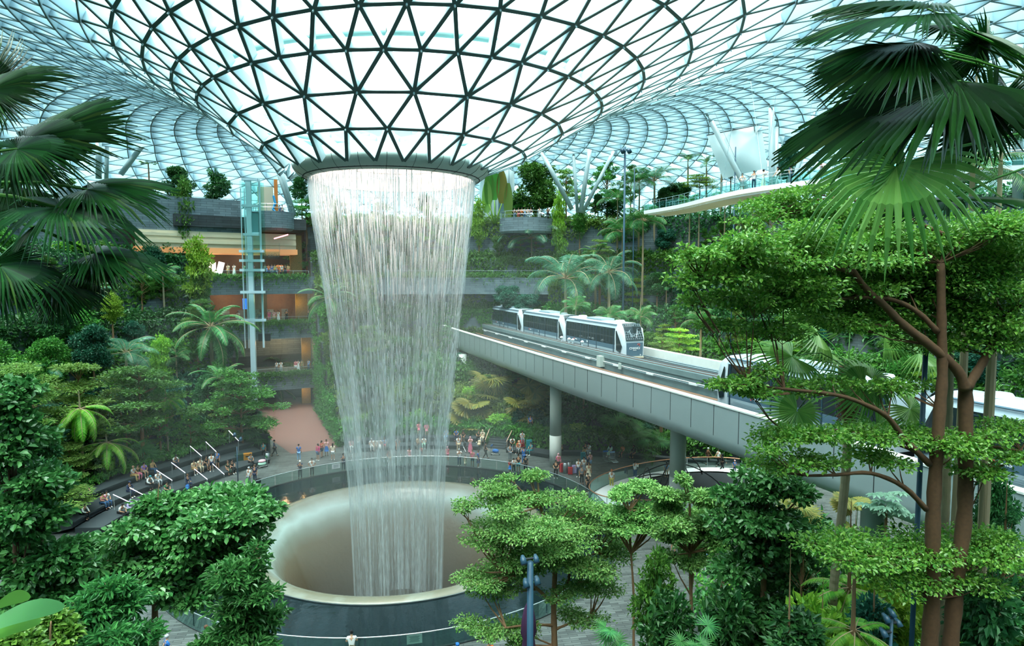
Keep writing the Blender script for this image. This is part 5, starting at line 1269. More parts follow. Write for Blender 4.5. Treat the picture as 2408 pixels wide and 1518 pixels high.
# ================= FOREGROUND PLANTS =================
def bigcrown(name, pads, n, m, size, lab, Y, trunks, cat='tree', asp=.55, bm=B_trunk, seed=3, flat=1, td=None, up=.75, yj=1.0, sol=0):
    """pads: (px, py, width px, height px, extra depth); trunks: [(radius px..., [(px, py)...])]"""
    rs = np.random.RandomState(seed); bl = []; base = at(trunks[0][1][0][0], 1600, Y=Y); base.z = max(0, 0)
    e = tag(empty(name, (base.x, base.y, 0)), lab, cat)
    for px, py, w_, h_, dy in pads:
        yy = Y+dy; c = at(px, py, Y=yy)-e.location; k = topix(c+e.location)[2]/FPX
        for q in range(4 if w_ > 70 else 2):
            a = rs.rand()*6.28; o_r = w_*k/2*(.62 if q else .1); f = ((.42+.25*rs.rand()) if q else .6)+sol
            bl.append(((c.x+o_r*math.cos(a), c.y+o_r*math.sin(a)*yj, c.z+(rs.rand()-.5)*h_*k*.7), (w_*k/2*f, w_*k/2*yj*f, max(h_*k/2*.62, .07))))
    V, F = blob_leaves(bl, n, size, rs, flat, asp, True, .15, up); npmesh('foliage', V, F, m, parent=e)
    for nm, pts, r0, r1, dy in trunks:
        mb = MB(); P3 = [at(x, y, Y=Y+dy*(i/(len(pts)-1)))-e.location for i, (x, y) in enumerate(pts)]; k = Y/FPX
        C = catmull(P3, 4); mb.tube(C, [(r0+(r1-r0)*i/(len(C)-1))*k*(1+.08*math.sin(i*2.3)) for i in range(len(C))], 10); mb.build(nm, bm, e, True)
    if True:
        mb = MB(); rr = random.Random(seed); tips = [p for nm, pts, a_, b_2, dy in trunks for p in [at(x, y, Y=Y+dy*(i/(len(pts)-1)))-e.location for i, (x, y) in enumerate(pts)][1:]]
        for c, r in bl:
            c = Vector(c); q = min(tips, key=lambda t: (t-c).length+(2 if t.z > c.z else 0))
            if (q-c).length > 2.3*k_(Y)+.4: q = c+(q-c).normalized()*.7
            mid = q.lerp(c, .55)+Vector((0,0,-.06*(q-c).length)); mb.tube([q, mid, c], [.035*k_(Y), .022*k_(Y), .008*k_(Y)], 5)
            for _ in range(2):
                a = rr.random()*6.28; t = c+Vector((math.cos(a)*r[0]*.8, math.sin(a)*r[1]*.8, r[2]*.3)); mb.tube([mid.lerp(c,.6), t], [.014*k_(Y), .004*k_(Y)], 4)
        mb.build('twigs', bm, e)
    return e
def k_(Y): return max(.5, Y/20)
# tiered tree, centre right
bigcrown('tiered_tree', [(1180,1125,60,26,0),(1150,1150,110,30,-.5),(1240,1120,80,30,.5),(1110,1190,80,24,0),(1200,1185,150,34,-1),(1290,1175,130,34,0),(1370,1180,110,30,.4),(1170,1225,170,34,.3),(1260,1230,190,36,-1.2),(1370,1225,170,36,0),(1430,1240,90,28,.3),(1150,1275,110,30,-.6),(1230,1285,190,40,0),(1340,1280,210,40,-1),(1430,1290,120,34,.5),(1200,1320,160,34,.5),(1300,1320,200,36,0),(1410,1325,120,34,-.4),(1120,1360,100,26,-.8),(1180,1350,120,26,.2),(1160,1385,110,22,0),(1400,1370,120,26,.3),(1340,1385,120,22,-.4),(1120,1470,120,22,-1),(1200,1475,110,20,-.6),(1370,1450,110,20,0),(1230,1500,80,24,-.5),(1420,1200,60,24,.6)],
  52000, leafmat('leaf_tiered', '#4c843a', '#93b866', .4, .3, .45), .105, 'wide tiered tree with small pale leaves before the right side of the basin', 25,
  [('trunk', [(1306,1640),(1304,1518),(1302,1420),(1304,1330),(1290,1250),(1270,1190)], 9, 4, 0),('branch', [(1303,1420),(1265,1385),(1225,1350),(1180,1345)], 5, 2, -.5),('branch', [(1303,1400),(1335,1370),(1345,1325),(1400,1300)], 5, 2, .4),('branch', [(1304,1470),(1250,1468),(1190,1475)], 4, 2, -1),('branch', [(1304,1480),(1340,1465),(1390,1450)], 4, 1.5, 0)], seed=4, sol=.12)
bigcrown('tiered_tree', [(1470,1160,90,26,0),(1520,1140,80,26,.4),(1480,1200,120,30,0),(1550,1185,100,28,.5),(1500,1235,130,28,-.4),(1450,1215,80,24,0),(1540,1225,90,26,.2)], 12000, MATS['leaf_tiered'], .11, 'slim light green tree whose crown touches the tiered tree on its right', 24,
  [('trunk', [(1492,1640),(1490,1518),(1490,1400),(1484,1300),(1480,1200)], 4, 2, 0)], seed=5)
bigcrown('tiered_tree', [(1600,1120,60,36,0),(1590,1165,110,34,.3),(1650,1160,110,34,-.3),(1580,1215,120,36,0),(1650,1210,130,38,.4),(1600,1260,120,38,-.3),(1660,1260,110,36,0),(1630,1300,120,34,.3),(1575,1300,70,28,0),(1690,1190,70,30,.2)], 20000, MATS['leaf_tiered'], .115, 'light green tree on a straight orange brown stem beside the vine clad tree', 21,
  [('trunk', [(1628,1640),(1627,1518),(1625,1400),(1622,1300),(1622,1180)], 6, 3, 0)], seed=6)
# umbrella tree, bottom left
bigcrown('umbrella_tree', [(400, 1198, 110, 51, 0), (480, 1184, 138, 42, 0.5), (560, 1164, 110, 34, 0.6), (600, 1189, 101, 31, 0), (640, 1199, 74, 29, 0.3), (330, 1238, 129, 51, -0.4), (430, 1268, 184, 60, 0), (530, 1234, 156, 51, -0.8), (260, 1278, 129, 51, 0.4), (200, 1288, 110, 42, 0), (150, 1318, 101, 42, -0.3), (330, 1328, 202, 68, -0.5), (450, 1338, 184, 51, 0.4), (220, 1348, 156, 60, 0), (560, 1284, 110, 42, 0.5), (420, 1383, 147, 51, -0.5), (290, 1388, 147, 51, 0.5), (610, 1229, 64, 34, -0.2), (180, 1388, 120, 51, 0.3), (500, 1344, 101, 42, 0.3), (560, 1209, 110, 34, -0.6), (340, 1188, 46, 34, 0)],
  34000, leafmat('leaf_umbrella', '#2f7538', '#6cae60', .28, .25, .55), .17, 'umbrella shaped tree with glossy leaves at the bottom left before the basin', 19,
  [('trunk', [(366,1640),(365,1518),(364,1420),(362,1340),(366,1260),(372,1200)], 8, 4, 0),('branch', [(364,1400),(385,1370),(440,1330),(500,1290)], 4, 2, .4),('branch', [(364,1390),(330,1350),(290,1320),(230,1310)], 4, 2, -.4),('branch', [(366,1300),(420,1250),(520,1210),(600,1190)], 4, 2, .5),('leader', [(370,1210),(372,1160),(374,1135)], 1.6, .6, 0)], seed=7, up=.6, sol=.28)
bigcrown('slender_tree', [(600,1300,60,40,0),(575,1340,110,50,0),(530,1370,90,50,.3),(590,1390,110,50,-.3),(540,1430,110,50,0),(600,1440,100,50,.3),(560,1480,130,50,0),(610,1510,100,50,-.2),(530,1530,110,60,0),(590,1560,120,60,0)], 11000, G_neard, .16, 'slender dark leaved tree in front of the pool railing, right of the umbrella tree', 15,
  [('trunk', [(572,1700),(572,1518),(570,1400),(590,1310)], 5, 2, 0)], asp=.28, seed=8, up=.4, sol=.25)
bigcrown('willow_tree', [(250,1380,90,50,0),(210,1430,110,60,0),(280,1430,100,60,.3),(240,1490,140,60,-.3),(300,1500,110,60,0),(200,1530,130,70,0),(280,1560,140,60,0)], 9000, G_neard, .17, 'narrow leaved dark tree by the paving at the bottom left', 14,
  [('trunk', [(246,1700),(246,1518),(246,1430),(250,1370)], 4, 2, 0)], asp=.25, seed=9, up=.4, sol=.2)
bigcrown('dark_tree', [(20,930,110,70,0),(60,1000,130,80,.4),(20,1080,120,80,0),(80,1140,120,70,0),(30,1200,130,80,-.4),(110,1230,110,60,0),(40,1300,150,90,.3),(120,1330,120,70,0),(60,1400,160,80,0),(140,1290,100,50,.4)], 15000, G_neard, .17, 'dark dense tree hugging the left frame edge above the banana leaf', 17,
  [('trunk', [(40,1700),(38,1400),(36,1200),(30,1000)], 7, 4, 0),('trunk', [(100,1700),(98,1400),(100,1200)], 4, 2, .5)], bm=B_dark, seed=10, up=.5, sol=.3)
bigcrown('low_tree', [(120,1470,120,60,.5),(60,1520,140,70,0)], 2600, G_near, .14, 'sprays of green leaves low beside the paving at the bottom left', 12, [('stem', [(120,1700),(118,1520),(120,1460)], 3, 1.5, 0)], seed=12)
# banana leaves bottom left
e = tag(empty('banana_plant', at(-60, 1500, Y=6)), 'banana plant with broad yellow edged leaf at the bottom left corner', 'banana plant')
for a_, b_2, w_, m_ in (((-40,1478),(150,1428),60,G_neard),((-60,1520),(95,1462),52,G_near),((-30,1440),(70,1406),44,G_near)):
    A = at(*a_, Y=5.8)-e.location; Bv = at(*b_2, Y=6.4)-e.location; mb = MB(); k = 6/FPX
    for i in range(13):
        t = i/12; c = A.lerp(Bv, t)+Vector((0,0,.06*math.sin(PI*t))); ww = w_*k*.5*math.sin(PI*(.06+.92*t))**.55
        mb.v += [(c.x, c.y-ww*1.1, c.z-ww*.35), (c.x, c.y, c.z), (c.x, c.y+ww*1.1, c.z+ww*.3)]
    for i in range(12):
        for j in range(2): mb.face((i*3+j, i*3+j+1, i*3+j+4, i*3+j+3))
    mb.build('leaf_blade', m_, e, True)
# vine clad tree
bigcrown('vine_tree', [(1800,1130,110,50,0),(1750,1160,110,50,.3),(1850,1160,110,50,-.3),(1790,1200,150,60,0),(1740,1240,120,60,0),(1850,1240,120,60,.3),(1800,1290,150,60,-.3),(1750,1330,130,60,0),(1840,1340,120,60,0),(1800,1400,160,60,.3),(1740,1440,120,60,0),(1850,1450,120,60,0),(1790,1510,160,60,-.3)], 15000, G_neard, .17, 'tall vine clad tree with a bare cut top right of the oval opening', 17,
  [('trunk', [(1797,1700),(1794,1518),(1796,1350),(1802,1200),(1805,1100)], 9, 6, 0),('branch', [(1803,1125),(1840,1113),(1880,1110)], 3, 1.5, 0),('branch', [(1803,1210),(1850,1200),(1885,1190)], 3, 1.5, 0),('branch', [(1800,1130),(1780,1150),(1765,1165)], 3, 1, 0)], seed=13, up=.4, sol=.2)
# the great tree on the right
pads = [(1610,590,70,26,-1),(1640,600,120,36,-1),(1740,580,190,46,-.6),(1860,565,220,54,0),(2000,550,250,60,.4),(2150,545,260,66,.4),(2290,530,230,70,0),(2390,515,160,70,-.4),(1620,655,100,34,-.8),(1700,640,190,44,-.3),(1850,630,240,50,.6),(2020,615,260,50,1),(2200,620,260,60,.8),(2350,610,200,70,.3),(1625,705,80,30,-.6),(1720,705,170,40,-.2),(1850,710,210,44,.3),(1990,690,220,44,1),(2140,690,240,50,1),(2290,700,220,60,.6),(2390,690,120,60,0),(1700,760,120,26,0),(1830,770,180,34,.4),(1960,760,180,34,.8),(2110,770,200,40,1),(2250,790,200,50,.6),(2380,800,140,60,.3),
  (1790,500,110,26,1),(1870,470,170,32,1.2),(1960,450,150,28,1.2),(2060,440,120,26,1.2),(1740,530,90,24,.8),(1930,500,200,30,1.4),
  (1680,905,60,20,-.8),(1730,900,110,26,-.6),(1800,880,110,28,-.4),(1770,925,120,24,-.3),(1860,915,110,24,0),(1960,900,110,22,.3),(2060,900,120,24,.3),
  (1790,1060,100,24,-.6),(1850,1030,150,30,-.4),(1940,1010,180,32,0),(2050,1010,190,32,.3),(2160,1030,190,32,.2),(2280,1040,180,30,0),(2380,1060,120,30,0),(1820,1100,120,22,-.4),(1920,1080,150,24,0),(2060,1080,150,24,.2),(2140,900,100,30,.5),(2330,1100,140,30,0),(2380,1000,110,28,.3),
  (1960,1280,170,30,-.4),(2050,1300,210,36,-.2),(2160,1310,230,40,0),(2270,1290,210,40,.3),(2370,1290,150,50,0),(2120,1350,170,34,.3),(2260,1360,180,40,0)]
bigcrown('great_tree', [(a,b,c,h*1.35,d) for a,b,c,h,d in pads]+[(1750,610,300,60,0),(1950,590,360,70,.8),(2150,600,360,80,1.2),(2300,580,300,90,.6),(1800,680,260,60,.6),(2000,660,320,60,1.4),(2200,660,320,80,1.4),(2050,740,300,60,1.4),(2250,740,280,80,1)], 125000, leafmat('leaf_great', '#3c8a2c', '#86bc4c', .32, .34, .5), .082, 'great spreading tree with flat leafy sprays and two brown trunks on the right', 11.5,
  [('trunk', [(2186,1640),(2186,1518),(2192,1409),(2194,1225),(2200,1103),(2210,961),(2216,880),(2214,752),(2212,618)], 24, 10, 0),
   ('trunk', [(2228,1640),(2235,1518),(2251,1348),(2267,1225),(2271,1103),(2271,941),(2270,905)], 22, 17, .2),
   ('bough', [(2270,915),(2250,868),(2187,812),(2123,762),(2080,718),(2036,678),(2003,631),(1985,600)], 15, 6, 0),
   ('bough', [(2274,912),(2300,870),(2320,835),(2346,780),(2370,745),(2395,720),(2440,690)], 13, 6, .3),
   ('bough', [(2205,780),(2160,735),(2100,705),(2020,700),(1930,705),(1800,700)], 8, 3, .4),('bough', [(2003,640),(1940,625),(1860,620),(1760,625),(1650,655)], 6, 2, -.6),
   ('bough', [(2186,1091),(2129,1034),(2088,981),(2040,953),(1966,928),(1844,914),(1760,905)], 9, 3, -.5),('bough', [(2178,1197),(2125,1144),(2048,1112),(1966,1116),(1897,1118)], 8, 3, -.3),
   ('bough', [(2200,1100),(2150,1060),(2060,1030),(1960,1010),(1860,1030)], 6, 2, .2),('bough', [(2240,560),(2100,500),(1960,465),(1800,500)], 6, 2, 1.2),('bough', [(2200,1330),(2130,1310),(2020,1300)], 6, 2, 0),('bough', [(2275,1060),(2330,1050),(2400,1060)], 6, 3, 0)], bm=mat('bark_great', '#58402a', .85, noise=.35, nscale=14), seed=14, sol=.2)
# ringed palm trunks and the fan palm in the middle right
def trunkline(name, pts, Y, r0, r1, lab, m, extra=None):
    base = at(pts[0][0], pts[0][1], Y=Y); e = tag(empty(name, (base.x, base.y, 0)), lab, 'palm tree'); P3 = [at(x, y, Y=Y)-e.location for x, y in pts]; P3 = [Vector((0,0,0))]+P3
    C = catmull(P3, 10); k = Y/FPX; mb = MB(); mb.tube(C, [(r0+(r1-r0)*i/(len(C)-1))*k*(1+.07*(i % 2)) for i in range(len(C))], 12); mb.build('trunk', m, e); return e
e = trunkline('fan_palm', [(1954,1518),(1960,1388),(1968,1307),(1982,1185),(1992,1063),(1996,940),(1994,870)], 15, 11, 11, 'tall fan palm with a shaggy crown and ringed trunk before the near train', B_palm)
hub0 = at(1994, 868, Y=15); mb = MB(); mb.tube([at(1996,1000,Y=15)-e.location, at(1996,940,Y=15)-e.location, at(1994,860,Y=15)-e.location], [.13,.24,.2], 12)
rr_ = random.Random(5)
for i in range(150):
    a = rr_.random()*6.28; p = at(1995, rr_.uniform(860,1000), Y=15)-e.location; q = p+Vector((math.cos(a)*.2, math.sin(a)*.2, 0)); mb.beam(q, q+Vector((math.cos(a)*.12, math.sin(a)*.12, rr_.uniform(-.15,.2))), .03, .01)
mb.build('fibre_boots', mat('fibre', '#6b4a36', .9, noise=.4, nscale=12), e)
for (hx, hy, tx, ty, key, nn, dy) in ((1862,838,1780,850,'fan_l0',(.1,-.6,.8),-.6),(1875,965,1845,1040,'fan_l1',(-.2,-.9,.3),-.8),(2050,890,2130,900,'fan_l0',(.2,-.7,.7),-.8),(2030,905,1970,960,'fan_l1',(0,-.9,.4),-1),(2160,830,2250,860,'fan_l0',(.3,-.5,.8),.5),(2140,960,2200,1010,'fan_l1',(.2,-.9,.4),-.4),(1920,780,1850,740,'fan_l0',(-.2,-.6,.7),.8),(2000,760,2010,680,'fan_l0',(0,-.7,-.5),.9),(2080,790,2150,740,'fan_l0',(.3,-.6,.6),.8),(2060,1000,2090,1070,'fan_l1',(0,-1,.2),-.6),(1955,830,1900,800,'fan_l1',(-.3,-.5,.8),1)):
    put_fan(e, key, at(hx, hy, Y=15+dy), at(tx, ty, Y=15+dy-.2), nn, root=tuple(hub0))
trunkline('ringed_palm', [(2212,1518),(2216,1380),(2222,1220),(2228,1063),(2232,900),(2234,780)], 13.5, 12, 10, 'ringed pale palm trunk standing between the two brown trunks', B_palm)
# the two big foreground fan palms (their trunks stand outside the frame)
def fanpalm_near(Y, root, fr, lab):
    e = tag(empty('near_fan_palm', at(root[0], root[1], Y=Y)), lab, 'palm tree')
    for (hx, hy, tx, ty, key, nn, dy) in fr: put_fan(e, 'fan_d2' if tx > 1500 and key in ('fan_d0','fan_d1') and nn[2] > .35 else key, at(hx, hy, Y=Y+dy), at(hx+(tx-hx)*1.06, hy+(ty-hy)*1.06, Y=Y+dy+.1), (nn[0], nn[1]*(.36 if tx > 1500 and not key.startswith('fan_l') else .6), nn[2]+(.15 if nn[2] > 0 else -.05)), root=tuple(at(root[0], root[1], Y=Y+.3)))
    return e
fanpalm_near(6, (-260, 520), [(-30,215,135,135,'fan_d0',(-.1,-.75,.5),0),(-40,200,60,95,'fan_d1',(.3,-.8,-.4),.3),(55,335,290,262,'fan_d0',(-.1,-.75,.55),.2),(40,350,200,330,'fan_d1',(0,-.8,.5),-.2),(60,360,255,215,'fan_d2',(-.1,-.75,.6),.4),(205,445,390,470,'fan_d0',(.05,-.5,.8),.2),(190,440,400,420,'fan_d2',(0,-.5,.8),.5),(140,488,350,522,'fan_d1',(0,-.55,.8),-.1),(145,492,30,560,'fan_d2',(0,-.6,.75),-.1),(222,595,400,612,'fan_d0',(.05,-.45,.85),.1),(225,598,250,700,'fan_d2',(.1,-.9,.3),.1),(0,625,185,660,'fan_d1',(-.1,-.6,.75),-.3),(130,665,262,690,'fan_d0',(.0,-.55,.8),.1),(-20,620,90,735,'fan_d0',(.2,-.8,.4),-.3),(128,668,215,750,'fan_d2',(.2,-.8,.5),.15),(40,390,180,440,'fan_d1',(0,-.8,.5),.5),(-20,470,130,455,'fan_d0',(0,-.7,.6),.6)],
  'near fan palm whose dark pleated fronds reach in from the left edge')
fanpalm_near(6.3, (2650, 420), [(2175,35,1925,55,'fan_d0',(.1,-.7,.6),0),(2180,20,1960,-10,'fan_d2',(0,-.7,.6),.3),(2155,110,1950,215,'fan_d0',(.05,-.8,.5),-.1),(2150,100,1945,130,'fan_d1',(0,-.75,.6),.2),(2160,118,2080,225,'fan_d2',(.1,-.95,.2),.1),(2250,190,1900,350,'fan_d0',(0,-.6,.75),0),(2255,190,2010,330,'fan_d1',(.1,-.8,.5),-.15),(2258,192,2408,262,'fan_d2',(.1,-.7,.6),-.1),(2300,105,2290,200,'fan_d1',(.1,-.9,-.2),.4),(2315,112,2200,180,'fan_d2',(0,-.8,-.4),.5),(2310,268,2210,370,'fan_d1',(0,-.9,-.3),.3),(2315,265,2380,380,'fan_d0',(.1,-.9,-.3),.35),(2108,388,1935,520,'fan_l1',(.05,-.8,.6),-.2),(2106,392,2120,490,'fan_l0',(.1,-1,.2),-.2),(2230,470,2400,455,'fan_d1',(0,-.4,.9),.2),(2228,472,2100,500,'fan_d2',(0,-.5,.8),.2),(2240,60,2400,120,'fan_d2',(0,-.8,.4),.5),(2370,210,2420,300,'fan_d0',(0,-.9,.2),.3)],
  'near fan palm whose dark pleated fronds hang in from the right edge')
# feather palm fronds between the right fan fronds
palm('feather_palm', 'f_kentia', *at(2290,420,Y=14).xy, 8, at(2290,400,Y=14).z-8, 1.5, 'feathery palm crown behind the right near fan palm', 12, elev=(-.2,1.2), td=.1)
palm('feather_palm', 'f_arch', *at(2350,560,Y=13).xy, 6, at(2350,560,Y=13).z-6, 1.9, 'long fronded palm at the right edge behind the great tree', 12, elev=(-.2,1.1), td=.12)
# planting bed at the right of the plaza
bed = [(9.5,15),(11.5,22),(13.8,27),(18,31.5),(24,33),(34,33),(40,20),(36,6),(12,6)]
mb = MB(); mb.v = [(x, y, .0) for x, y in bed]+[(x, y, .55) for x, y in bed]; n = len(bed)
for i in range(n): mb.face((i, (i+1) % n, (i+1) % n+n, i+n))
mb.face([i+n for i in range(n)]); tag(mb.build('floor_planting_bed', M_soil), kind='structure')
def inbed(x, y): return x > 10+.28*(y-12) and y < 32.5 and x < 34
def scatter_bed(n, m, size, h0, h1, lab, seed, asp=.5, reg=(10,34,7,32)):
    rs = np.random.RandomState(seed); P = []
    while len(P) < n:
        x = rs.uniform(reg[0], reg[1]); y = rs.uniform(reg[2], reg[3])
        if inbed(x, y): P.append((x, y, .5+h0+(h1-h0)*rs.rand()*(.55+.45*math.sin(x*1.3)*math.cos(y*1.1)+.3*math.sin(x*3+y*2.4))))
    P = np.array(P); D = rs.normal(size=P.shape)+np.array([0,-.3,.2]); Nn = np.array([0,-.35,1])+rs.normal(size=P.shape)*.4
    V, F = leaves(P, D, Nn, size*(.5+rs.rand(n)), asp, True); tag(npmesh('bed_foliage', V, F, m), lab, 'plants', kind='stuff')
scatter_bed(26000, G_neard, .3, .2, 4.2, 'dense dark leaves filling the planting bed under the viaduct', 31)
scatter_bed(16000, G_near, .24, 1.5, 4.6, 'mid green leaves filling the planting bed', 32, .4)
scatter_bed(2500, G_lime, .2, 3.2, 4.8, 'lime green young leaves topping the planting bed', 33, .45)
for px, top, w_, h_, Y, key, lab in ((1540,1300,110,260,19,'column1','narrow leafy tree with drooping leaves at the edge of the paving'),(1560,1390,120,200,17,'shrub1','low leafy shrub under the narrow tree at the paving edge'),(1690,1380,140,200,16,'shrub1','dark leafy shrub between the orange stem and the vine clad tree'),(1700,1290,100,160,20,'airy1','open crowned young tree left of the vine clad tree'),(1890,1270,120,200,16,'airy2','glossy leaved young tree right of the vine clad tree'),(1940,1380,150,200,14,'shrub0','bright green shrub at the foot of the fan palm trunk'),(2090,1330,150,240,15,'shrub0','lime leaved shrub between fan palm and brown trunks'),(2340,1350,170,260,12,'shrub1','dark shrub right of the brown trunks at the bottom edge'),(2330,1090,120,250,14,'column2','dark narrow vine column before the viaduct wall at the right edge'),(2370,1200,110,200,13,'airy2','drooping dark leaved plant at the right edge below the viaduct'),(2060,1400,120,160,13,'shrub2','bluish leaved shrub left of the brown trunks'),(1900,1200,120,140,22,'shrub1','dark shrub in the shade right under the viaduct'),(1860,1440,150,130,12,'shrub1','broad leaved shrub at the bottom edge beside the fan palm trunk')):
    p = at(px, top, Y=Y); d = topix(p)[2]; H = max(1.5, p.z-.5); tree('bed_'+('shrub' if 'shrub' in key else 'tree'), key, p.x, p.y, .5, H, w_*d/FPX*1.1, min(H, h_*d/FPX), lab, 'shrub' if 'shrub' in key else 'tree', td=.07)
fan_shrub(2025, 1175, 70, 0, 'golden round fan leaf plant below the viaduct beside the fan palm trunk', 'fan_g', 6, Y=20, z0=.5)
fan_shrub(1890, 1180, 80, 0, 'fan palm with thin ribbed golden leaves under the viaduct', 'fan_y', 10, Y=22, z0=.5)
fan_shrub(1440, 1490, 90, 0, 'big fan palm leaf bush at the bottom edge right of the tiered tree', 'fan_s', 8, Y=16, z0=0)
fan_shrub(1650, 1500, 80, 0, 'fan palm leaves at the bottom edge below the light green tree', 'fan_s', 8, Y=14, z0=.5)
palm('tree_fern', 'f_fern', *at(2000,1380,Y=15).xy, .5, at(2000,1380,Y=15).z-.5, 1.7, 'large bright fern lit yellow between the trunks', 18, 'fern', 'b', .1, (-.9,.7))
palm('tree_fern', 'f_fern', *at(2010,1480,Y=12).xy, .5, at(2010,1480,Y=12).z-.5, 1.3, 'lower fern at the bottom edge left of the brown trunks', 16, 'fern', 'b', .1, (-.9,.7))
# pale umbrella leaved plant
e = tag(empty('umbrella_plant', at(2085,1190,Y=17)), 'pale grey green plant with finger like leaf whorls below the viaduct', 'plant')
rs_ = np.random.RandomState(4); P = []; D = []; Nn = []
for i in range(26):
    c = np.array([rs_.uniform(-.55,.55), rs_.uniform(-.4,.4), rs_.uniform(-.35,.4)])
    for j in range(8): a = 2*PI*j/8; P.append(c); D.append((math.cos(a), math.sin(a), -.15)); Nn.append((0,-.3,1))
V, F = leaves(np.array(P), np.array(D), np.array(Nn), np.full(len(P), .26), .36, True); npmesh('leaf_whorls', V, F, leafmat('leaf_pale', '#86b39a', '#a8cdb6', .4, .2), parent=e)
mb = MB(); mb.tube([(0,0,-6.5),(0,0,0)], .04, 6); mb.build('stem', B_trunk, e)
# lamp poles
M_pole = mat('blue_pole', '#24485c', .5)
def pole(px, pytop, Y, r, lab, heads=()):
    p = at(px, pytop, Y=Y); e = tag(empty('lamp_post', (p.x, p.y, 0)), lab, 'lamp'); mb = MB(); mb.tube([(0,0,0),(0,0,p.z)], r, 10); mb.build('pole', M_pole, e, True)
    for hx, hy, sz in heads:
        q = at(hx, hy, Y=Y)-e.location; mb = MB(); mb.tube([q+Vector((0,.1,sz*.3)), q, q+Vector((sz*.1,-sz*.5,-sz*.6))], [sz*.25, sz*.45, sz*.5], 12); mb.build('floodlight', mat('lamp_housing', '#28485a', .4), e, True)
        mb = MB(); mb.tube([q, Vector((0,0,q.z))], .03, 6); mb.build('bracket', M_dark, e)
pole(1247, 1320, 18, .095, 'dark blue lamp post with floodlights before the tiered tree', ((1230,1314,.2),(1260,1311,.18),(1236,1368,.2),(1262,1362,.2)))
pole(2178, 800, 12.5, .055, 'slim dark blue lamp post left of the brown trunks')
pole(2098, 1440, 11, .03, 'small blue spotlight stand among the leaves at the bottom right', ((2084,1452,.13),(2112,1462,.12),(2078,1486,.13),(2098,1440,.12)))
pole(1247+150, 975, 66, .09, 'tall dark blue lamp post behind the viaduct column')
pole(1470, 345, 80, .13, 'floodlight mast on the top level among the palms', ((1463,352,.6),(1478,352,.6)))
pole(1492, 395, 82, .07, 'thin dark pole beside the floodlight mast')
pole(1730, 345, 68, .07, 'thin dark pole left of the people on the bridge')
pole(557, 1050, 60, .05, 'camera pole on the seating steps by the pale trunk', ((552,1020,.3),(566,1030,.3)))

# ================= PEOPLE =================
def skin_mesh(name, pts, edges, rad, sub=1, root=0):
    me = bpy.data.meshes.new(name); me.from_pydata(pts, edges, []); o = bpy.data.objects.new(name, me); COL.objects.link(o)
    md = o.modifiers.new('s', 'SKIN'); md.use_smooth_shade = True
    for i, r in enumerate(rad): me.skin_vertices[0].data[i].radius = (r if hasattr(r, '__len__') else (r, r))
    me.skin_vertices[0].data[root].use_root = True
    sb = o.modifiers.new('u', 'SUBSURF'); sb.levels = sub; sb.render_levels = sub
    bpy.context.view_layer.update(); dg = bpy.context.evaluated_depsgraph_get(); m2 = bpy.data.meshes.new_from_object(o.evaluated_get(dg)); m2.name = name
    bpy.data.objects.remove(o); bpy.data.meshes.remove(me)
    m2.materials.clear(); m2.materials.append(None); return m2
def joints(pose):
    """joint positions, figure 1.72 m, facing -y"""
    J = dict(hip=(0,0,.93), waist=(0,0,1.08), chest=(0,.0,1.28), neck=(0,.01,1.46), head=(0,-.01,1.60))
    if pose == 'sit':
        J = dict(hip=(0,.05,.10), waist=(0,.04,.26), chest=(0,.0,.46), neck=(0,-.03,.64), head=(0,-.07,.78))
    if pose == 'lean':
        J = dict(hip=(0,.05,.10), waist=(0,-.0,.25), chest=(0,-.14,.42), neck=(0,-.25,.57), head=(0,-.33,.69))
    hz = J['hip']; ch = J['chest']; nk = J['neck']
    for s, n in ((-1,'l'),(1,'r')):
        if pose in ('sit','lean'):
            J['th'+n] = (.10*s, -.02+hz[1]*0, .09); J['kn'+n] = (.13*s, -.42, .13 if n == 'l' else .10); J['an'+n] = (.12*s, -.40+.06*s, -.34); J['to'+n] = (.13*s, -.56+.06*s, -.40)
        elif pose == 'walk':
            J['th'+n] = (.09*s, 0, .88); J['kn'+n] = (.10*s, -.12 if s > 0 else .04, .50); J['an'+n] = (.10*s, -.22 if s > 0 else .30, .09 if s > 0 else .16); J['to'+n] = (.10*s, -.38 if s > 0 else .18, .03 if s > 0 else .05)
        else:
            J['th'+n] = (.09*s, 0, .88); J['kn'+n] = (.105*s, -.02, .49); J['an'+n] = (.115*s, .02, .08); J['to'+n] = (.14*s, -.14, .03)
        sx, sy, sz = .175*s, ch[1]+(nk[1]-ch[1])*.6, nk[2]-.06
        J['sh'+n] = (sx, sy, sz)
        if pose == 'photo': J['el'+n] = (.24*s, sy-.14, sz-.20); J['ha'+n] = (.07*s, sy-.36, sz+.04)
        elif pose == 'rail': J['el'+n] = (.26*s, sy-.08, sz-.25); J['ha'+n] = (.16*s, sy-.34, sz-.34)
        elif pose in ('sit','lean'): J['el'+n] = (.25*s, sy-.10, sz-.25); J['ha'+n] = (.10*s, sy-.32, sz-.32)
        elif pose == 'hips': J['el'+n] = (.34*s, .05, sz-.26); J['ha'+n] = (.18*s, -.05, sz-.40)
        elif pose == 'walk': J['el'+n] = (.23*s, sy+.10*s, sz-.28); J['ha'+n] = (.24*s, sy-.10+.22*s, sz-.50)
        else: J['el'+n] = (.22*s, sy+.02, sz-.29); J['ha'+n] = (.23*s, sy-.08, sz-.55)
    return J
def lp3(a, b, t): return tuple(a[i]+(b[i]-a[i])*t for i in range(3))
POSE = {}
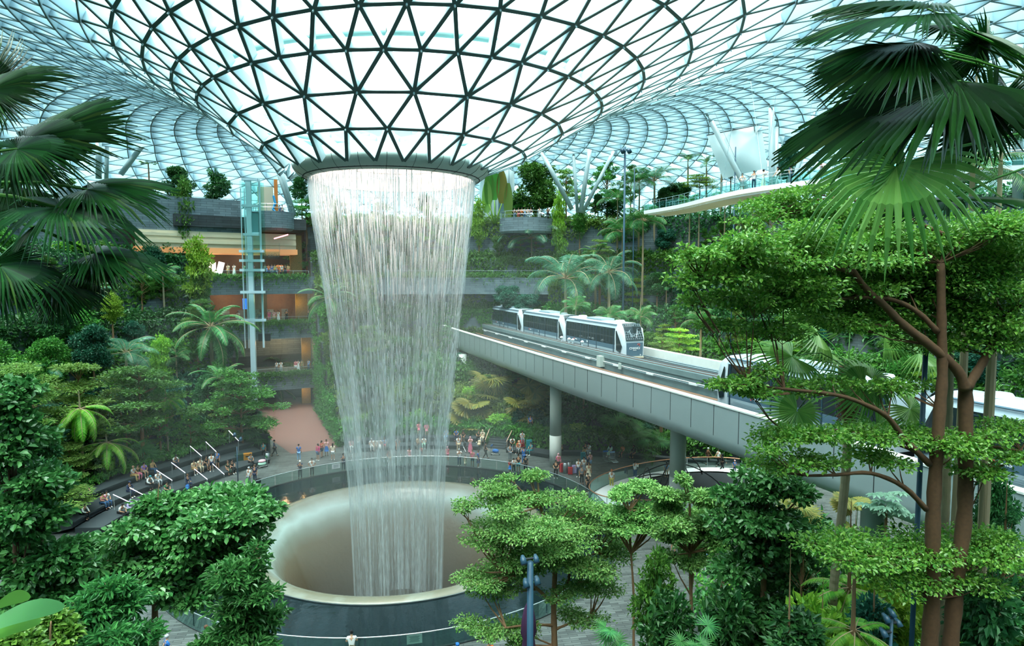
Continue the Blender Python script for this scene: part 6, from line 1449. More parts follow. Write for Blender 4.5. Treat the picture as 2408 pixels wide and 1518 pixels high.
def make_pose(pose):
    J = joints(pose); D = {}
    P = [J['hip'], J['waist'], J['chest'], J['neck'], lp3(J['neck'], J['head'], .45), J['head'], (J['head'][0], J['head'][1]-.005, J['head'][2]+.08)]
    Ed = [(0,1),(1,2),(2,3),(3,4),(4,5),(5,6)]; Rd = [(.15,.10),(.13,.09),(.16,.10),(.06,.06),(.05,.055),(.075,.092),(.05,.06)]
    # nose and chin pull: one short spur on the face
    P.append((J['head'][0], J['head'][1]-.095, J['head'][2]-.01)); Ed.append((5,7)); Rd.append(.016)
    for n in 'lr':
        b = len(P); s = -1 if n == 'l' else 1
        P += [J['sh'+n], J['el'+n], lp3(J['el'+n], J['ha'+n], .9), J['ha'+n]]; Ed += [(2,b),(b,b+1),(b+1,b+2),(b+2,b+3)]; Rd += [.055,.042,.028,.036]
        h = Vector(J['ha'+n]); d = (h-Vector(J['el'+n])).normalized(); sd_ = d.cross(Vector((0,0,1))); sd_ = sd_.normalized() if sd_.length > .1 else Vector((1,0,0))
        hb = b+3
        for q in range(4):
            f = h+d*(.055-.006*abs(q-1.3))+sd_*(q-1.5)*.02+Vector((0,0,-.012)); P.append(tuple(f)); Ed.append((hb, len(P)-1)); Rd.append(.009)
        P.append(tuple(h+sd_*(-.05)*s+d*.02)); Ed.append((hb, len(P)-1)); Rd.append(.010)
        b = len(P); P += [J['th'+n], J['kn'+n], J['an'+n], J['to'+n]]; Ed += [(0,b),(b,b+1),(b+1,b+2),(b+2,b+3)]; Rd += [.085,.058,.038,.032]
    D['body'] = skin_mesh('body', P, Ed, Rd)
    def sub(names, edges, rad, nm, root=0): return skin_mesh(nm, [J[n] if isinstance(n, str) else n for n in names], edges, rad, 1, root)
    for lng in (0, 1):
        nm = ['hip','waist','chest',lp3(J['chest'],J['neck'],.75),'shl','shr']; ed = [(0,1),(1,2),(2,3),(2,4),(2,5)]; rd = [(.165,.115),(.145,.105),(.175,.115),(.085,.075),.07,.07]
        for k, n in enumerate('lr'):
            e_ = lp3(J['sh'+n], J['el'+n], .62 if not lng else 1); nm.append(e_); ed.append((4+k, len(nm)-1)); rd.append(.06 if not lng else .055)
            if lng: nm.append(lp3(J['el'+n], J['ha'+n], .85)); ed.append((len(nm)-2, len(nm)-1)); rd.append(.04)
        D['top%d' % lng] = sub(nm, ed, rd, 'shirt', 1)
    for lng in (0, 1):
        nm = ['hip','thl','thr']; ed = [(0,1),(0,2)]; rd = [(.165,.12),.098,.098]
        for k, n in enumerate('lr'):
            if not lng: nm.append(lp3(J['th'+n], J['kn'+n], .85)); ed.append((1+k, len(nm)-1)); rd.append(.082)
            else: nm += ['kn'+n, lp3(J['kn'+n], J['an'+n], .93)]; ed += [(1+k, len(nm)-2),(len(nm)-2, len(nm)-1)]; rd += [.072,.056]
        D['leg%d' % lng] = sub(nm, ed, rd, 'trousers')
    for lng in (0, 1):   # skirts
        if pose in ('sit','lean'):
            a = (0,.05,.10); b = (0,-.42,.10); pts = [a, b]+([(0,-.42,-.25)] if lng else [(0,-.46,.02)]); D['skirt%d' % lng] = skin_mesh('skirt', pts, [(0,1),(1,2)], [(.17,.12),(.2,.11),(.2,.12)])
        else:
            mb = MB(); zb = .12 if lng else .50; n = 16
            prof_ = [(.12,.09,1.06),(.17,.12,.92),(.20,.15,.75),(.23 if lng else .22,.19,.5),(.25,.22,zb)]
            for rx, ry, z in prof_:
                for k in range(n): a = 2*PI*k/n; mb.v.append((rx*math.cos(a)*(1+.04*math.sin(a*5)), ry*math.sin(a), z))
            for i in range(len(prof_)-1):
                for k in range(n): mb.face((i*n+k, i*n+(k+1) % n, (i+1)*n+(k+1) % n, (i+1)*n+k))
            o = mb.build('skirt', M_dark, None, True); D['skirt%d' % lng] = o.data; bpy.data.objects.remove(o); D['skirt%d' % lng].materials.clear(); D['skirt%d' % lng].materials.append(None)
    for n in 'lr':
        pass
    mb = MB()
    for n in 'lr':
        a, t = Vector(J['an'+n]), Vector(J['to'+n]); c = (a+t)/2; mb.ell((c.x, c.y+.01, c.z-.02), (.052,.135,.05), 10, 6)
    o = mb.build('shoes', M_dark, None, True); D['shoes'] = o.data; bpy.data.objects.remove(o); D['shoes'].materials.clear(); D['shoes'].materials.append(None)
    hx, hy, hz = J['head']
    def hairmesh(kind):
        mb = MB()
        if kind == 'short': mb.ell((hx, hy+.02, hz+.045), (.092,.108,.095), 12, 8)
        elif kind == 'long':
            mb.ell((hx, hy+.02, hz+.045), (.094,.11,.097), 12, 8); mb.ell((hx, hy+.075, hz-.09), (.085,.055,.19), 10, 8)
        elif kind == 'bun': mb.ell((hx, hy+.02, hz+.045), (.092,.108,.095), 12, 8); mb.ell((hx, hy+.1, hz+.12), (.045,.045,.045), 8, 6)
        elif kind == 'scarf':
            mb.ell((hx, hy+.025, hz+.02), (.105,.115,.13), 12, 8); mb.ell((hx, hy+.03, hz-.17), (.15,.11,.11), 12, 8)
        elif kind == 'cap':
            mb.ell((hx, hy+.01, hz+.06), (.095,.11,.08), 12, 8); mb.ell((hx, hy-.11, hz+.055), (.07,.07,.012), 10, 4)
        if kind != 'cap' and kind != 'scarf':
            # cut the face free: drop faces in front of and below the brow
            keep = [f for f in mb.f if not (sum(mb.v[i][1] for i in f)/len(f) < hy-.055 and sum(mb.v[i][2] for i in f)/len(f) < hz+.055)]
            mb.f = keep; mb.m = [0]*len(keep)
        if kind == 'scarf':
            keep = [f for f in mb.f if not (sum(mb.v[i][1] for i in f)/len(f) < hy-.06 and hz-.07 < sum(mb.v[i][2] for i in f)/len(f) < hz+.07)]
            mb.f = keep; mb.m = [0]*len(keep)
        o = mb.build('hair', M_dark, None, True); d_ = o.data; bpy.data.objects.remove(o); d_.materials.clear(); d_.materials.append(None); return d_
    for k in ('short','long','bun','scarf','cap'): D['hair_'+k] = hairmesh(k)
    POSE[pose] = D
for p_ in ('stand','photo','rail','walk','sit','lean','hips'): make_pose(p_)
CC = dict(white='#e9edea', cream='#e6dcc0', black='#15171a', navy='#1d2c4c', blue='#2468b0', lblue='#7fb0d8', jeans='#3c5f86', grey='#7c858a', lgrey='#b9c0c2', red='#b8242c', pink='#e07a94', hotpink='#d83a80', lpink='#e8b4bc', purple='#9a78c8', lilac='#b8aede', tan='#c2a268', beige='#d0bf9c', olive='#5a5c3c', green='#2c7a4c', dgreen='#1f3d30', teal='#2a8a94', orange='#d2682a', brown='#5f4430', maroon='#6a2432', yellow='#c8c05a', mint='#b4e4cc', khaki='#8a8a5c', skin='#c08e6c', skinl='#dcb090', skind='#8a5c40')
def cm(c): return mat('cloth_'+c, CC[c], .8)
def setm(o, c):
    o.material_slots[0].link = 'OBJECT'; o.material_slots[0].material = cm(c)
NPEOPLE = [0]
def person(pos, pose, face, top, bot, hair, lab, h=1.7, skin='skin', group=None, tl=0):
    """top: colour, bot: 'kind colour' with kind t(rousers) s(horts) k(irt) d(ress); hair 'kind colour'"""
    D = POSE[pose]; e = tag(empty('person', pos, R(face)), lab, 'person', group); s = h/1.72
    def add(nm, key, c):
        o = newobj(nm, D[key], e, scale=(s, s, s)); setm(o, c); return o
    add('body', 'body', skin); add('shirt', 'top%d' % tl, top)
    k, c = bot.split()
    if k == 't': add('trousers', 'leg1', c)
    elif k == 's': add('shorts', 'leg0', c)
    elif k == 'k': add('skirt', 'skirt0', c)
    elif k == 'd': add('skirt', 'skirt1', c)
    hk, hc = hair.split(); add('cap' if hk == 'cap' else ('headscarf' if hk == 'scarf' else 'hair'), 'hair_'+hk, hc); add('shoes', 'shoes', 'black' if (NPEOPLE[0] % 3) else 'white'); NPEOPLE[0] += 1
    return e
def seat_z(p):
    r, az = azr(p); b = base_r(az)
    if -82 < az < -33: return .45 if r < b+1.9 else (.9 if r < b+3.8 else 1.35)
    if -13 < az < 23: return .45 if r < b+1.5 else .9
    return .45
def G(px, py, *a, z=0, **k): return person(at(px, py, z=z), *a, **k)
def S(px, py, pose, face, top, bot, hair, lab, z=0, **k):
    """seated: py is where the seat of the person shows"""
    p = at(px, py-4, z=.6)
    for _ in range(4): zz = seat_z(p); p = at(px, py-4, z=zz)
    r, az = azr(p); b = base_r(az)
    ed = ((0,.45),(1.9,.9),(3.8,1.35)) if -82 < az < -33 else (((0,.45),(1.5,.9)) if -13 < az < 26 else (((0,.45),) if az < 44.5 else ((1.3,.45),)))
    # sit on the nearest step edge, knees over it, facing the pool
    d_, zz = min(ed, key=lambda q: abs(b+q[0]+.2-r)+ (.3 if r < b+q[0] else 0)); q = polar(b+d_+.42, az, zz)
    if abs(b+d_+.42-r) > 2.4 and z: q = at(px, py, z=z)
    p = q; face = -az+face*.4
    return person(p, pose, face, top, bot, hair, lab, **k)
G(703,1083,'stand',190,'blue','t lblue','short black','man in blue shirt and pale jeans standing a few steps behind the rail')
G(706,1125,'photo',0,'navy','t navy','cap white','man in white cap and navy shirt taking a photo at the glass rail')
G(734,1119,'hips',10,'white','t black','short black','man in white shirt and black trousers with hands on hips at the rail')
G(748,1082,'stand',-40,'hotpink','s jeans','long black','woman in hot pink jacket and denim shorts left in the small group',tl=1)
G(757,1074,'photo',60,'red','s navy','long black','woman in red top half behind the one in hot pink')
G(768,1071,'stand',0,'lpink','k blue','long black','woman in patterned pale top and blue skirt in the small group')
G(783,1081,'stand',180,'cream','s white','long black','woman in cream top and white shorts seen from behind')
G(646,1072,'walk',90,'navy','t black','short black','man in navy walking by the entrance of the red lane',tl=1)
G(586,1142,'stand',-30,'white','t grey','short lgrey','grey haired man in white shirt pushing luggage behind the umbrella tree')
G(600,1136,'stand',-20,'navy','t navy','short brown','woman in navy shirt beside the grey haired man with luggage')
S(293,1120,'sit',20,'lgrey','t tan','short skin','bald man in checked shirt seated by the lower hedge')
S(318,1130,'sit',-30,'olive','t pink','long black','woman in olive top seated behind the ringed trunk')
S(339,1126,'sit',-30,'purple','s beige','short black','man in purple shirt and beige shorts leaning back on the steps')
S(360,1108,'sit',10,'tan','t jeans','short brown','man in tan shirt seated against the planter wall')
S(403,1102,'lean',-20,'white','t navy','short black','man in white shirt bent forward under the upper planter')
S(312,1160,'sit',-30,'navy','t navy','cap navy','man in navy jacket and cap seated low on the steps',tl=1)
S(350,1142,'lean',-30,'white','t black','cap teal','person in white with a teal cap seated on the middle step',tl=1)
S(364,1133,'sit',-30,'white','t lgrey','short black','person in white shirt seated right of the teal cap')
S(412,1162,'sit',-40,'black','s black','short black','man in black shirt and shorts touching his knee on the front step')
S(396,1160,'sit',-20,'green','t black','short black','person in green floral shirt half hidden by the tree leader')
S(461,1145,'sit',-20,'navy','t navy','short brown','woman in dark clothes seated beside a bright blue rucksack',tl=1)
S(447,1116,'sit',-30,'beige','s tan','bun black','woman in beige top and shorts seated left of a friend')
S(458,1110,'photo' if False else 'sit',-20,'cream','t beige','bun black','woman in cream seated at the right of her friend in beige')
S(484,1108,'sit',10,'black','s black','long black','woman in black seated left of the two standing men')
G(498,1108,'stand',20,'white','s navy','short black','man in white shirt and dark shorts standing on the step',z=.45)
G(512,1101,'stand',-20,'blue','s black','short black','man in royal blue shirt and dark shorts standing on the step',z=.45)
S(554,1114,'sit',-10,'dgreen','d dgreen','long brown','woman in dark green dress seated near the orange bin')
S(567,1112,'sit',0,'black','t black','short black','man in black shirt seated beside the woman in dark green')
S(611,1100,'sit',-10,'grey','t black','short black','person in grey seated by the loaded luggage trolley')
G(620,1078,'stand',0,'teal','t black','short black','person in teal standing behind the loaded trolley')
G(459,1018,'sit',20,'white','t lblue','long black','woman in white jacket seated alone by the corner planter',z=2.1)
S(198,1212,'lean',-20,'white','t black','short black','man in white shirt reading at the far left of the steps',tl=1)
S(229,1200,'sit',-20,'pink','t jeans','short black','woman in pink top and jeans in the left seated group')
S(243,1196,'sit',-40,'white','t jeans','long black','woman in white top and jeans right in the left seated group')
S(222,1180,'sit',0,'black','t black','short black','person in black behind the woman in pink on the steps')
S(285,1210,'lean',-40,'white','t black','short black','man in white shirt seated low beside the lilac hood')
S(305,1200,'lean',-40,'lilac','t lgrey','scarf lilac','person in lilac hooded top seated near the umbrella tree',tl=1)
p = polar(16.15, azr(at(828,1560,z=0))[1]); G(828,1562,'rail',180,'white','k olive','bun black','woman in white camisole leaning on the front rail of the pool',skin='skinl')
def Hd(px, pytop, Y=None, h=1.72):
    q = at(px, pytop, z=h); return Vector((q.x, q.y, 0))
person(Hd(485,1468),'walk',100,'dgreen','t black','short brown','dark haired man in dark green shirt at the bottom left by the rail',skin='skinl')
person(Hd(392,1490),'walk',120,'blue','t grey','short lgrey','grey haired man in blue striped shirt at the bottom edge',skin='skinl')
person(Hd(165,1410),'stand',10,'maroon','d maroon','bun black','woman in dark red patterned dress among the trees bottom left',skin='skind')
G(188,1411,'stand',190,'navy','t navy','short black','person in navy behind the umbrella tree leaves at the left')
person(Hd(1150,1503),'stand',190,'orange','t black','short black','person in orange at the bottom edge beside the tiered tree')
person(Hd(1076,1510),'stand',190,'blue','t navy','cap blue','person in blue hat cut off by the bottom edge')
G(808,1107,'photo',20,'navy','t navy','short black','person in navy holding up a phone at the rail left of the water')
G(917,1096,'rail',0,'maroon','t beige','short black','man in dark red shirt and beige trousers behind the water')
G(963,1092,'stand',-20,'lpink','t lgrey','long black','woman in pale pink blouse with a dark bag behind the water')
G(990,1074,'stand',0,'red','s navy','short black','child in red behind the water curtain',h=1.1)
G(1080,1095,'photo',10,'white','t jeans','short lgrey','man in white shirt and jeans photographing at the rail right of the water')
G(1094,1096,'stand',0,'cream','k cream','short black','small child in cream dress at the rail',h=1.12)
G(1111,1097,'stand',-20,'pink','s teal','short brown','man in pink and white shirt with teal shorts at the rail')
G(1125,1099,'stand',60,'blue','k navy','bun brown','woman in blue top and navy skirt at the rail')
G(1142,1078,'walk',90,'black','t black','short black','man in black walking behind the rail group')
G(1106,1064,'photo',0,'lpink','d pink','scarf lpink','woman in long pink dress standing near the steps')
G(1078,1062,'stand',0,'white','t beige','short black','man in striped shirt and beige trousers left of the pink dress')
S(1072,1032,'sit',0,'blue','t navy','short black','man in blue shirt seated on the upper step right of the water')
S(1092,1038,'lean',0,'black','s black','short black','man in black bent over his knees on the upper step')
S(1125,1033,'sit',0,'dgreen','t black','short black','man in dark green seated beside the beige headscarf')
S(1136,1032,'sit',0,'cream','t cream','scarf beige','woman in beige headscarf seated on the upper step')
G(1204,1043,'lean',0,'white','t black','short black','man in white shirt seated below the stair handrail',z=1.2)
S(1212,1064,'sit',0,'orange','t black','scarf orange','woman in orange headscarf seated before the suitcases')
S(1226,1056,'sit',-10,'grey','t lgrey','scarf cream','woman in grey pattern seated beside the orange scarf')
G(1228,1032,'sit',0,'lgrey','t grey','short black','man in grey seated above the red suitcase',z=1.3)
S(1240,1068,'sit',-50,'teal','t teal','short black','man in teal shirt seated at the end of the bench')
G(1199,1083,'rail',10,'grey','t grey','short black','man in grey hooded top right of the rail group',tl=1)
G(1199,1110,'stand',0,'red','k blue','long black','little girl in red and blue at the rail',h=1.15)
G(1208,1110,'stand',0,'white','t black','short black','child in white at the rail beside the girl in red',h=1.35)
G(1219,1110,'rail',0,'black','s teal','short black','woman in black pattern with teal shorts at the rail')
G(1231,1090,'photo',190,'blue','t blue','short black','man in blue photographing towards the benches')
G(1236,1112,'stand',170,'black','t black','short black','person in black with large rucksack at the end of the rail')
for px, py, c, b, hr, lb in ((875,1057,'white','t white','short lgrey','white haired person seated behind the water'),(884,1059,'white','s beige','short brown','person in white and beige seated behind the water'),(894,1059,'white','d white','short brown','woman in long white dress seated behind the water'),(905,1057,'lblue','s pink','short brown','person in light blue seated behind the water'),(935,1062,'grey','s navy','short black','person in grey crouching behind the water'),(994,1057,'white','t mint','short black','person in white and mint seated right behind the water'),(984,1050,'beige','t brown','short black','person in beige seated right behind the water')):
    S(px, py, 'sit', 0, c, b, hr, lb)
G(844,1057,'stand',170,'beige','t lgrey','short brown','person in beige standing behind the left part of the water')
S(824,1052,'sit',0,'lpink','t white','short black','person in pale pink seated behind the left edge of the water')
G(985,1010,'sit',0,'pink','k pink','long black','woman in pink seated high behind the right part of the water',z=1.6)
G(1003,1012,'sit',0,'hotpink','k pink','long black','woman in bright pink seated high behind the right part of the water',z=1.6)
S(1050,1038,'sit',0,'lblue','t lblue','short black','man in light blue seated at the right edge of the water')
G(1052,1082,'stand',0,'pink','s pink','cap pink','child in pink with cap seen through the right edge of the water',h=1.4)
G(1313,1107,'stand',-10,'pink','t black','scarf lpink','woman in pink jacket and headscarf beside the big column',tl=1)
S(1323,1062,'sit',-60,'brown','s black','short black','man in brown seated half behind the big column')
S(1346,1076,'sit',20,'black','t tan','short black','man in black and tan seated left of the white blouse')
S(1357,1075,'sit',-10,'white','t lgrey','long black','woman in white blouse seated beside the man in black')
S(1408,1076,'sit',0,'mint','d mint','scarf navy','woman in mint dress and navy headscarf seated on the ledge',tl=1)
S(1441,1076,'sit',0,'orange','s brown','short black','man in orange seated behind the blue trolleys')
S(1466,1078,'sit',-10,'black','d black','scarf black','woman all in black seated at the end of the ledge',tl=1)
G(1387,1104,'stand',180,'lpink','s lblue','cap white','man in white cap with pink striped shirt and black rucksack')
G(1381,1110,'stand',190,'navy','t navy','short black','man in navy beside the man in white cap')
G(1373,1116,'stand',-10,'white','k grey','long black','woman in white top and grey skirt in the queue')
G(1360,1121,'stand',-30,'white','t navy','short brown','woman in white blouse at the head of the queue')
G(1368,1138,'stand',0,'grey','t black','long black','dark haired woman in grey in the middle of the queue')
G(1384,1131,'stand',-10,'cream','k cream','long brown','woman in cream dress with a red bag')
G(1382,1158,'stand',30,'black','t black','short black','woman in black with a pink bag at the tail of the queue')
G(1438,1148,'stand',-20,'white','t yellow','short orange','woman in patterned blouse and yellow trousers by the oval opening')
G(1493,1127,'photo',120,'white','t jeans','short black','man in white shirt taking a photo at the oval opening',tl=1)
G(1567,1124,'stand',-30,'lblue','s beige','short black','boy in patterned shirt left of the second column',h=1.5)
G(1665,1092,'walk',90,'brown','t black','short lgrey','grey haired man in brown jacket walking under the viaduct',tl=1)
G(1689,1096,'walk',-80,'white','t black','short black','person in white and black walking beside the black headscarf')
G(1698,1108,'walk',80,'black','t black','scarf black','woman in black headscarf walking with a cup',tl=1)
G(1727,1086,'stand',170,'black','t grey','short black','person in black top and grey trousers at the viaduct edge')
G(1727,1113,'stand',0,'blue','t navy','cap lpink','child in blue top near the end of the oval opening',h=1.3)
G(1307,1124,'rail',-10,'black','t black','short black','person in black at the foot of the big column behind the tiered tree')
G(1247,1012,'stand',0,'blue','t black','short black','man in bright blue shirt on the terrace above the bench',z=1.7)
G(1583,1300,'stand',180,'white','s beige','cap white','person in white with cap on the paving between the tree crowns')
G(1655,1350,'stand',180,'lblue','t white','short black','person in pale blue seen between leaves right of the orange stem')
# on the canopy bridge
for px, pose, fc, top, bot, hr, lb, of in ((1745,'rail',-20,'white','k grey','long black','woman in white top and grey skirt at the left on the bridge',.6),(1772,'photo',-30,'white','t navy','short black','man in white shirt and dark trousers raising his phone on the bridge',.6),(1790,'photo',60,'cream','d cream','short black','woman in long pale dress on the bridge',.9),(1821,'walk',-90,'white','t lgrey','short black','man in white shirt and pale trousers walking on the bridge',.8),(1858,'stand',30,'navy','t navy','long black','woman in navy top on the bridge',.9),(1930,'photo',60,'maroon','t jeans','short black','man in dark red shirt filming on the bridge',1.2)):
    i = min(range(len(BC)-1), key=lambda i_: abs(topix(bpt(i_, of, ZB))[0]-px)+(40 if bpt(i_,of,ZB)[1] > 74 else 0)); a = topix(bpt(i, of, ZB))[0]; b = topix(bpt(i+1, of, ZB))[0]; t = max(0, min(1, (px-a)/(b-a) if abs(b-a) > 1 else 0)); q = Vector(bpt(i, of, ZB)).lerp(Vector(bpt(i+1, of, ZB)), t)
    person(q, pose, fc, top, bot, hr, lb)
def gal(px, r, z, *a, **k):
    A, B, C_ = ray(px, 650); t = 40
    while azr((A*t, B*t))[0] < r or t < 60: t += .1
    return person(Vector((A*t, B*t, z)), *a, **k)
for px, c, b, hr, lb in ((537,'cream','t tan','short black','person in cream standing at the gallery rail left of the lift'),(551,'white','d white','long black','woman in white dress at the gallery rail'),(574,'mint','t lgrey','short black','person in pale green behind the lift mast on the gallery'),(596,'pink','t grey','short black','person in pink just right of the lift mast on the gallery'),(624,'teal','t black','short black','person in teal at the left end of the crowd on the gallery'),(632,'orange','t navy','long black','person in orange second from the left in the gallery crowd'),(640,'blue','t grey','short black','person in blue in the gallery crowd'),(647,'yellow','t black','short black','person in yellow in the gallery crowd'),(655,'orange','s black','short brown','person in orange shorts outfit near the right of the gallery crowd'),(663,'white','t black','short black','man in white shirt towards the right of the gallery crowd'),(671,'black','t navy','short black','man in black in the gallery crowd'),(678,'tan','t red','short black','person in tan at the right end of the gallery crowd')):
    gal(px, 49.1, 18.15, 'stand', (px*7) % 50-25, c, b, hr, lb)
for px, c, b, hr, lb, z_ in ((557,'white','t white','short black','person in white leaning on the middle gallery rail',11.85),(591,'cream','t beige','short black','man in cream shirt on the middle gallery',11.85),(607,'grey','t navy','short black','man with rucksack straps on the middle gallery',11.85),(630,'hotpink','t pink','short black','man in bright pink shirt on the middle gallery',11.85),(642,'lpink','s beige','long black','woman in pale pink on the middle gallery',11.85),(652,'white','d white','long black','woman in white on the middle gallery',11.85),(671,'black','t black','short black','person in black taking a photo on the middle gallery',11.85),(724,'black','t navy','short black','person in black at the right end of the middle gallery',11.85)):
    gal(px, 49.2, z_, 'photo' if px in (671,724,607) else 'stand', (px*5) % 60-30, c, b, hr, lb)
for px, c, b, hr, lb in ((645,'white','t grey','short black','man in white shirt at the left of the lowest gallery'),(655,'white','t lgrey','short black','person in white next to the man at the lowest gallery'),(690,'pink','s white','short black','person in pink on the lowest gallery'),(696,'white','d white','long black','woman in white dress on the lowest gallery'),(705,'khaki','t khaki','long black','woman in khaki on the lowest gallery'),(721,'lblue','t jeans','short black','person in light blue on the lowest gallery'),(736,'white','t grey','short black','person in white at the right end of the lowest gallery')):
    gal(px, 48.3, 4.95, 'stand', (px*3) % 60-30, c, b, hr, lb)
for px, c, b, hr, lb in ((1210,'black','t jeans','short black','person in black at the left end of the viewing balcony'),(1219,'navy','t red','long black','person in navy and red on the viewing balcony'),(1227,'orange','s navy','long black','person in orange on the viewing balcony'),(1234,'lblue','t jeans','short black','person in light blue on the viewing balcony'),(1241,'lgrey','t grey','short black','person in pale grey on the viewing balcony'),(1248,'navy','s lgrey','short black','man in navy on the viewing balcony'),(1268,'white','t white','short black','person in white arms raised on the viewing balcony'),(1288,'black','t black','short black','person in black at the right end of the viewing balcony')):
    gal(px, 49.1, 26.3, 'photo' if px == 1268 else 'rail', 0, c, b, hr, lb)
for px, c, b, hr, lb in ((654,'lblue','t navy','short black','person in light blue on the rounded balcony by the lift'),(662,'blue','t navy','short black','person in blue on the rounded balcony'),(668,'white','t navy','short black','person in white on the rounded balcony by the lift')):
    gal(px, 50.3, 26.3, 'stand', 0, c, b, hr, lb)
# ================= LUGGAGE, BINS, FURNITURE =================
def suitcase(pos, rz, c, lab, h=.68):
    e = tag(empty('suitcase', pos, R(rz)), lab, 'suitcase'); w_ = h*.66; mb = MB(); mb.box((0,0,.06+h/2), (w_,.26,h)); 
    for s in (-1,1): mb.box((s*w_*.25,0,.06+h/2), (w_*.06,.28,h*.94))
    mb.build('shell', mat('case_'+c, CC[c], .4), e); mb = MB()
    for sx in (-1,1):
        for sy in (-1,1): mb.ell((sx*w_*.4, sy*.09, .03), (.03,.02,.03), 8, 4)
    mb.build('wheels', M_dark, e); mb = MB(); mb.tube([(-.1,.08,h+.06),(-.1,.08,h+.38),(.1,.08,h+.38),(.1,.08,h+.06)], .012, 5); mb.build('pull_handle', M_rail, e); return e
def trolley(pos, rz, c, lab, bags=()):
    e = tag(empty('luggage_trolley', pos, R(rz)), lab, 'trolley'); mb = MB()
    for s in (-1,1): mb.tube([(s*.28,-.45,.15),(s*.28,.35,.2),(s*.28,.45,1.0)], .022, 6)
    mb.tube([(-.28,.45,1.0),(.28,.45,1.0)], .028, 6); mb.tube([(-.28,-.45,.15),(.28,-.45,.15)], .022, 6)
    for z in (.35,.5,.65,.8): mb.tube([(-.28,.38+z*.07,z),(.28,.38+z*.07,z)], .012, 5)
    for y in (-.3,-.1,.1): mb.tube([(-.28,y,.17),(.28,y,.17)], .012, 5)
    mb.build('frame', M_rail, e); mb = MB(); mb.box((0,.4,.95), (.5,.06,.16)); mb.build('sign_plate', mat('plate_'+c, CC[c], .5), e)
    mb = MB()
    for x, y in ((-.26,.35),(.26,.35),(0,-.42)): mb.ell((x,y,.07), (.04,.07,.07), 8, 5)
    mb.build('wheels', M_dark, e)
    for k, (bc, sz, zz) in enumerate(bags):
        mb = MB(); mb.ell((0,-.02,zz), sz, 12, 8); q = mb.build('luggage_bag', mat('case_'+bc, CC[bc], .6), None, True); q.location = Vector(pos); q.rotation_euler = (0,0,R(rz)); tag(q, '%s bag lying on the %s' % (bc, lab), 'bag')
    return e
suitcase(at(1228,1052,z=.45), 10, 'red', 'red suitcase standing on the bench beside a blue one', .75)
suitcase(at(1244,1054,z=.45), 0, 'teal', 'teal blue suitcase standing on the bench right of the red one', .85)
suitcase(at(1371,1080,z=0), 0, 'teal', 'dark teal suitcase standing by the ledge'); suitcase(at(1323,1110,z=0), 20, 'red', 'narrow red suitcase held beside the woman in pink', .8)
suitcase(at(1341,1115,z=0), -20, 'red', 'red and white suitcase left of the queue', .62); suitcase(at(1351,1113,z=0), 10, 'lilac', 'lilac suitcase beside the red and white one', .72)
suitcase(at(607,1146,z=0), 15, 'black', 'black suitcase pushed by the grey haired man', .72)
trolley(at(1165,1069,z=0), 60, 'blue', 'trolley loaded in blue near the right steps', (('blue',(.26,.36,.22),.42),))
trolley(at(1427,1085,z=0), 0, 'blue', 'left one of two trolleys at the ledge'); trolley(at(1444,1087,z=0), 5, 'lblue', 'right one of two trolleys at the ledge')
trolley(at(617,1098,z=0), -60, 'green', 'trolley piled high by the seating steps', (('lpink',(.28,.36,.16),.62),('mint',(.3,.4,.2),.36)))
def binbox(px, py, c, c2, lab):
    e = tag(empty('litter_bin', at(px, py, z=0), R(15)), lab, 'bin'); mb = MB(); mb.box((0,0,.5), (.75,.5,1.0)); mb.build('housing', mat('bin_'+c, c, .35, .3), e)
    mb = MB(); mb.box((0,0,1.02), (.78,.53,.05)); mb.build('lid', mat('bin_'+c2, c2, .4), e); mb = MB(); mb.box((0,-.255,.8), (.4,.02,.12)); mb.build('slot', M_dark, e)
binbox(583,1090,'#c98a2c','#b57a28','shiny orange bin beside the seating steps'); binbox(563,1092,'#1f4a3a','#1a3c30','dark green bin left of the orange one'); binbox(798,1036,'#d28a3a','#c07a30','orange bin at the hedge left of the waterfall')
for px, py, lb in ((629,1088,'grey steel cylinder bin at the right end of the steps'),(1329,1112,'left grey cylinder bin by the big column'),(1337,1111,'right grey cylinder bin by the big column')):
    e = tag(empty('cylinder_bin', at(px, py, z=0)), lb, 'bin'); mb = MB(); mb.tube([(0,0,0),(0,0,1.05)], .2, 20); mb.build('drum', mat('bin_steel', '#8c9698', .35, .6), e, True); mb = MB(); mb.lathe([(.2,1.05),(.22,1.08),(.12,1.16),(0,1.16)], 20); mb.build('hood', M_dark, e, True)
def stroller(px, py, c, lab, rz):
    e = tag(empty('stroller', at(px, py, z=0), R(rz)), lab, 'stroller'); mb = MB()
    for s in (-1,1): mb.tube([(s*.22,-.35,.1),(s*.2,.1,.55),(s*.2,.4,1.02)], .014, 5); mb.tube([(s*.22,.3,.1),(s*.2,0,.5)], .014, 5)
    mb.tube([(-.2,.4,1.02),(.2,.4,1.02)], .016, 5); mb.build('frame', M_rail, e); mb = MB(); mb.ell((0,.05,.55), (.2,.25,.16), 10, 6); mb.ell((0,.16,.78), (.2,.14,.2), 10, 6); mb.build('seat', cm(c), e, True)
    mb = MB(); 
    for s in (-1,1):
        for y in (-.35,.3): mb.ell((s*.23,y,.08), (.02,.08,.08), 8, 6)
    mb.build('wheels', M_dark, e)
stroller(1095,1062,'black','black stroller before the seated people right of the water', 30); stroller(1126,1056,'beige','beige stroller beside the black one', -30)
e = tag(empty('rucksack', at(441,1150,z=.5)), 'bright blue rucksack on the front step', 'bag'); mb = MB(); mb.ell((0,0,.2), (.17,.12,.24), 12, 8); mb.build('pack', cm('blue'), e, True); mb = MB(); mb.ell((0,-.1,.14), (.12,.06,.1), 10, 6); mb.build('pocket', mat('pocket_blue','#4aa0e0',.7), e, True)
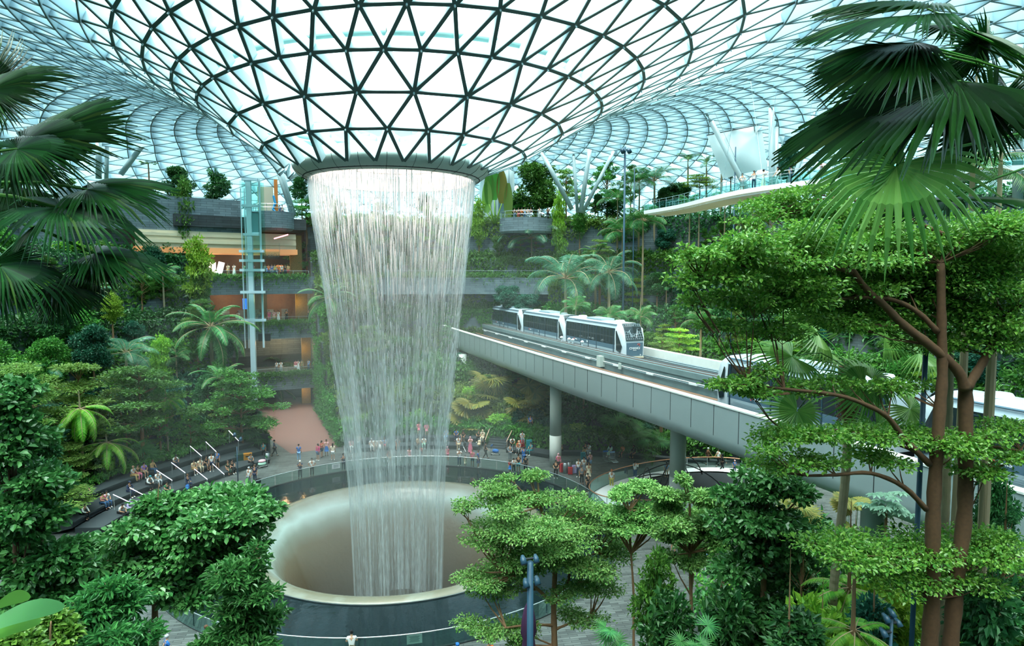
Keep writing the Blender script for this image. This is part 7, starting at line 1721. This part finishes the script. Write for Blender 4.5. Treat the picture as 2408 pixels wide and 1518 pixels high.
e = tag(empty('closed_parasol', (at(1243,1475,Y=20.5).x, 20.5, 0)), 'folded dark purple parasol beside the lamp post', 'parasol')
zt_ = at(1243,1412,Y=20.5).z; mb = MB(); mb.tube([(0,0,0),(0,0,zt_)], .03, 8); mb.build('pole', M_dark, e)
mb = MB(); n = 24
for z, r in ((zt_,.03),(zt_-.25,.13),(zt_-.7,.20),(zt_-1.1,.22),(zt_-1.3,.16),(zt_-1.65,.2)):
    for k in range(n): a = 2*PI*k/n; q = r*(1+.25*math.cos(a*6)); mb.v.append((q*math.cos(a), q*math.sin(a), z))
for i in range(5):
    for k in range(n): mb.face((i*n+k, i*n+(k+1) % n, (i+1)*n+(k+1) % n, (i+1)*n+k))
mb.build('canopy', mat('purple_cloth', '#3c1f3e', .8), e, True)
# ---------------- oval opening with glass rail and black arches ----------------
oc_ = at(1600, 1150, z=0); ov = tag(empty('oval_opening', oc_, R(18)), 'oval opening in the plaza with glass rail, copper handrail and white rim', 'opening')
RX, RY = 9.0, 4.6
def ell_pts(rx, ry, z, n=72): return [(rx*math.cos(2*PI*i/n), ry*math.sin(2*PI*i/n), z) for i in range(n)]
def ell_band(A, Bp, m, nm):
    mb = MB(); n = len(A); mb.v = A+Bp
    for i in range(n): mb.face((i, (i+1) % n, n+(i+1) % n, n+i))
    return mb.build(nm, m, ov, True)
ell_band(ell_pts(RX, RY, .02), ell_pts(RX, RY, 1.1), M_glass, 'glass_rail')
ell_band(ell_pts(RX-.05, RY-.05, .05), ell_pts(RX-.5, RY-.5, .3), M_white, 'white_rim'); ell_band(ell_pts(RX-.5, RY-.5, .3), ell_pts(RX-1.8, RY-1.3, .22), M_white, 'white_lip'); 
mb = MB(); mb.v = ell_pts(RX-1.8, RY-1.3, .1); mb.face(range(72)); mb.build('opening_shadow', mat('void_dark', '#2a3033', .9), ov)
mb = MB(); mb.tube(ell_pts(RX, RY, 1.15)+[ell_pts(RX, RY, 1.15)[0]], .045, 6, cap=False); mb.build('handrail', mat('copper_rail', '#b08060', .35, .5), ov, True)
for k in range(0, 72, 3):
    q = ell_pts(RX+.01, RY+.01, .55)[k]; mb = MB(); mb.box((q[0], q[1], .55), (.03,.03,1.1)); mb.build('post', M_rail, ov)
for k, (x0, x1, y0, y1, h_) in enumerate(((-6.2,-1.5,-2,2,2.3),(-5.0,2.5,-2.4,1.6,2.9),(-4.2,3.2,2.2,-1.8,2.2),(-5.6,0.2,1.8,-2.2,1.7),(-3,4.5,-1.0,2.0,2.5))):
    mb = MB(); mb.tube([(x0+(x1-x0)*i/16, y0+(y1-y0)*i/16, .1+h_*math.sin(PI*i/16)**.8) for i in range(17)], .05, 7); o = mb.build('black_arch', M_dark, ov, True)
# notice of the exit lamp under the viaduct
e = tag(empty('exit_sign', at(1373,1008,Y=68)), 'small green lit exit sign between plants under the viaduct', 'sign'); mb = MB(); mb.box((0,0,0), (.5,.08,.22)); mb.build('box', mat('exit_green', '#35a060', .4, emit='#48d088', estr=1.6), e); mb = MB(); mb.tube([(0,0,.1),(0,0,1.2)], .02, 5); mb.build('hanger', M_dark, e)
e = tag(empty('art_panel', at(634,485,Y=93)), 'tall beige and orange panels with a blue ribbon on the top level by the lift', 'sign'); mb = MB(); mb.box((-.5,0,.6), (2.0,.2,4.0)); mb.build('beige_panel', mat('panel_beige', '#c9bfa8', .6), e); mb = MB(); mb.box((.9,-.2,1.0), (.45,.2,5.2)); mb.build('orange_fin', mat('fin_orange', '#c8783a', .5), e); mb = MB(); mb.tube([(.6,-.4,1.4),(.8,-.4,.4),(.5,-.4,-.4),(1.1,-.4,-1.2)], .16, 4); mb.build('blue_ribbon', mat('ribbon_blue', '#3aa0d8', .5), e)
